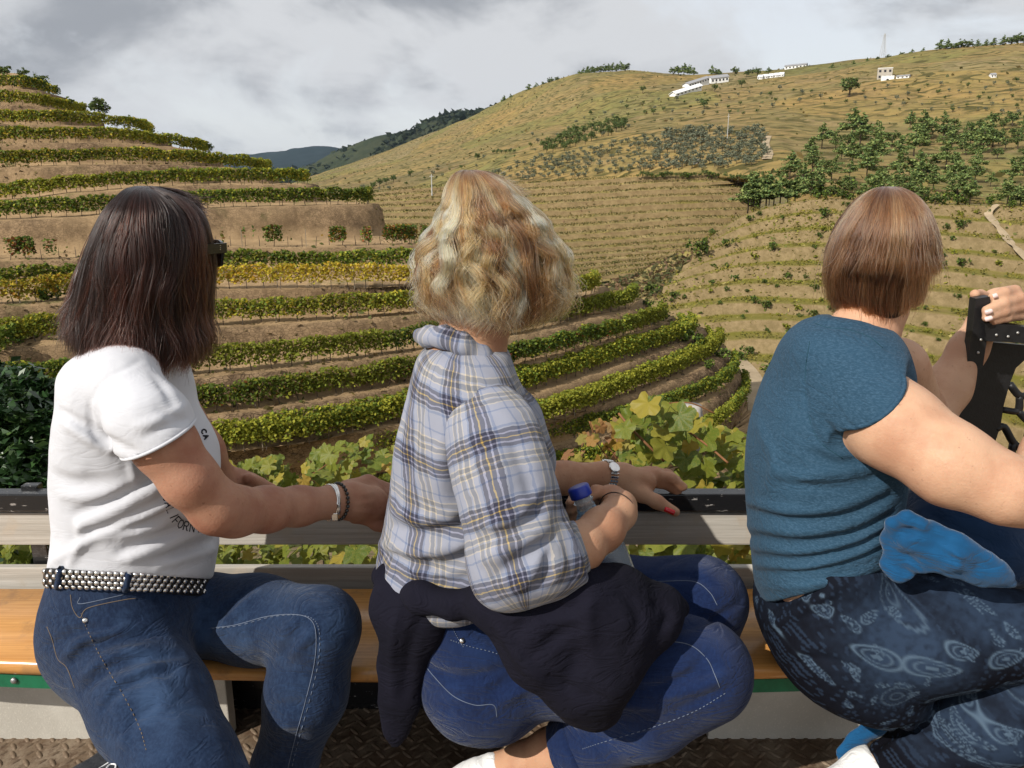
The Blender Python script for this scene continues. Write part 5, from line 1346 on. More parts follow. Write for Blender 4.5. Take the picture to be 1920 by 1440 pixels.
# ---- hair grown as strands between a scalp and an outline
def make_hair(parent, rows, axis_x, yc, seed, n, face, colfn, endq, wave=(0.0, 20), clumps=140, mat=None, rad=0.00042, seg=16, rootmax=0.5, spread=0.004, flick=0.0, crown_off=(0, 0), face_w=0.9, fringe=0.30, layer=(0.84, 1.0), base_col=None, clump_pull=0.45, jag=0.06, tuck=None, radial=.35):
    """rows [(py, xl, xr, half depth)]; axis_x(py) is the photo x of the hair's axis; face = plan direction of the face"""
    rng = np.random.default_rng(seed)
    R = []
    for py, xl, xr, b in rows:
        l = P(xl, py, yc); r = P(xr, py, yc); a = P(axis_x(py), py, yc)
        cor = lambda w_, k_: math.sqrt(max(w_ * w_ - (k_ * b) ** 2, (.55 * w_) ** 2))
        R.append((a[2], a[0], cor(a[0] - l[0], l[0] / yc), cor(r[0] - a[0], r[0] / yc), b))
    D = np.array(curve2(R, 90))
    step = np.hypot(np.diff(D[:, 0]), np.diff(0.5 * (D[:, 2] + D[:, 3])))
    q = np.concatenate([[0], np.cumsum(step)]); q /= q[-1]
    def prof(t): return [np.interp(t, q, D[:, i]) for i in range(5)]
    def pos(t, ph, s):
        z, ax, wl, wr, b = prof(t)
        c, sn = np.cos(ph), np.sin(ph)
        wx = np.where(c > 0, wr, wl)
        return np.stack([ax + c * wx * s, yc + sn * b * s, z + 0 * s], -1)
    # clumps
    cph = rng.uniform(-math.pi, math.pi, clumps); cly = rng.uniform(0, 1, clumps); cpw = rng.uniform(0, 6.28, clumps)
    camp = rng.uniform(0.4, 1.3, clumps); cq0 = rng.uniform(0.0, rootmax, clumps) ** 1.3; cend = rng.uniform(1 - jag, 1.0 + jag * 0.35, clumps)
    ci = rng.integers(0, clumps, n)
    ph = cph[ci] + rng.normal(0, 0.11, n); ly = np.clip(cly[ci] + rng.normal(0, 0.12, n), 0, 1)
    q0 = np.clip(cq0[ci] + rng.uniform(-0.08, 0.08, n), 0.0, rootmax)
    e = np.array([endq(p) for p in ph]) * cend[ci] * rng.uniform(0.95, 1.01, n)
    dface = np.abs((ph - face + math.pi) % (2 * math.pi) - math.pi)
    isface = dface < face_w
    e = np.where(isface, np.minimum(e, fringe * rng.uniform(0.85, 1.1, n)), e)
    q0 = np.where(isface, np.minimum(q0, fringe * 0.5), q0)
    e = np.minimum(np.maximum(e, q0 + 0.08), 1.0)
    T = np.linspace(0, 1, seg)[None, :]
    t = q0[:, None] + (e - q0)[:, None] * T
    lay = layer[0] + (layer[1] - layer[0]) * (0.25 + 0.75 * ly[:, None]) * smooth(T / 0.25)
    lay = lay + 0.012 * rng.normal(0, 1, (n, 1)) * T
    php = ph[:, None] + (cph[ci] - ph)[:, None] * clump_pull * smooth(T * 1.1)
    cfr = rng.uniform(.55, 1.25, clumps)
    if tuck:
        qa, qb, amt, short = tuck; back = smooth((-np.sin(ph) + .15) / .5); inner = (ly < .45)
        lay = lay * (1 - amt * (back * np.where(inner, 1, .25))[:, None] * smooth((t - qa) / (qb - qa)))
        e2 = np.where(~inner, e * (1 - back) + np.minimum(e, short * rng.uniform(.92, 1.06, n)) * back, e); t = q0[:, None] + (np.maximum(e2, q0 + .08) - q0)[:, None] * T
    w = wave[0] * camp[ci][:, None] * np.sin(wave[1] * cfr[ci][:, None] * t + cpw[ci][:, None] + 0.15 * rng.normal(0, 1, (n, 1))) * smooth(T * 2.1)
    X = pos(t, php + w / 0.09, lay + radial * w / 0.09 * np.cos(wave[1] * 0.8 * cfr[ci][:, None] * t + 1.7 * cpw[ci][:, None]))
    X += (rng.normal(0, 1, (n, 1, 3)) * spread) * (T ** 1.5)[..., None]
    # crown offset: the parting is not on the axis
    k = (1 - smooth(t / 0.25))
    X[..., 0] += k * crown_off[0]; X[..., 1] += k * crown_off[1]
    if flick:
        dirs = np.stack([np.cos(ph), np.sin(ph), 0.25 * np.ones(n)], 1)
        X += dirs[:, None, :] * (flick * rng.normal(0.2, 1, (n, 1, 1)) * (smooth((T - 0.75) / 0.25))[..., None])
    # loose fly-away strands
    fl = rng.random(n) < 0.035
    X[fl] += (rng.normal(0, 0.013, (fl.sum(), 1, 3)) * (T ** 2)[..., None])
    c = colfn(ci, ph, t, T, rng, n)

    cu = bpy.data.hair_curves.new('hair'); cu.add_curves([seg] * n)
    cu.attributes['position'].data.foreach_set('vector', X.astype(np.float32).ravel()) if 'position' in cu.attributes else cu.position_data.foreach_set('vector', X.astype(np.float32).ravel())
    ra = cu.attributes.get('radius') or cu.attributes.new('radius', 'FLOAT', 'POINT')
    rr = (rad * np.clip(1.25 - T ** 3, 0.25, 1.0)) * rng.uniform(0.7, 1.4, (n, 1))
    ra.data.foreach_set('value', rr.astype(np.float32).ravel())
    ca = cu.attributes.new('Col', 'FLOAT_COLOR', 'POINT')
    cc = np.ones((n, seg, 4), np.float32); cc[..., :3] = c
    ca.data.foreach_set('color', cc.ravel())
    o = link('hair', cu, parent, mat)
    # the dense inner mass of the hair
    F = Field()
    zz = np.linspace(0.0, 0.93, 30); Z, AX, WL, WR, B = prof(zz)
    s = layer[0] * 0.98 * (1 - (tuck[2] * .95 * smooth((zz - tuck[0]) / (tuck[1] - tuck[0])) if tuck else 0))
    order = np.argsort(Z)
    Zs, cxs, asz, bs = Z[order], (AX + (WR - WL) * 0.5 * s)[order], ((WL + WR) * 0.5 * (np.maximum(s, layer[0] * .72) if tuck else s))[order], (B * s)[order]
    def fn(Xp):
        z_ = Xp[..., 2]; A = np.interp(z_, Zs, asz); Bb = np.interp(z_, Zs, bs)
        u = (Xp[..., 0] - np.interp(z_, Zs, cxs)) / np.maximum(A, .004); v = (Xp[..., 1] - yc) / np.maximum(Bb, .004)
        d = (np.sqrt(u * u + v * v) - 1) * np.minimum(A, Bb) * 0.9
        return smax(d, np.maximum(z_ - Zs[-1] + 0.012, Zs[0] - z_), 0.01)
    F.add(fn, [(cxs - asz).min(), yc - bs.max(), Zs[0]], [(cxs + asz).max(), yc + bs.max(), Zs[-1]])
    return o, F, pos, prof
def hair_mat(name, rough=0.32, coat=0.0, radial=0.5):
    m = bpy.data.materials.new(name); m.use_nodes = True; t = m.node_tree
    for n_ in list(t.nodes): t.nodes.remove(n_)
    out = t.nodes.new('ShaderNodeOutputMaterial'); h = t.nodes.new('ShaderNodeBsdfHairPrincipled'); a = t.nodes.new('ShaderNodeAttribute')
    a.attribute_name = 'Col'; h.parametrization = 'COLOR'
    t.links.new(a.outputs['Color'], h.inputs['Color']); h.inputs['Roughness'].default_value = rough; h.inputs['Radial Roughness'].default_value = radial; h.inputs['IOR'].default_value = 1.42
    if 'Coat' in h.inputs: h.inputs['Coat'].default_value = coat
    t.links.new(h.outputs[0], out.inputs[0]); return m
def lerp3(a, b, f): return np.asarray(a)[None, None, :] * (1 - f[..., None]) + np.asarray(b)[None, None, :] * f[..., None]

# =============================================================== woman in the white T-shirt
def eyes(T, R, parent, sc=1.0):
    for s in (-1, 1):
        m = MB(); c = T(.031 * s, .0805, .012)
        prof = [(-.011, .002), (-.009, .0075), (-.004, .0112), (.001, .0118), (.006, .0104), (.010, .006), (.0116, .001)]
        m.lathe([(a * sc, b * sc) for a, b in prof], c, R[:, 1], 14); m.build('eye', M_EYE, parent, True)

def woman_white():
    root = empty('person', P(230, 1250, 1.42))
    tag(root, 'woman in white T-shirt, studded belt and washed jeans, wearing dark sunglasses', 'person')
    rows = [(646,190,292,1.42,.06),(662,152,318,1.42,.115),(690,125,345,1.42,.15),(740,105,362,1.42,.165),(800,95,372,1.42,.165),(860,92,392,1.42,.16),
            (910,94,401,1.42,.158),(960,97,398,1.42,.155),(1010,92,404,1.42,.155),(1045,84,409,1.42,.16),(1090,79,402,1.42,.16),(1130,80,395,1.42,.16)]
    arm = [(262,760,1.31,44),(308,832,1.245,60),(356,899,1.245,53),(408,952,1.27,49)]
    fore = [(408,952,1.27,48),(440,959,1.31,46),(500,955,1.38,41),(560,949,1.45,35),(620,942,1.51,30.5)]
    # --- body
    B = Field()
    B.loft(rows[:-2], grow=-0.016)
    B.loft([(1060,90,385,1.42,.14),(1130,95,380,1.42,.15),(1210,115,360,1.42,.145),(1250,150,330,1.42,.12)], grow=-0.035)
    B.chain([(285,540,1.45,56),(262,640,1.43,58),(250,690,1.42,70)], 0.03)
    R = frame(math.radians(60), math.radians(-4)); T = add_head(B, P(304,480,1.455), R, 0.96)
    B.chain(arm, 0.02); B.chain(fore, 0.025)
    # near hand, knuckles up, fingers hanging over the rail
    B.chain([(625,942,1.515,29),(660,940,1.545,34),(695,945,1.57,36)], 0.02, flat=(np.array([0,1,0]), 1.25))
    for kn, md, tp, r in (((700,918,1.60),(735,935,1.615),(752,965,1.615),13),((704,937,1.585),(742,960,1.60),(756,988,1.60),13.5),((698,958,1.57),(735,978,1.585),(752,1000,1.59),13),((684,970,1.56),(706,984,1.565),(729,996,1.57),11)):
        B.chain([(kn[0]-18,kn[1],kn[2],r+2),(*kn,r+1),(*md,r),(*tp,r-3)], 0.009)
    B.chain([(650,915,1.57,16),(690,905,1.61,14),(725,915,1.63,11)], 0.012)
    for a, b in (((672,930),(700,924)),((668,945),(702,941)),((668,958),(696,962))): B.stroke([a, b], 0.0025, 0.004)
    # far arm and hand resting on the rail
    B.chain([(300,740,1.58,58),(370,850,1.64,50),(400,905,1.68,42),(440,908,1.71,30)], 0.02)
    B.chain([(440,906,1.71,24),(470,908,1.72,22)], 0.02)
    for dy in (-7, 1, 8): B.chain([(465,905+dy,1.72+.004*dy,11),(490,911+dy*.7,1.725,9.5),(512,919+dy*.6,1.725,7.5)], 0.008)
    # legs within the jeans
    B.chain([(215,1190,1.34,98),(290,1330,1.22,88),(350,1450,1.12,82),(392,1545,1.08,72),(410,1650,1.13,58)], 0.03)
    B.chain([(330,1150,1.50,74),(480,1160,1.44,66),(600,1172,1.36,58),(572,1310,1.32,56),(530,1450,1.31,46)], 0.02)
    build_field('body', B, 0.0042, M_SKIN1, root, 1)
    eyes(T, R, root)
    # --- T-shirt
    S = Field(); S.loft(rows, cap=0.012)
    S.chain([(330,850,1.44,72),(335,900,1.40,66)], 0.06)          # bust
    SL = Field(); SL.chain([(235,722,1.30,66),(280,790,1.25,76),(330,880,1.23,74)], 0.02)
    SLo = Field(); SLo.ops = list(SL.ops)
    SL.plane(P(303,829,1.22), (0.38, 0.10, -0.92)); S.sub(SL, 0.02)
    S.blob(210,690,1.36,88,40,.07,0.05, tilt=0.3)
    N = Field(); N.chain([(262,640,1.43,66),(262,600,1.43,74)], 0.01); S.sub(N, 0.006, 's')
    S.plane3(P(78,1072,1.42), P(400,1086,1.42), P(235,1076,1.25), P(230,900,1.42))
    for pts, a, w in (([(112,772),(165,805),(215,832),(258,850)], -.006, .010),([(120,790),(170,822),(225,848)], .005, .011),
        ([(168,760),(172,800),(190,830),(222,848)], -.0045, .006),([(168,755),(195,715),(262,676)], -.003, .005),
        ([(150,985),(225,952),(300,912),(335,888)], .009, .012),([(140,965),(215,935),(285,895)], -.007, .010),
        ([(190,1005),(280,965),(360,918)], .008, .010),([(175,1015),(275,980),(350,940)], -.008, .009),
        ([(95,1055),(150,1018),(215,1000),(300,990)], .007, .011),([(105,1040),(160,1003),(220,985)], -.006, .009),
        ([(230,1050),(310,1022),(400,985)], .008, .012),([(225,1035),(300,1005),(380,970)], -.007, .010),
        ([(130,1060),(148,1020),(150,985)], .005, .008),([(300,1060),(350,1045),(405,1030)], .006, .010),([(310,1045),(360,1028),(400,1012)], -.006, .009),
        ([(245,870),(252,900),(246,930)], .004, .006),([(100,890),(140,905),(200,900)], -.004, .014),([(115,930),(180,930),(250,905)], .004, .012),
        ([(300,770),(330,785),(362,790)], -.004, .008),([(255,800),(290,790),(350,760)], .004, .009),([(270,820),(310,800),(345,790)], -.003, .006),([(285,700),(310,730),(330,770)], -.003, .01)):
        S.stroke(pts, a, w)
    build_field('t_shirt', S, 0.0042, M_TEE, root, 1, 0.0016, 26, 3)
    tee = root.children[-1]
    ax_ = P(330,880,1.23) - P(280,790,1.25); nn_ = np.array([0.38, 0.10, -0.92]); p0_ = P(280,790,1.25); cc_ = p0_ + ax_*(((P(303,829,1.22) - p0_) @ nn_)/(ax_ @ nn_)); hem_ring('sleeve_hem', SLo, cc_, nn_, M_TEE, tee)
    # the print across the front, in plain capitals
    def text_on(F, txt, p0, p1, size, mat, parent, skew=0.0, start_rot=0.0, end_rot=0.0, w=0.0011):
        G = {'C': [[(1,.85),(.6,1),(.15,.8),(0,.5),(.15,.2),(.6,0),(1,.15)]], 'A': [[(0,0),(.5,1),(1,0)],[(.2,.35),(.8,.35)]], 'L': [[(0,1),(0,0),(.85,0)]],
             'I': [[(.5,0),(.5,1)]], 'F': [[(0,0),(0,1),(.9,1)],[(0,.5),(.7,.5)]], 'O': [[(.5,1),(.1,.8),(0,.5),(.1,.2),(.5,0),(.9,.2),(1,.5),(.9,.8),(.5,1)]],
             'R': [[(0,0),(0,1),(.7,1),(.9,.75),(.7,.5),(0,.5)],[(.45,.5),(.95,0)]], 'N': [[(0,0),(0,1),(.9,0),(.9,1)]]}
        m = MB(); C = curve2(p0, 60); C = np.array(C); arc = np.concatenate([[0], np.cumsum(np.hypot(*np.diff(C, axis=0).T))]); n = len(txt)
        for i, ch in enumerate(txt):
            s = (i + .12) / n * arc[-1]; e = (i + .80) / n * arc[-1]
            a = np.array([np.interp(s, arc, C[:, k]) for k in (0, 1)]); b = np.array([np.interp(e, arc, C[:, k]) for k in (0, 1)])
            d = b - a; up = np.array([d[1], -d[0]]); up = up / np.linalg.norm(up) * size
            for st in G[ch]:
                pts = [a + d * x + up * y for x, y in st]
                fine = []
                for u, v in zip(pts[:-1], pts[1:]): fine += [tuple(u + (v - u) * t) for t in np.linspace(0, 1, 5)]
                Q = F.hit(fine, False, 0.0006)
                if len(Q) > 1: m.tube(Q, w, 4)
        return m.build('lettering', mat, parent, True)
    text_on(S, 'CALIFORNIA', [(304,930),(313,958),(326,984),(352,996),(392,1000)], None, 17, M_INK, tee)
    text_on(S, 'CA', [(376,806),(384,826)], None, 9, M_INK, tee, w=0.0018)
    # --- jeans
    prow = [(1020,92,388,1.42,.15),(1066,88,386,1.42,.155),(1110,81,396,1.42,.162),(1150,80,398,1.42,.166),(1200,92,385,1.42,.16),(1245,125,350,1.42,.14)]
    J = Field(); J.loft(prow, cap=0.02); J.plane3(P(78,1080,1.42), P(385,1096,1.42), P(235,1084,1.27), P(230,1200,1.42))
    J.chain([(205,1185,1.35,116),(288,1325,1.22,104),(348,1450,1.12,99),(392,1545,1.06,90),(412,1700,1.12,76),(418,1900,1.16,66)], 0.06)
    J.chain([(330,1150,1.51,86),(480,1162,1.44,79),(598,1172,1.36,74)], 0.05)
    J.chain([(600,1182,1.355,73),(574,1300,1.325,76),(532,1440,1.31,60),(505,1640,1.30,52)], 0.035)
    for pts, a, w in (([(92,1212),(140,1188),(200,1178)], -.006, .009),([(128,1248),(165,1215),(230,1198),(300,1192)], -.010, .010),([(120,1232),(160,1200),(240,1183)], .006, .010),
        ([(152,1296),(190,1262),(255,1236),(335,1226)], -.013, .011),([(150,1278),(195,1240),(270,1216)], .008, .012),([(192,1330),(222,1292),(275,1268),(330,1256)], -.011, .009),
        ([(195,1312),(235,1276),(300,1246)], .007, .010),([(240,1375),(255,1345),(290,1322)], -.006, .009),([(225,1395),(245,1372)], .005, .01),([(290,1260),(320,1330),(345,1400)], .003, .02),
        ([(392,1178),(425,1140),(468,1104)], -.007, .009),([(408,1186),(440,1150),(485,1110)], .005, .009),([(530,1228),(550,1196),(572,1172)], -.008, .009),([(545,1232),(566,1206),(590,1180)], .005, .009),
        ([(512,1215),(535,1180),(560,1160)], .004, .009),([(505,1330),(540,1320),(580,1322)], -.004, .012),([(500,1370),(540,1360),(590,1362)], .004, .014)):
        J.stroke(pts, a, w)
    def wear(V, N):
        f = np.zeros(len(V))
        for (x, y, yy), rx in (((300,1290,1.2),.07),((330,1400,1.1),.05),((560,1110,1.4),.07),((180,1260,1.3),.04),((640,1160,1.3),.04),((570,1290,1.28),.03)):
            c = P(x, y, yy); f += 0.7 * np.exp(-(((V - c) ** 2).sum(1)) / rx ** 2)
        f *= 0.55 + 0.45 * fbm(V, 30, 3, 5)
        return {'wear': np.clip(f + 0.25 * np.clip(fbm(V, 60, 2, 8), 0, 1), 0, 1)}
    jo = build_field('jeans', J, 0.0045, M_DENIM1, root, 2, 0.001, 35, 7, attrfn=wear)
    for pts in ([(390,1178),(440,1172),(500,1156),(550,1152),(580,1160),(592,1185),(590,1240),(574,1310),(552,1390),(540,1440)],):
        seam('inseam', J, pts, jo, M_THREAD, 0.0009, n=80)
        seam('inseam', J, [(x+7, y+1) for x, y in pts], jo, M_THREAD, 0.0008, n=90, dash=True)
    seam('side_seam', J, [(152,1150),(160,1172),(180,1215),(205,1260),(235,1310),(262,1365),(275,1410)], jo, M_THREAD_T, 0.0011, n=70, dash=True)
    seam('pocket_seam', J, [(88,1175),(98,1200),(108,1235),(125,1252),(140,1290)], jo, M_THREAD_T, 0.0012)
    seam('pocket_seam', J, [(132,1115),(136,1140),(150,1158),(165,1140),(230,1125),(255,1122)], jo, M_THREAD_T, 0.0011)
    seam('pocket_seam', J, [(150,1120),(152,1132),(232,1115)], jo, M_THREAD, 0.001)
    r = J.hit([(160,1163)], False, 0.001)
    if len(r):
        m = MB(); m.lathe([(0,.005),(.002,.0048),(.003,.002)], r[0], -ray(160,1163)/np.linalg.norm(ray(160,1163)), 12); m.build('rivet', M_SILVER, jo, True)
    # shoes under the jeans
    for c, a in ((P(418,1900,1.16), 30), (P(505,1640,1.30), 10)):
        g = Field(); g.cone((c[0], c[1], .05), (c[0]+.15, c[1]-.06, .035), .045, .035, 0.03, flat=(np.array([0,0,1.]), 1.1)); g.cone((c[0], c[1], .05), (c[0], c[1], .11), .043, .04, 0.02); g.plane((0,0,.012), (0,0,-1))
        g.cone((c[0],c[1],.05),(c[0],c[1],max(c[2],.12)),.035,.04,.02)
        build_field('shoe', g, 0.006, M_LEATHER, root)
    # --- belt with four rows of studs
    K = Field(); K.loft([(985,92,392,1.42,.148)] + prow, grow=0.007)
    mid_ = P(230, 1090, 1.42)
    K.plane3(P(78,1068,1.42), P(385,1084,1.42), P(235,1071,1.27), mid_); K.plane3(P(78,1102,1.42), P(385,1120,1.42), P(235,1108,1.27), mid_)
    bo = build_field('belt', K, 0.0045, M_LEATHER, root, 1)
    sm = MB(); sm.lathe([(0,.0056),(.0022,.005),(.0038,.0028),(.0044,.0004)], (0,0,0), (0,0,1), 10)
    so = sm.build('stud', M_STEEL, bo, True); first = True
    for rr in range(4):
        pts = [(84 + 12.2 * i + 6.1 * (rr % 2), 1071.5 + 9.2 * rr + (84 + 12.2 * i - 84) * .035) for i in range(25)]
        Q = K.hit(pts, False, 0.0002)
        e = 0.002
        for q in Q:
            nv = np.array([float(K.eval((q + d)[None])[0] - K.eval((q - d)[None])[0]) for d in np.eye(3) * e]); nv = Vector(nv).normalized()
            if q[1] > 1.62: continue
            if first: o = so; first = False
            else: o = so.copy(); COL.objects.link(o)
            o.location = q; o.rotation_euler = nv.to_track_quat('Z', 'Y').to_euler()
    m = MB()
    for px in (103, 232):
        Q = K.hit([(px+12,1060),(px+8,1085),(px-2,1122)], True, 0.003); m = MB(); m.tube(Q, 0.006, 6); m.build('belt_loop', M_DENIM1, jo, True)
    # --- bracelets on the near wrist
    def ring(cpx, ax_px, r, tube_r, name, mat, n=28, beads=0, sq=1.0):
        c = P(*cpx); d = P(*ax_px) - c; d /= np.linalg.norm(d); a = np.cross(d, [0, 0, 1]); a /= np.linalg.norm(a); b = np.cross(a, d)
        m = MB(); rm = r * m_per_px(c)
        pts = [c + rm * (a * math.cos(t) * sq + b * math.sin(t)) for t in np.linspace(0, 2 * math.pi, beads or n, endpoint=False)]
        if beads:
            bm = MB(); bm.lathe([(-.0038,.001),(-.0025,.0032),(0,.004),(.0025,.0032),(.0038,.001)], (0,0,0), (0,0,1), 10); bo = None
            core = MB(); core.tube(pts, 0.0008, 4, closed=True); co = core.build(name, mat, root, True)
            for p in pts:
                if bo is None: bo = bm.build('bead', mat, co, True); o = bo
                else: o = bo.copy(); COL.objects.link(o)
                o.location = p
            return co
        m.tube(pts, tube_r, 6, closed=True); return m.build(name, mat, root, True)
    ring((634,940,1.522),(660,938,1.545), 33.5, .003, 'bead_bracelet', M_BEAD, beads=26)
    for i, dx in enumerate((0, 6, 11)): ring((617+dx,942,1.508+.004*i),(645+dx,940,1.53), 33, .0026, 'silver_bracelet', M_SILVER)
    Q = B.hit([(628,968)], False, 0.003); m = MB(); m.box(Q[0], (.006,.004,.008)); m.build('bracelet_clasp', M_SILVER, root, bevel=0.001)
    Q = B.hit([(714,972),(716,982)], False, 0.002)
    if len(Q): m = MB(); m.lathe([(-.002,.0085),(.002,.0085)], P(732,972,1.59), (.8,.1,-.5), 14); m.build('ring', M_SILVER, root, True)
    # --- sunglasses
    g = empty('sunglasses', T(0, .1, .015)); g.parent = root; g.location = Vector(T(0, .1, .015)) - Vector(root.location)
    for s in (-1, 1):
        lm = MB(); pr = [(.010,.030),(.040,.030),(.058,.026),(.060,.006),(.050,-.020),(.030,-.024),(.014,-.014),(.007,.008)]
        front = [T(s*x, .112 - 2.2*x*x*2.2, z+.002) for x, z in pr]; back = [T(s*x, .106 - 2.2*x*x*2.2, z+.002) for x, z in pr]
        lm.poly(front if s < 0 else front[::-1]); lm.poly(back[::-1] if s < 0 else back)
        for i in range(8): j = (i+1) % 8; lm.poly([front[i], front[j], back[j], back[i]])
        lm.build('lens', M_BLACKP, g)
        tm = MB()
        tp = [T(s*.060,.100,.018), T(s*.072,.088,.018), T(s*.080,.04,.016), T(s*.082,-.01,.012), T(s*.080,-.03,-.012)]
        for a, b in zip(tp[:-1], tp[1:]):
            d = (b - a); u = R[:, 2]; w = np.cross(d / np.linalg.norm(d), u)
            tm.box((a + b) / 2, (.0022, np.linalg.norm(d) / 2 + .001, .009), np.stack([w, d / np.linalg.norm(d), u], 1))
        tm.build('temple', M_BLACKP, g)
    nb = MB(); nb.tube([T(-.012,.109,.022), T(0,.113,.024), T(.012,.109,.022)], .003, 6); nb.build('bridge', M_BLACKP, g, True)
    # emblem near the hinge
    c = T(.0765,.070,.019); em = MB(); w = R[:, 0]; d = R[:, 1]; u = R[:, 2]
    for dz in (-.0035, 0, .0035): em.box(c + u * dz, (.0006,.003,.0007), np.stack([w, d, u], 1))
    em.build('emblem', M_SILVER, g)
    # --- hair
    hr = [(349,262,290,.01),(354,238,318,.045),(368,218,352,.075),(400,188,380,.098),(450,164,396,.112),(500,147,399,.118),(550,134,396,.118),(600,126,390,.118),(640,130,396,.118),(672,150,388,.112),(690,160,380,.11)]
    def endq(ph):
        # longer over the far/front side, to the shoulder at the back
        return 0.90 + 0.06 * math.cos(ph + 0.5)
    def colfn(ci, ph, t, T_, rg, n):
        k = rg.random((400,))[ci % 400][:, None]; red = smooth((k - 0.35) / 0.6) * np.ones_like(t)
        c = lerp3((0.0095, 0.0050, 0.0040), (0.060, 0.018, 0.011), 0.75 * red * (0.25 + 0.75 * smooth(t * 1.4)))
        c = c * rg.uniform(0.55, 1.35, (n, 1, 1))
        gl = (rg.random((n, 1, 1)) < 0.035); return np.where(gl, c * 2.0 + np.array([.05,.05,.055]), c)
    o, HF, _, _ = make_hair(root, hr, lambda py: 290 + (py - 350) * -0.03, 1.445, 11, 15000, math.radians(64), colfn, endq, (0.0075, 13), 120, hair_mat('dark_hair', 0.26, 0.1), 0.00042, 16, 0.5, 0.008, 0.006, (-.01, .0), 0.50, 0.22, jag=0.14, clump_pull=.6)
    HF.ell(T(0, .115, -.045), (.062, .085, .085), R, 0.01, 's')
    build_field('hair_base', HF, 0.006, simple('dark_hair_base', (0.016, 0.010, 0.008), 0.75, bump=0.5), root, 1)
    return root
# =============================================================== woman in the plaid shirt
def plaid_mat():
    m = NT('plaid_cotton'); uv = m.coord('UV')
    sep = m.n('SeparateXYZ'); m.l(uv, sep.inputs[0])
    pale, blue, navy, grey, cream, yel, lav = (.385,.40,.465), (.21,.26,.38), (.016,.019,.060), (.235,.24,.255), (.60,.53,.42), (.50,.34,.06), (.34,.34,.44)
    st = [(0,pale),(.10,blue),(.135,pale),(.155,navy),(.205,lav),(.23,navy),(.285,yel),(.302,navy),(.355,lav),(.38,navy),(.43,blue),(.46,pale),(.53,cream),(.55,grey),(.61,cream),(.63,pale),(.655,grey),(.715,cream),(.735,pale),(.84,blue),(.87,pale)]
    def ax(o, off, per):
        f = m.math('FRACT', m.math('ADD', m.math('DIVIDE', o, per), off)); return m.ramp(f, st, 'CONSTANT')
    wob = m.noise(m.coord('Object'), 35, 3)
    u = m.math('ADD', sep.outputs[0], m.math('MULTIPLY', m.math('SUBTRACT', wob, .5), .010))
    v = m.math('ADD', sep.outputs[1], m.math('MULTIPLY', m.math('SUBTRACT', m.noise(m.coord('Object', loc=(3,5,1)), 30, 3), .5), .010))
    a = ax(u, 0.05, 0.108); b = ax(v, 0.3, 0.112)
    ck = m.n('TexChecker', _Scale=900.0); m.l(uv, ck.inputs['Vector'])
    mixed = m.mix(0.5, a, b); dk = m.mix(0.55, mixed, m.mix(1.0, a, b, 'MULTIPLY'))
    m.col(m.mix(0.05, dk, (.52,.53,.60)))
    m.set(Roughness=0.9, Specular_IOR_Level=0.12, Sheen_Weight=0.15)
    co = m.coord('Object')
    m.bump(m.mix(0.6, m.noise(co, 800, 2), m.noise(co, 42, 5, .6)), 0.3, 0.005)
    return m.m
M_PLAID = plaid_mat()
def uv_cyl(cxf, cy, slope=0.0, rad=0.15, ph0=0.0, tilt=0.0):
    def fn(V):
        a = np.arctan2(V[:, 0] - cxf(V[:, 2]), -(V[:, 1] - cy))
        u = a * rad; v = V[:, 2] + slope * u
        return np.stack([u + tilt * (V[:, 2] - 0.9) + ph0, v], 1)
    return fn
def uv_limb(a, b, up=(0, -1, 0), rad=0.075, ph0=0.0, tw=0.0):
    a = np.asarray(a, float); b = np.asarray(b, float); d = (b - a) / np.linalg.norm(b - a)
    n = np.asarray(up, float); n = n - d * (n @ d); n /= np.linalg.norm(n); w = np.cross(d, n)
    def fn(V):
        q = V - a; t = q @ d; an = np.arctan2(q @ w, q @ n)
        return np.stack([an * rad + ph0 + tw * t, t], 1)
    return fn

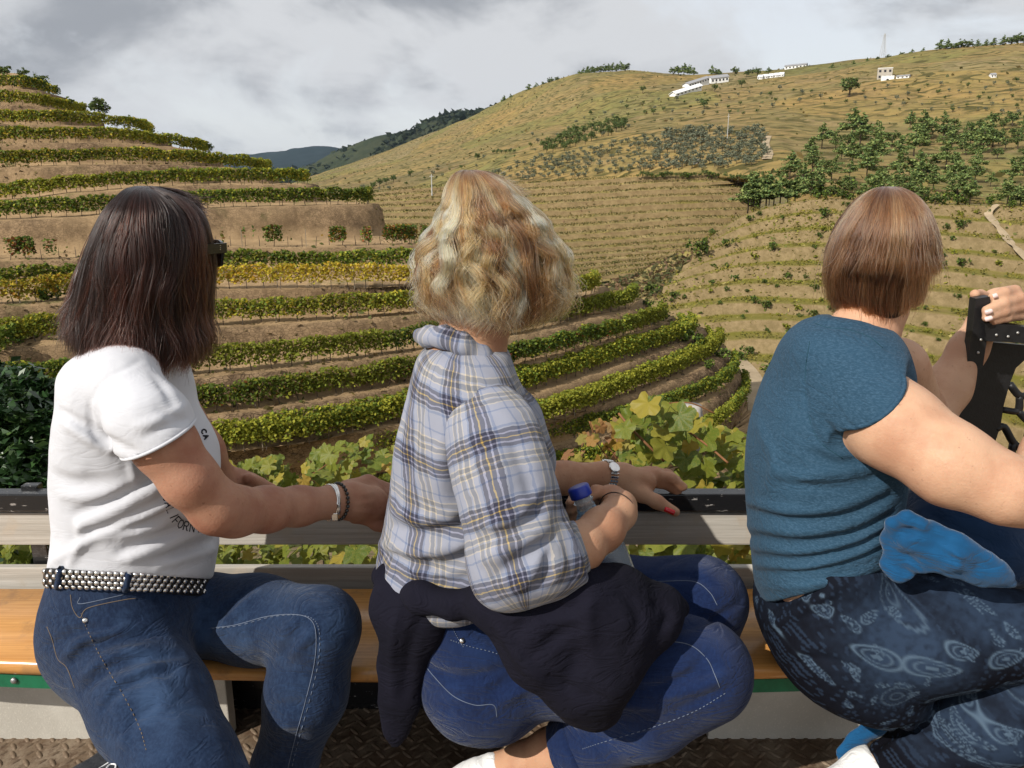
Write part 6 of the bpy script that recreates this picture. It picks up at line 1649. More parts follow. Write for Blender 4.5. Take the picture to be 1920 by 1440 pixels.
def woman_plaid():
    root = empty('person', P(900, 1300, 1.42))
    tag(root, 'blonde woman in blue plaid shirt with navy jacket tied round her waist', 'person')
    rows = [(640,812,930,1.42,.06),(662,786,955,1.42,.10),(700,773,963,1.42,.135),(760,757,985,1.42,.158),(830,740,1008,1.42,.162),(900,732,1022,1.42,.158),
            (960,722,1028,1.42,.156),(1010,713,1030,1.42,.158),(1050,707,1012,1.42,.165),(1085,728,965,1.42,.165),(1110,785,905,1.42,.15)]
    B = Field(); B.loft(rows, grow=-0.02)
    B.loft([(1090,760,930,1.42,.13),(1160,790,980,1.42,.15),(1260,800,990,1.40,.15),(1320,840,980,1.39,.11)], grow=-0.012)
    B.chain([(915,540,1.435,56),(900,590,1.43,54),(882,645,1.42,60),(870,690,1.42,78)], 0.03)
    R = frame(math.radians(58), math.radians(-6)); T = add_head(B, P(928,468,1.44), R, 1.0)
    # near arm bent, hand closing on the bottle
    B.chain([(905,765,1.31,58),(958,900,1.24,56),(966,1045,1.19,50)], 0.02)
    B.chain([(966,1050,1.19,50),(1040,1046,1.20,49),(1085,1028,1.235,44),(1130,992,1.29,39),(1160,962,1.345,31),(1163,950,1.375,29)], 0.02)
    B.chain([(1163,948,1.375,28),(1146,938,1.41,27),(1126,936,1.44,24)], 0.014, flat=(np.array([0,1,0]), 1.2))
    for i, (py, r) in enumerate(((922,11.5),(938,12),(954,11.5),(968,10))):
        B.chain([(1128,py+4,1.44,r+2),(1102,py+6,1.462,r),(1076,py+14,1.452,r-1),(1068,py+22,1.425,r-2.5)], 0.007)
    B.chain([(1140,925,1.40,14),(1118,922,1.385,12),(1104,934,1.372,9.5)], 0.01)
    # far arm along the rail
    B.chain([(905,760,1.56,58),(960,885,1.62,48),(1000,897,1.63,36),(1060,896,1.655,29),(1135,892,1.685,25)], 0.02)
    B.chain([(1130,892,1.685,24),(1165,896,1.70,27),(1205,905,1.715,26)], 0.016, flat=(np.array([0,1,0]), 1.15))
    B.chain([(1195,893,1.725,15),(1232,892,1.735,11.5),(1258,897,1.74,10.5),(1282,913,1.742,8)], 0.009)
    B.chain([(1200,902,1.728,14),(1235,904,1.74,11),(1258,912,1.745,9.5),(1270,925,1.745,8)], 0.008)
    B.chain([(1195,890,1.74,14),(1228,886,1.755,11),(1252,890,1.765,10),(1270,900,1.77,8)], 0.008)
    B.chain([(1185,888,1.75,12),(1215,884,1.77,9.5),(1238,890,1.78,8)], 0.008)
    B.chain([(1170,910,1.69,18),(1200,925,1.685,15),(1232,941,1.672,12.5),(1266,960,1.660,9.5)], 0.012)
    # legs
    B.chain([(900,1230,1.39,82),(1100,1238,1.35,74),(1305,1250,1.31,62),(1200,1345,1.31,55),(1075,1400,1.335,50)], 0.01)
    B.chain([(1090,1393,1.325,52),(1035,1412,1.345,46),(980,1430,1.36,37),(935,1447,1.375,33),(905,1462,1.38,33)], 0.02)
    B.chain([(900,1150,1.50,86),(1320,1115,1.48,66),(1250,1300,1.5,50),(1150,1400,1.52,45)], 0.03)
    build_field('body', B, 0.0042, M_SKIN2, root, 1)
    eyes(T, R, root)
    # nails
    def nail(pts, name, mat, r=0.006):
        Q = B.hit(pts, True, 0.0005)
        if len(Q) > 1: m = MB(); m.tube(Q, [r*.75] + [r]*(len(Q)-2) + [r*.6], 7); m.build(name, mat, root, True)
    nail([(1246,954),(1256,958),(1265,962)], 'thumb_nail', M_RED, .0062)
    # --- shirt body
    S = Field(); S.loft(rows, cap=0.03)
    S.blob(905,745,1.34,75,45,.08,0.06, tilt=-0.5)
    S.chain([(950,800,1.5,70),(980,860,1.5,60)], 0.05)
    N = Field(); N.chain([(895,620,1.425,52),(905,560,1.43,60)], 0.01); S.sub(N, 0.006, 's')
    folds = [([(718,1035),(790,1062),(870,1048),(930,1010)], -.010, .012),([(712,1020),(780,1035),(860,1022),(915,985)], .008, .012),([(740,1075),(800,1095),(880,1085)], -.006, .01),
        ([(735,985),(790,1000),(850,990),(905,955)], -.008, .012),([(740,960),(800,975),(870,950)], .006, .013),([(760,760),(745,850),(735,940)], .004, .012),
        ([(800,720),(775,820),(760,920)], -.004, .016),([(835,800),(825,900),(850,990)], .005, .018),([(870,780),(868,880),(890,970)], -.006, .018),([(930,980),(905,1020),(895,1060)], -.010, .012),
        ([(800,1040),(815,1070),(840,1100)], -.005, .009),([(770,1050),(785,1080)], .005, .008),([(850,690),(880,720),(930,740)], -.003, .01)]
    for pts, a, w in folds: S.stroke(pts, a, w)
    L = loft_rows(rows); cxf = lambda z: np.interp(z, L[:, 0], L[:, 1])
    so = build_field('shirt', S, 0.0042, M_PLAID, root, 1, 0.0022, 24, 21, uvfn=uv_cyl(cxf, 1.42, 0.12, 0.15, 0.02, 0.14))
    # near sleeve
    C = Field()
    C.chain([(893,752,1.33,66),(930,830,1.27,82),(952,910,1.225,86),(962,990,1.195,76),(955,1050,1.18,72)], 0.05)
    C.chain([(958,1062,1.18,62),(1015,1055,1.188,58),(1062,1036,1.205,50),(1082,1026,1.225,49)], 0.05)
    C.blob(945,1090,1.19,38,26,.05,0.05)
    C.plane(P(1081,1022,1.22), (0.93, 0.1, 0.28))
    for pts, a, w in [([(905,1010),(950,1000),(1005,965),(1025,930)], -.010, .012),([(900,985),(950,975),(1000,940)], .007, .013),([(905,1050),(935,1035),(985,1010),(1025,995)], .009, .012),
        ([(925,1085),(960,1060),(1000,1030),(1030,1010)], -.009, .010),([(960,1105),(990,1085),(1010,1045)], .007, .010),([(1010,1100),(1025,1070),(1030,1035)], -.008, .008),([(1040,1090),(1050,1060),(1045,1020)], .006, .008),
        ([(900,800),(935,870),(945,950)], .005, .016),([(880,850),(895,930),(905,990)], -.007, .014),([(960,820),(990,900),(1000,950)], -.005, .013)]:
        C.stroke(pts, a, w)
    a_, b_ = P(885,735,1.33), P(965,1050,1.19)
    build_field('sleeve', C, 0.0042, M_PLAID, so, 1, 0.0022, 24, 22, uvfn=uv_limb(a_, b_, (0,-1,0.2), 0.085, 0.03, 0.0))
    K = Field(); K.chain([(1052,1042,1.195,52),(1080,1027,1.222,52)], 0.01); K.plane(P(1092,1018,1.23), (0.93,0.1,0.28)); K.plane(P(1050,1042,1.195), (-0.93,-0.1,-0.28))
    for pts, a, w in [([(1060,985),(1068,1030),(1062,1085)], -.004, .005),([(1075,985),(1082,1030),(1078,1075)], .003, .005)]: K.stroke(pts, a, w)
    build_field('cuff', K, 0.004, M_PLAID, so, 2, uvfn=uv_limb(P(1040,1048,1.19), P(1085,1025,1.225), (0,-1,0.2), 0.055, 0.01))
    # far sleeve end
    K = Field(); K.chain([(900,760,1.55,70),(955,880,1.60,60),(1005,897,1.63,42),(1022,897,1.64,40)], 0.03); K.plane(P(1026,897,1.64), (1,0.2,0))
    build_field('sleeve', K, 0.005, M_PLAID, so, 1, uvfn=uv_limb(P(940,890,1.58), P(1025,897,1.64), (0,-1,0.2), 0.05))
    # collar
    K = Field()
    K.chain([(788,632,1.46,13),(800,634,1.40,16),(830,634,1.365,18),(868,650,1.352,17),(905,670,1.36,17),(930,690,1.39,16),(944,702,1.44,12)], 0.012)
    K.chain([(784,625,1.46,7),(805,620,1.40,8),(835,620,1.372,8),(870,632,1.362,8),(905,652,1.37,8),(935,678,1.40,8)], 0.012)
    K.chain([(925,690,1.385,12),(948,716,1.40,5)], 0.01)
    Nk = Field(); Nk.chain([(888,640,1.42,57),(898,600,1.425,56)], 0.01); K.sub(Nk, 0.004, 's')
    build_field('collar', K, 0.0035, M_PLAID, so, 2, uvfn=uv_cyl(lambda z: P(880,640,1.42)[0], 1.42, 0.2, 0.08, 0.055, 0.0))
    # --- jeans
    J = Field()
    J.loft([(1085,765,935,1.42,.14),(1130,772,985,1.42,.155),(1190,774,1010,1.42,.168),(1250,782,1015,1.40,.168),(1300,805,1010,1.39,.15),(1338,855,985,1.38,.11)], cap=0.03)
    J.chain([(905,1232,1.37,106),(1100,1240,1.33,102),(1225,1245,1.305,96),(1318,1247,1.29,90)], 0.05)
    LG = Field(); LG.chain([(1322,1272,1.285,87),(1210,1342,1.295,78),(1120,1385,1.315,64),(1060,1412,1.335,58)], 0.03); LG.plane(P(1058,1408,1.33), (-0.87,0.1,-0.47)); J.sub(LG, 0.03)
    J.chain([(900,1165,1.50,95),(1150,1130,1.49,84),(1315,1118,1.47,80)], 0.04)
    J.chain([(1325,1135,1.47,76),(1300,1230,1.50,70),(1240,1340,1.52,55)], 0.03)
    for pts, a, w in [([(1165,1300),(1250,1285),(1310,1262),(1350,1250)], -.006, .009),([(1230,1290),(1290,1265),(1330,1225)], -.006, .008),([(1250,1310),(1310,1290),(1360,1265)], .005, .009),
        ([(1260,1335),(1320,1310),(1370,1290)], -.004, .008),([(1090,1330),(1160,1320),(1230,1325)], .005, .012),([(880,1180),(930,1200),(980,1190)], -.005, .009),([(800,1250),(850,1270),(920,1265),(1000,1230)], -.006, .012),
        ([(920,1300),(960,1270),(1010,1250)], -.008, .010),([(940,1320),(985,1290),(1020,1280)], .006, .01),([(1230,1085),(1290,1080),(1340,1100)], -.003, .009),([(1270,1180),(1340,1160),(1390,1130)], -.008, .008),([(1205,1100),(1240,1060),(1280,1045)], -.004, .008)]:
        J.stroke(pts, a, w)
    def wear(V, N):
        f = np.zeros(len(V))
        for (x, y, yy), rx in (((1330,1200,1.2),.08),((900,1180,1.25),.05),((900,1230,1.25),.04),((1250,1090,1.4),.06),((1150,1380,1.25),.05)):
            f += 0.55 * np.exp(-(((V - P(x, y, yy)) ** 2).sum(1)) / rx ** 2)
        return {'wear': np.clip(f * (0.6 + 0.5 * fbm(V, 30, 3, 5)), 0, 1)}
    jo = build_field('jeans', J, 0.0045, M_DENIM2, root, 2, 0.001, 35, 31, attrfn=wear)
    K = Field(); K.chain([(1085,1398,1.322,66),(1052,1414,1.336,64)], 0.01); K.plane(P(1085,1398,1.322), (0.87,0,0.47)); K.plane(P(1048,1412,1.336), (-0.87,0.1,-0.47))
    build_field('turned_up_cuff', K, 0.0045, M_DENIM2, jo, 2, 0.0015, 30, 3)
    seam('seam', J, [(1225,1200),(1290,1208),(1325,1235),(1340,1265),(1350,1290)], jo, M_THREAD, .0012)
    seam('seam', J, [(1235,1090),(1300,1090),(1330,1110),(1345,1135)], jo, M_THREAD, .0012)
    seam('seam', J, [(1360,1300),(1300,1335),(1220,1365),(1130,1392),(1090,1405)], jo, M_THREAD, .0011, dash=True, n=70)
    seam('pocket_seam', J, [(795,1245),(815,1270),(850,1305),(890,1322),(925,1322),(932,1345)], jo, M_THREAD, .0011)
    seam('pocket_seam', J, [(845,1200),(880,1212),(930,1225),(970,1245)], jo, M_THREAD, .0009, dash=True)
    seam('waist_seam', J, [(835,1135),(850,1180),(870,1215)], jo, M_THREAD, .0009, dash=True)
    for x, y, r in ((866,1201,.005),(797,1241,.0035)):
        q = J.hit([(x, y)], False, .001)
        if len(q): m = MB(); m.lathe([(0,r),(.002,r*.95),(.003,r*.4)], q[0], -ray(x, y)/np.linalg.norm(ray(x, y)), 12); m.build('rivet', M_SILVER, jo, True)
    # small woven tag with its letters
    q = J.hit([(848,1168),(870,1161)], False, .0015)
    if len(q) == 2:
        m = MB(); d = q[1]-q[0]; l = np.linalg.norm(d); d /= l; fw = -ray(858,1164); fw /= np.linalg.norm(fw); fw = fw - d*(fw@d); fw /= np.linalg.norm(fw); u = np.cross(d, -fw)
        for k in range(4):
            c = q[0] + d*l*(k+.5)/4 + fw*.001
            m.box(c + u*0, (l*.035,.0008,.0048), np.stack([d, fw, u], 1)); m.box(c + d*l*.06 + u*(.0025 if k % 2 else 0), (l*.06,.0008,.0009), np.stack([d, fw, u], 1))
        m.build('tag_lettering', simple('tag_white', (.6,.6,.6)), jo)
    # sock and shoe
    g = Field(); g.chain([(945,1443,1.37,37),(905,1460,1.378,38),(880,1474,1.38,40)], 0.02); g.plane(P(940,1440,1.37), (.9,0,.4)); g.chain([(885,1478,1.38,44),(790,1510,1.37,34)], 0.03)
    g.stroke([(890,1412),(905,1425),(915,1445)], -.003, .005); g.stroke([(915,1410),(922,1425)], .003, .006)
    build_field('shoe', g, 0.005, M_SOCK, root, 1)
    # --- navy jacket tied around the waist: band, lap part and hanging tail
    K = Field()
    K.chain([(738,1085,1.36,30),(790,1120,1.27,27),(850,1135,1.24,22),(905,1125,1.24,26)], 0.03)
    K.chain([(720,1080,1.40,24),(740,1100,1.34,28)], 0.02)
    K.chain([(925,1125,1.21,46),(1000,1150,1.19,52),(1090,1120,1.21,58),(1160,1115,1.24,48),(1240,1135,1.27,32),(1276,1140,1.29,18)], 0.04)
    K.chain([(950,1150,1.21,48),(1010,1220,1.19,62),(1085,1290,1.185,54),(1115,1325,1.19,36)], 0.04)
    K.chain([(1090,1150,1.20,65),(1150,1180,1.20,60),(1130,1260,1.185,58),(1120,1320,1.19,38)], 0.04)
    K.chain([(1180,1150,1.24,50),(1225,1170,1.24,38),(1180,1230,1.20,35)], 0.04)
    K.chain([(1045,1296,1.195,24),(1080,1325,1.19,26),(1135,1330,1.19,24)], 0.02)
    for pts, a, w in [([(920,1110),(985,1140),(1060,1110)], -.010, .012),([(965,1185),(1020,1150),(1070,1140),(1110,1110)], -.008, .010),([(955,1160),(1010,1130),(1065,1125)], .006, .011),
        ([(1000,1230),(1050,1190),(1100,1170)], -.006, .010),([(1110,1090),(1100,1170),(1120,1250)], .005, .014),([(1170,1110),(1200,1160),(1180,1220)], -.005, .013),([(1030,1270),(1070,1290),(1105,1310)], -.008, .008),
        ([(1100,1285),(1115,1305),(1135,1310)], -.007, .007),([(930,1170),(970,1230),(1010,1280)], .006, .012),([(1225,1130),(1255,1150),(1240,1180)], -.006, .009)]:
        K.stroke(pts, a, w)
    jk = build_field('jacket', K, 0.0045, M_NAVY, root, 2, 0.002, 22, 41)
    H = Field(); ax = np.array([0, 1.0, 0])
    H.chain([(735,1085,1.33,36),(745,1140,1.30,46),(768,1160,1.29,52)], 0.03, flat=(ax, 2.0))
    H.chain([(800,1130,1.27,36),(775,1180,1.28,50),(752,1250,1.29,38),(748,1320,1.29,32),(742,1370,1.29,16),(740,1398,1.29,5)], 0.03, flat=(ax, 2.2))
    H.stroke([(800,1140),(770,1210),(760,1300)], -.006, .010); H.stroke([(750,1130),(735,1220),(738,1320)], .005, .010)
    build_field('hanging_tail', H, 0.0045, M_NAVY, jk, 2, 0.002, 22, 42)
    # --- watch on the far wrist: bracelet of links, then the thin chains
    c = P(1138,892,1.687); d = P(1165,895,1.70) - c; d /= np.linalg.norm(d); a = np.cross(d, [0,0,1]); a /= np.linalg.norm(a); b = np.cross(a, d); rm = 28.5 * m_per_px(c)
    wt = empty('wrist_watch', c); wt.parent = root; wt.location = Vector(c) - Vector(root.location)
    lk = None
    for i in range(26):
        t = 2 * math.pi * i / 26; n_ = a * math.cos(t) + b * math.sin(t); tg = -a * math.sin(t) + b * math.cos(t)
        for j in (-1, 0, 1):
            if lk is None:
                m = MB(); m.box((0,0,0), (.0032,.0013,.0027)); lk = m.build('link', M_STEEL, wt, bevel=.0006); o = lk
            else: o = lk.copy(); COL.objects.link(o)
            o.matrix_parent_inverse = Matrix.Translation(-Vector(c))
            o.location = c + n_ * rm + d * j * .0067; o.rotation_euler = Matrix(np.stack([d, n_, tg], 1).tolist()).to_euler()
    m = MB(); n_ = (a * math.cos(0.9) + b * math.sin(0.9)); m.lathe([(0,.013),(.004,.0135),(.0055,.0125),(.0058,.011)], c + n_ * rm * .95 , n_, 20); m.build('watch_case', M_STEEL, wt, True)
    m = MB(); c2 = P(1122,893,1.683); m.tube([c2 + 26.5 * m_per_px(c2) * (a*math.cos(t)+b*math.sin(t)) for t in np.linspace(0, 6.283, 28, endpoint=False)], .0009, 5, closed=True); m.build('chain_bracelet', M_SILVER, root, True)
    m = MB(); c2 = P(1157,957,1.350); d2 = P(1130,985,1.29) - c2; d2 /= np.linalg.norm(d2); a2 = np.cross(d2, [0,0,1]); a2 /= np.linalg.norm(a2); b2 = np.cross(a2, d2)
    m.tube([c2 + 36 * m_per_px(c2) * (a2*math.cos(t)+b2*math.sin(t)) for t in np.linspace(0, 6.283, 30, endpoint=False)], .0013, 5, closed=True); m.build('cord_bracelet', simple('dark_cord', (.05,.03,.02)), root, True)
    q = B.hit([(1184,965)], False, .002)
    m = MB(); p_ = P(1186,966,1.34); m.lathe([(-.004,.002),(-.002,.0065),(.002,.0065),(.004,.002)], p_, (1,-.3,.2), 14); m.build('charm', M_STEEL, root, True)
    # --- hair: wavy bob
    hr = [(319,862,900,.012),(325,846,928,.045),(341,836,958,.073),(372,830,985,.092),(402,822,1012,.108),(432,808,1032,.116),(462,792,1046,.122),(500,786,1057,.124),(540,795,1058,.122),(570,812,1045,.112),(592,836,1005,.095),(604,856,965,.08)]
    def endq(ph):
        return 0.88 + 0.05 * math.cos(2 * ph + 1.2) + 0.045 * math.sin(-ph)
    dark, mid, light, pale = (0.070,0.029,0.012), (0.36,0.150,0.050), (0.80,0.445,0.165), (0.96,0.73,0.43)
    def colfn(ci, ph, t, T_, rg, n):
        k = rg.random((400,))[ci % 400][:, None] * np.ones_like(t); j = np.clip(k + rg.normal(0, .13, (n, 1)), 0, 1)
        root_ = smooth(t * 2.2 + 0.10)
        c = lerp3(dark, mid, smooth(j * 1.45) * root_)
        f = smooth((j - .50) / .28) * root_
        c = c * (1 - f[..., None]) + np.asarray(light) * f[..., None]
        f = smooth((j - .80) / .2) * root_
        c = c * (1 - f[..., None]) + np.asarray(pale) * f[..., None]
        return c * rg.uniform(.8, 1.15, (n, 1, 1))
    o, HF, _, _ = make_hair(root, hr, lambda py: 880 + (py - 322) * 0.17, 1.435, 23, 17000, math.radians(62), colfn, endq, (0.0105, 24), 110, hair_mat('blonde_hair', 0.34, 0.05), 0.00042, 20, 0.45, 0.009, 0.012, (0.0, .0), 0.62, 0.22, layer=(0.78, 1.0), clump_pull=0.8, jag=0.14, radial=.75)
    HF.ell(T(0, .12, -.045), (.065, .085, .09), R, 0.01, 's')
    build_field('hair_base', HF, 0.006, simple('blonde_hair_base', (0.13, 0.075, 0.040), 0.8, bump=0.5), root, 1)
    # --- the bottle in her hand: a thing of its own
    top, bot = P(1084,914,1.345), P(1166,1114,1.31)
    ax = bot - top; ln = np.linalg.norm(ax); ax /= ln
    bt = empty('water_bottle', bot); tag(bt, 'clear plastic water bottle with blue cap held by plaid-shirt woman', 'bottle')
    m = MB(); m.lathe([(.014,0.0160),(.022,0.0160),(.026,0.0198),(.030,0.0160),(.045,0.0192),(.062,0.0320),(.075,0.0390),(.085,0.0403),(.090,0.0384),(.098,0.0403),(.103,0.0384),(.111,0.0403),(.116,0.0384),(.128,0.0403),(ln-.03,0.0403),(ln-.012,0.0384),(ln,0.0307)], top, ax, 28)
    gm = NT('clear_plastic'); gm.col((.80,.86,.90)); gm.set(Roughness=0.08, Transmission_Weight=0.78, IOR=1.33, Specular_IOR_Level=0.6); gm.bump(gm.noise(gm.coord('Object'), 120, 3), .25, .003)
    m.build('bottle_body', gm.m, bt, True)
    m = MB(); m.lathe([(-.003,0.0141),(-.002,0.0186),(.0,0.0202),(.016,0.0207),(.0175,0.0202)], top, ax, 28); m.build('cap', simple('blue_cap', (.012,.03,.30), .35, spec=.5), bt, True)
    m = MB(); m.lathe([(.066,0.0365),(.076,0.0407),(.086,0.0415),(.098,0.0415)], top, ax, 28); m.build('paper_band', simple('sky_blue_label', (.06,.34,.62), .4), bt, True)
    return root

# =============================================================== woman in the teal T-shirt
def paisley(V, N):
    """printed pattern: teardrops, medallions and dots, laid over the cloth in its own flat coordinates"""
    u = V[:, 0] * 1.0 + V[:, 1] * 0.55; v = V[:, 2] - V[:, 1] * 0.45
    base = np.array([0.0042, 0.0042, 0.0068]); bl = np.array([0.024, 0.040, 0.072]); lt = np.array([0.085, 0.128, 0.180])
    f = 0.05 * np.clip(fbm(V, 30, 3, 2), 0, 1); g = np.zeros(len(V))
    def at(px, py, y): q = P(px, py, y); return q[0] + q[1] * .55, q[2] - q[1] * .45
    def drop(px, py, y, a, b, ang, detail=True):
        nonlocal f, g
        cu, cv = at(px, py, y); c, s_ = math.cos(ang), math.sin(ang)
        x = ((u - cu) * c + (v - cv) * s_) / a; w = (-(u - cu) * s_ + (v - cv) * c) / b
        tap = np.clip(1 - 0.55 * (x + 1) / 2, .1, 1) if detail else 1.0
        r = np.sqrt(x * x + (w / tap) ** 2)
        edge = np.exp(-((r - 1) / .10) ** 2); ring = np.exp(-((r - .62) / .07) ** 2) * .7; core = np.clip(1 - r, 0, 1)
        f = np.maximum(f, np.where(r < 1, .55 + .25 * np.sin(r * 22), 0)); g = np.maximum(g, np.maximum(edge, ring)); g = np.maximum(g, .8 * (core > .75))
    def medal(px, py, y, r0, petals=18):
        nonlocal f, g
        cu, cv = at(px, py, y); r = np.hypot(u - cu, v - cv) / r0; t = np.arctan2(v - cv, u - cu)
        f = np.maximum(f, np.where(r < 1 + .06 * np.cos(t * petals), .45 + .3 * np.sin(r * 26), 0)); g = np.maximum(g, .6 * np.exp(-((r - .72 - .03 * np.cos(t * petals)) / .05) ** 2)); g = np.maximum(g, .5 * np.exp(-((r - .3) / .06) ** 2))
    def haze(px, py, y, ru, rv, amt=.6):
        nonlocal f
        cu, cv = at(px, py, y); e = np.exp(-(((u - cu) / ru) ** 2 + ((v - cv) / rv) ** 2) * 1.2)
        f = np.maximum(f, amt * np.clip(e * 1.5 * (0.75 + .5 * fbm(V, 110, 2, 4)), 0, 1))
    haze(1645,1180,1.25,.085,.11,.95); haze(1870,1150,1.2,.10,.05,.8); haze(1800,1330,1.25,.08,.06,.8); haze(1690,1400,1.25,.05,.04,.6); haze(1900,1300,1.2,.05,.04,.5)
    medal(1672,1115,1.25,.036); medal(1640,1262,1.25,.034,22); medal(1890,1280,1.2,.035)
    drop(1612,1198,1.24,.036,.022,2.9); drop(1688,1194,1.24,.036,.022,.25); drop(1778,1196,1.2,.021,.015,.1); drop(1850,1202,1.2,.028,.018,.35)
    drop(1600,1125,1.26,.017,.008,.5); drop(1524,1122,1.27,.014,.012,.8); drop(1556,1128,1.27,.014,.010,2.5); drop(1790,1310,1.2,.040,.018,.95,False); drop(1864,1352,1.2,.022,.014,.6); drop(1825,1386,1.2,.018,.012,.4)
    drop(1516,1236,1.26,.017,.009,-.6); drop(1560,1254,1.26,.012,.007,-.2); drop(1885,1130,1.2,.034,.014,-.1,False); drop(1720,1408,1.2,.03,.014,.2); drop(1830,1420,1.2,.06,.010,.15,False); drop(1690,1420,1.25,.03,.012,.4)
    rg = np.random.default_rng(4)
    for _ in range(70):
        x_, y_ = rg.uniform(1430, 1930), rg.uniform(1090, 1440); drop(x_, y_, 1.24, rg.uniform(.006,.013), rg.uniform(.004,.008), rg.uniform(0, 6.28))
    # field of small dots
    for k, (su, sd) in enumerate(((.0125, 7), (.016, 19))):
        iu = np.floor(u / su); iv = np.floor(v / su + .5 * (iu % 2)); ru = _hash(iu, iv, iu * 0 + k, sd)
        du = (u / su - iu - .5); dv = (v / su + .5 * (iu % 2) - iv - .5)
        f = np.maximum(f, np.where((du * du * 1.6 + dv * dv < .07) & (ru > .0), .55, 0))
    c = base + (bl - base) * np.clip(f, 0, 1)[:, None]; c = c + (lt - c) * np.clip(g, 0, 1)[:, None] * .75
    return c
def woman_teal():
    root = empty('person', P(1560, 1280, 1.40))
    tag(root, 'woman in teal T-shirt and black paisley leggings gripping the black rail end', 'person')
    rows = [(600,1532,1640,1.40,.055),(616,1502,1678,1.40,.10),(650,1470,1700,1.40,.138),(700,1447,1712,1.40,.158),(760,1423,1712,1.40,.163),(820,1406,1705,1.40,.163),(880,1399,1700,1.40,.16),
            (940,1399,1692,1.40,.156),(1000,1403,1680,1.40,.152),(1060,1409,1668,1.40,.158),(1110,1413,1650,1.40,.162),(1145,1417,1610,1.40,.16)]
    B = Field(); B.loft(rows, grow=-0.016)
    B.loft([(1100,1440,1680,1.40,.14),(1200,1450,1720,1.40,.15),(1280,1520,1720,1.38,.13)], grow=-0.035)
    B.chain([(1662,520,1.435,52),(1642,580,1.43,51),(1612,640,1.415,58),(1590,690,1.40,80)], 0.035)
    R = frame(math.radians(52), math.radians(-4)); T = add_head(B, P(1660,492,1.43), R, 0.92)
    B.chain([(1625,745,1.30,74),(1680,800,1.22,84),(1785,872,1.15,80),(1885,918,1.11,66),(1925,930,1.11,60)], 0.03)
    B.chain([(1925,930,1.11,58),(1975,850,1.17,56),(2030,720,1.30,46),(2060,650,1.42,36),(2050,610,1.50,34)], 0.02)
    B.chain([(1680,690,1.54,62),(1715,770,1.60,54),(1728,800,1.64,50),(1775,728,1.685,44),(1815,655,1.715,35),(1845,605,1.735,30)], 0.02)
    B.chain([(1845,605,1.735,28),(1872,572,1.745,32),(1890,566,1.745,30)], 0.02)
    for k, m_, t_, r in (((1896,548,1.745),(1902,546,1.70),(1862,556,1.668),12.5),((1904,562,1.74),(1912,560,1.688),(1850,582,1.650),12.8),((1908,578,1.735),(1914,576,1.685),(1850,596,1.648),12),((1908,592,1.73),(1914,592,1.69),(1862,604,1.655),10)):
        B.chain([(*k,r+2),(*m_,r),((m_[0]+t_[0])/2,(m_[1]+t_[1])/2-2,(m_[2]+t_[2])/2-.006,r-.5),(*t_,r-2.5)], 0.006)
    B.chain([(1862,575,1.755,16),(1838,556,1.735,13),(1828,552,1.70,10.5)], 0.01)
    B.chain([(1580,1195,1.33,90),(1760,1188,1.29,70),(1985,1195,1.24,60),(1855,1350,1.275,55),(1745,1402,1.31,48),(1668,1428,1.335,38),(1640,1440,1.35,34)], 0.01)
    B.chain([(1640,1145,1.49,78),(1900,1112,1.475,60),(2060,1120,1.455,54),(2060,1300,1.455,46)], 0.01)
    build_field('body', B, 0.0042, M_SKIN3, root, 1)
    eyes(T, R, root, .98)
    for pts in ([(1848,586),(1858,583)], [(1848,599),(1858,596)], [(1862,556),(1868,554)]):
        Q = B.hit(pts, True, .0005)
        if len(Q) > 1: m = MB(); m.tube(Q, .0056, 7); m.build('finger_nail', M_PINKN, root, True)
    # --- T-shirt
    S = Field(); S.loft(rows, cap=0.015)
    S.blob(1585,680,1.36,90,52,.09,0.06, tilt=-0.45)
    SL = Field(); SL.chain([(1605,725,1.31,76),(1660,785,1.24,92),(1740,860,1.2,94)], 0.03); SLo = Field(); SLo.ops = list(SL.ops); SL.plane(P(1650,772,1.19), (0.70, 0.12, -0.70)); S.sub(SL, 0.04)
    N = Field(); N.chain([(1622,600,1.41,62),(1640,560,1.415,74)], 0.01); S.sub(N, 0.006, 's')
    S.plane3(P(1412,1137,1.40), P(1665,1056,1.40), P(1530,1110,1.24), P(1550,900,1.40), 0.006)
    for pts, a, w in [([(1400,955),(1480,975),(1580,968),(1670,930)], -.007, .008),([(1400,940),(1480,958),(1570,950),(1660,915)], .006, .010),([(1402,1003),(1500,1018),(1600,1000),(1672,965)], -.007, .008),
        ([(1402,985),(1490,998),(1590,985),(1670,948)], .006, .009),([(1410,1042),(1500,1050),(1600,1028),(1668,992)], -.006, .008),([(1408,1025),(1500,1034),(1600,1012),(1668,980)], .005, .008),
        ([(1415,1072),(1510,1074),(1600,1052),(1665,1022)], -.006, .007),([(1415,1058),(1510,1062),(1600,1040),(1665,1008)], .005, .008),([(1480,900),(1550,916),(1630,900),(1690,870)], -.005, .010),([(1440,880),(1500,895),(1560,890)], .004, .012),
        ([(1520,850),(1570,870),(1640,862)], -.005, .010),([(1480,1095),(1560,1080),(1640,1050)], -.004, .006),([(1430,1100),(1500,1098),(1560,1085)], .004, .007),([(1545,790),(1575,830),(1620,855)], -.005, .009),
        ([(1510,680),(1512,760),(1530,820),(1575,855)], -.0025, .004),([(1420,800),(1450,860),(1440,920)], .003, .016)]:
        S.stroke(pts, a, w)
    so = build_field('t_shirt', S, 0.0042, M_TEAL, root, 2, 0.0010, 30, 51)
    dk = simple('teal_seam', (.012, .05, .075), .9)
    seam('armhole_seam', S, [(1518,640),(1510,700),(1515,770),(1535,825),(1580,860)], so, dk, .0010)
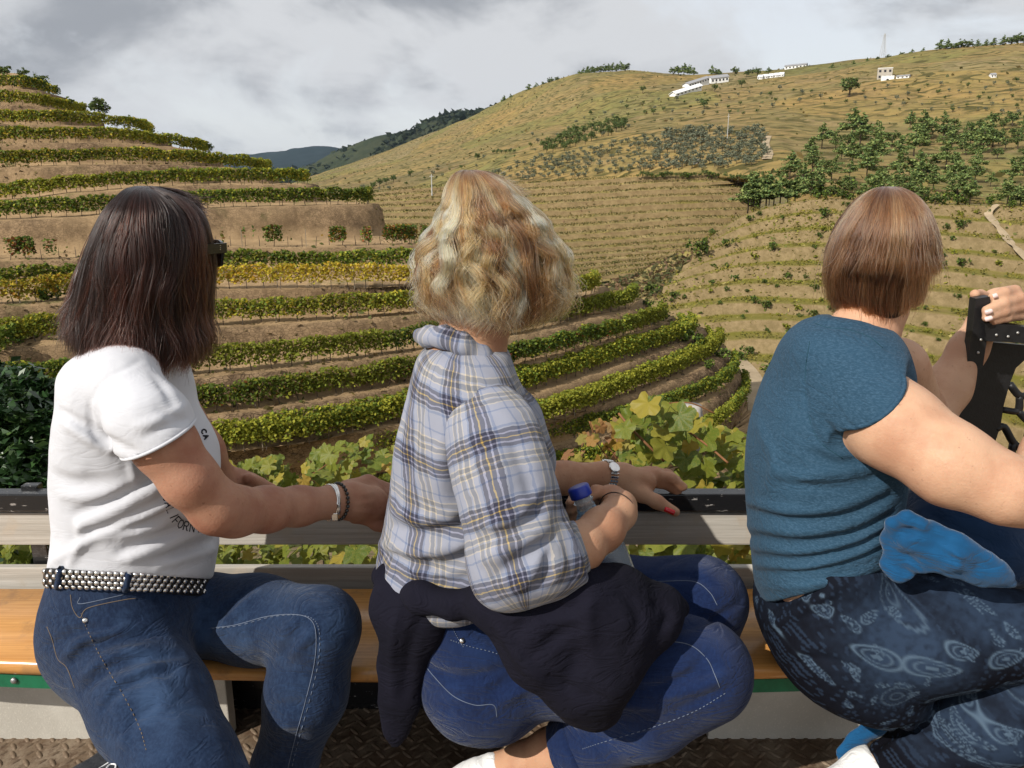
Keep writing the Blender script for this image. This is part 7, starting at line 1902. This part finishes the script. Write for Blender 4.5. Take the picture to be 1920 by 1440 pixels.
    ax_ = P(1740,860,1.2) - P(1660,785,1.24); nn_ = np.array([0.70, 0.12, -0.70]); p0_ = P(1660,785,1.24); cc_ = p0_ + ax_*(((P(1650,772,1.19) - p0_) @ nn_)/(ax_ @ nn_)); hem_ring('sleeve_hem', SLo, cc_, nn_, M_TEAL, so, r=.0042)
    seam('neck_rib', S, [(1528,606),(1552,614),(1590,618),(1630,632),(1655,652)], so, dk, .0014)
    # --- leggings
    J = Field(); J.loft([(1000,1428,1664,1.40,.160),(1050,1426,1672,1.40,.164),(1105,1420,1700,1.40,.168),(1150,1413,1722,1.40,.17),(1200,1425,1740,1.40,.17),(1255,1468,1750,1.385,.16),(1305,1560,1735,1.37,.12)], cap=0.03)
    J.chain([(1590,1195,1.33,122),(1760,1188,1.275,103),(1985,1192,1.225,94)], 0.06)
    LG = Field(); LG.chain([(1995,1250,1.225,92),(1860,1350,1.255,90),(1750,1402,1.295,74),(1672,1428,1.33,48)], 0.03); LG.plane(P(1640,1425,1.33), (-.9,0,-.3)); J.sub(LG, 0.012)
    J.chain([(1640,1140,1.49,98),(1900,1108,1.47,84),(2060,1115,1.45,74),(2060,1300,1.45,62)], 0.04)
    for pts, a, w in [([(1430,1150),(1480,1120),(1540,1100)], -.006, .01),([(1440,1180),(1500,1145),(1560,1110)], .005, .01),([(1470,1250),(1530,1235),(1590,1250)], -.004, .012),([(1640,1400),(1690,1370),(1740,1360)], -.006, .008),([(1650,1415),(1700,1385),(1760,1380)], .005, .008)]: J.stroke(pts, a, w)
    pm = NT('paisley_print'); pm.col(pm.vcol()); pm.set(Roughness=.85, Specular_IOR_Level=.06); pm.bump(pm.noise(pm.coord('Object'), 60, 4), .2, .004)
    build_field('leggings', J, 0.0032, pm.m, root, 2, 0.0008, 30, 55, colfn=paisley)
    # --- shoe
    g = Field(); g.chain([(1668,1432,1.335,44),(1628,1448,1.35,44),(1560,1475,1.34,34)], 0.03); g.plane(P(1645,1425,1.34), (.75,0,.65)); g.stroke([(1600,1412),(1606,1432),(1600,1450)], -.003, .005)
    build_field('shoe', g, 0.005, M_SOCK, root, 1)
    # --- blue jacket round the hips
    K = Field(); fl_ = (np.array([0, .8, .6]), 1.5)
    K.chain([(1675,1008,1.235,24),(1725,1012,1.20,34),(1790,1042,1.18,36),(1855,1074,1.175,27),(1898,1096,1.175,10)], 0.03, flat=fl_)
    K.chain([(1662,1012,1.24,11),(1672,982,1.215,11),(1700,970,1.195,12),(1726,984,1.185,12),(1722,1006,1.19,10)], 0.012)
    K.chain([(1676,1030,1.235,18),(1670,1058,1.235,17),(1684,1078,1.225,14),(1706,1078,1.215,8)], 0.014)
    K.chain([(1690,1035,1.225,20),(1725,1055,1.205,20)], 0.02)
    K.chain([(1745,988,1.19,12),(1795,1012,1.17,12),(1850,1046,1.165,11),(1890,1080,1.17,7)], 0.012)
    K.chain([(1730,1048,1.20,14),(1785,1070,1.188,13),(1840,1090,1.18,9)], 0.012)
    for pts, a, w in [([(1690,1000),(1740,1004),(1800,1032),(1860,1066)], -.007, .007),([(1700,1022),(1750,1030),(1810,1058),(1850,1080)], -.006, .006),([(1680,1012),(1705,1000),(1716,990)], -.006, .006),([(1735,1010),(1765,1035),(1770,1060)], -.005, .006),([(1820,1035),(1835,1058),(1830,1078)], -.005, .005),([(1690,1040),(1712,1052),(1726,1070)], -.007, .006),([(1760,1000),(1790,1030),(1850,1052)], .005, .008),([(1780,1016),(1800,1046),(1796,1070)], .004, .006)]: K.stroke(pts, a, w)
    jk = build_field('jacket', K, 0.0045, M_BLUE, root, 1, 0.003, 26, 61)
    H = Field(); H.blob(1815,985,1.42,125,80,.11,0.04, tilt=-0.25); H.chain([(1740,1010,1.36,50),(1850,1050,1.34,45),(1960,1060,1.36,50)], 0.05)
    H.stroke([(1740,960),(1800,1000),(1880,1020)], -.01, .015); H.stroke([(1760,930),(1830,960),(1900,970)], .008, .015)
    build_field('jacket_back', H, 0.007, M_BLUED, jk, 2, 0.003, 20, 62)
    H = Field(); ax = np.array([0, 1.0, 0]); H.chain([(1712,1322,1.42,9),(1672,1340,1.46,20),(1640,1362,1.48,22),(1605,1388,1.49,18),(1582,1410,1.49,12),(1590,1450,1.48,16)], 0.015, flat=(ax, 1.8)); H.stroke([(1690,1335),(1640,1365),(1600,1385)], -.005, .006)
    build_field('hanging_sleeve', H, 0.0045, M_BLUE, jk, 2, 0.0015, 30, 63)
    # --- hair: short smooth bob
    hr = [(350,1652,1682,.008),(355,1630,1705,.04),(370,1606,1726,.070),(400,1582,1748,.098),(440,1560,1761,.114),(478,1548,1766,.118),(512,1545,1762,.108),(540,1549,1754,.098),(565,1556,1738,.090),(588,1572,1712,.082),(606,1586,1694,.076)]
    def endq(ph):
        # wedge: stacked nape, longer towards the face
        return 0.87 + 0.05 * math.sin(3 * ph + 1.0) * 0.5 - 0.05 * max(0, math.cos(ph + .2)) + 0.03 * max(0, -math.cos(ph))
    def colfn(ci, ph, t, T_, rg, n):
        k = rg.random((400,))[ci % 400][:, None] * np.ones_like(t); j = np.clip(k + rg.normal(0, .12, (n, 1)), 0, 1)
        c = lerp3((.055,.023,.012), (.19,.082,.036), smooth(j * 1.1))
        f = smooth((j - .8) / .2) * (1 - .5 * smooth((t - .6) / .3)); c = c * (1 - f[..., None]) + np.array((.36,.185,.085)) * f[..., None]
        lo = smooth((t - .55) / .3); c = c * (1 - .25 * lo[..., None])  # lower strands coloured darker to paint in the shade at the nape
        return c * rg.uniform(.8, 1.2, (n, 1, 1))
    o, HF, _, _ = make_hair(root, hr, lambda py: 1668 - (py - 350) * 0.055, 1.42, 37, 15000, math.radians(55), colfn, endq, (0.0015, 9), 150, hair_mat('brown_hair', 0.28, 0.15), 0.00042, 16, 0.42, 0.004, 0.003, (0, 0), 0.62, 0.24, layer=(0.84, 1.0), jag=0.14, tuck=(.46, .66, .17, .57))
    HF.ell(T(0, .115, -.045), (.062, .085, .085), R, 0.01, 's')
    build_field('hair_base', HF, 0.006, simple('brown_hair_base', (0.030, 0.017, 0.012), 0.75, bump=0.5), root, 1)
    return root
wagon()
woman_white()
woman_plaid()
woman_teal()
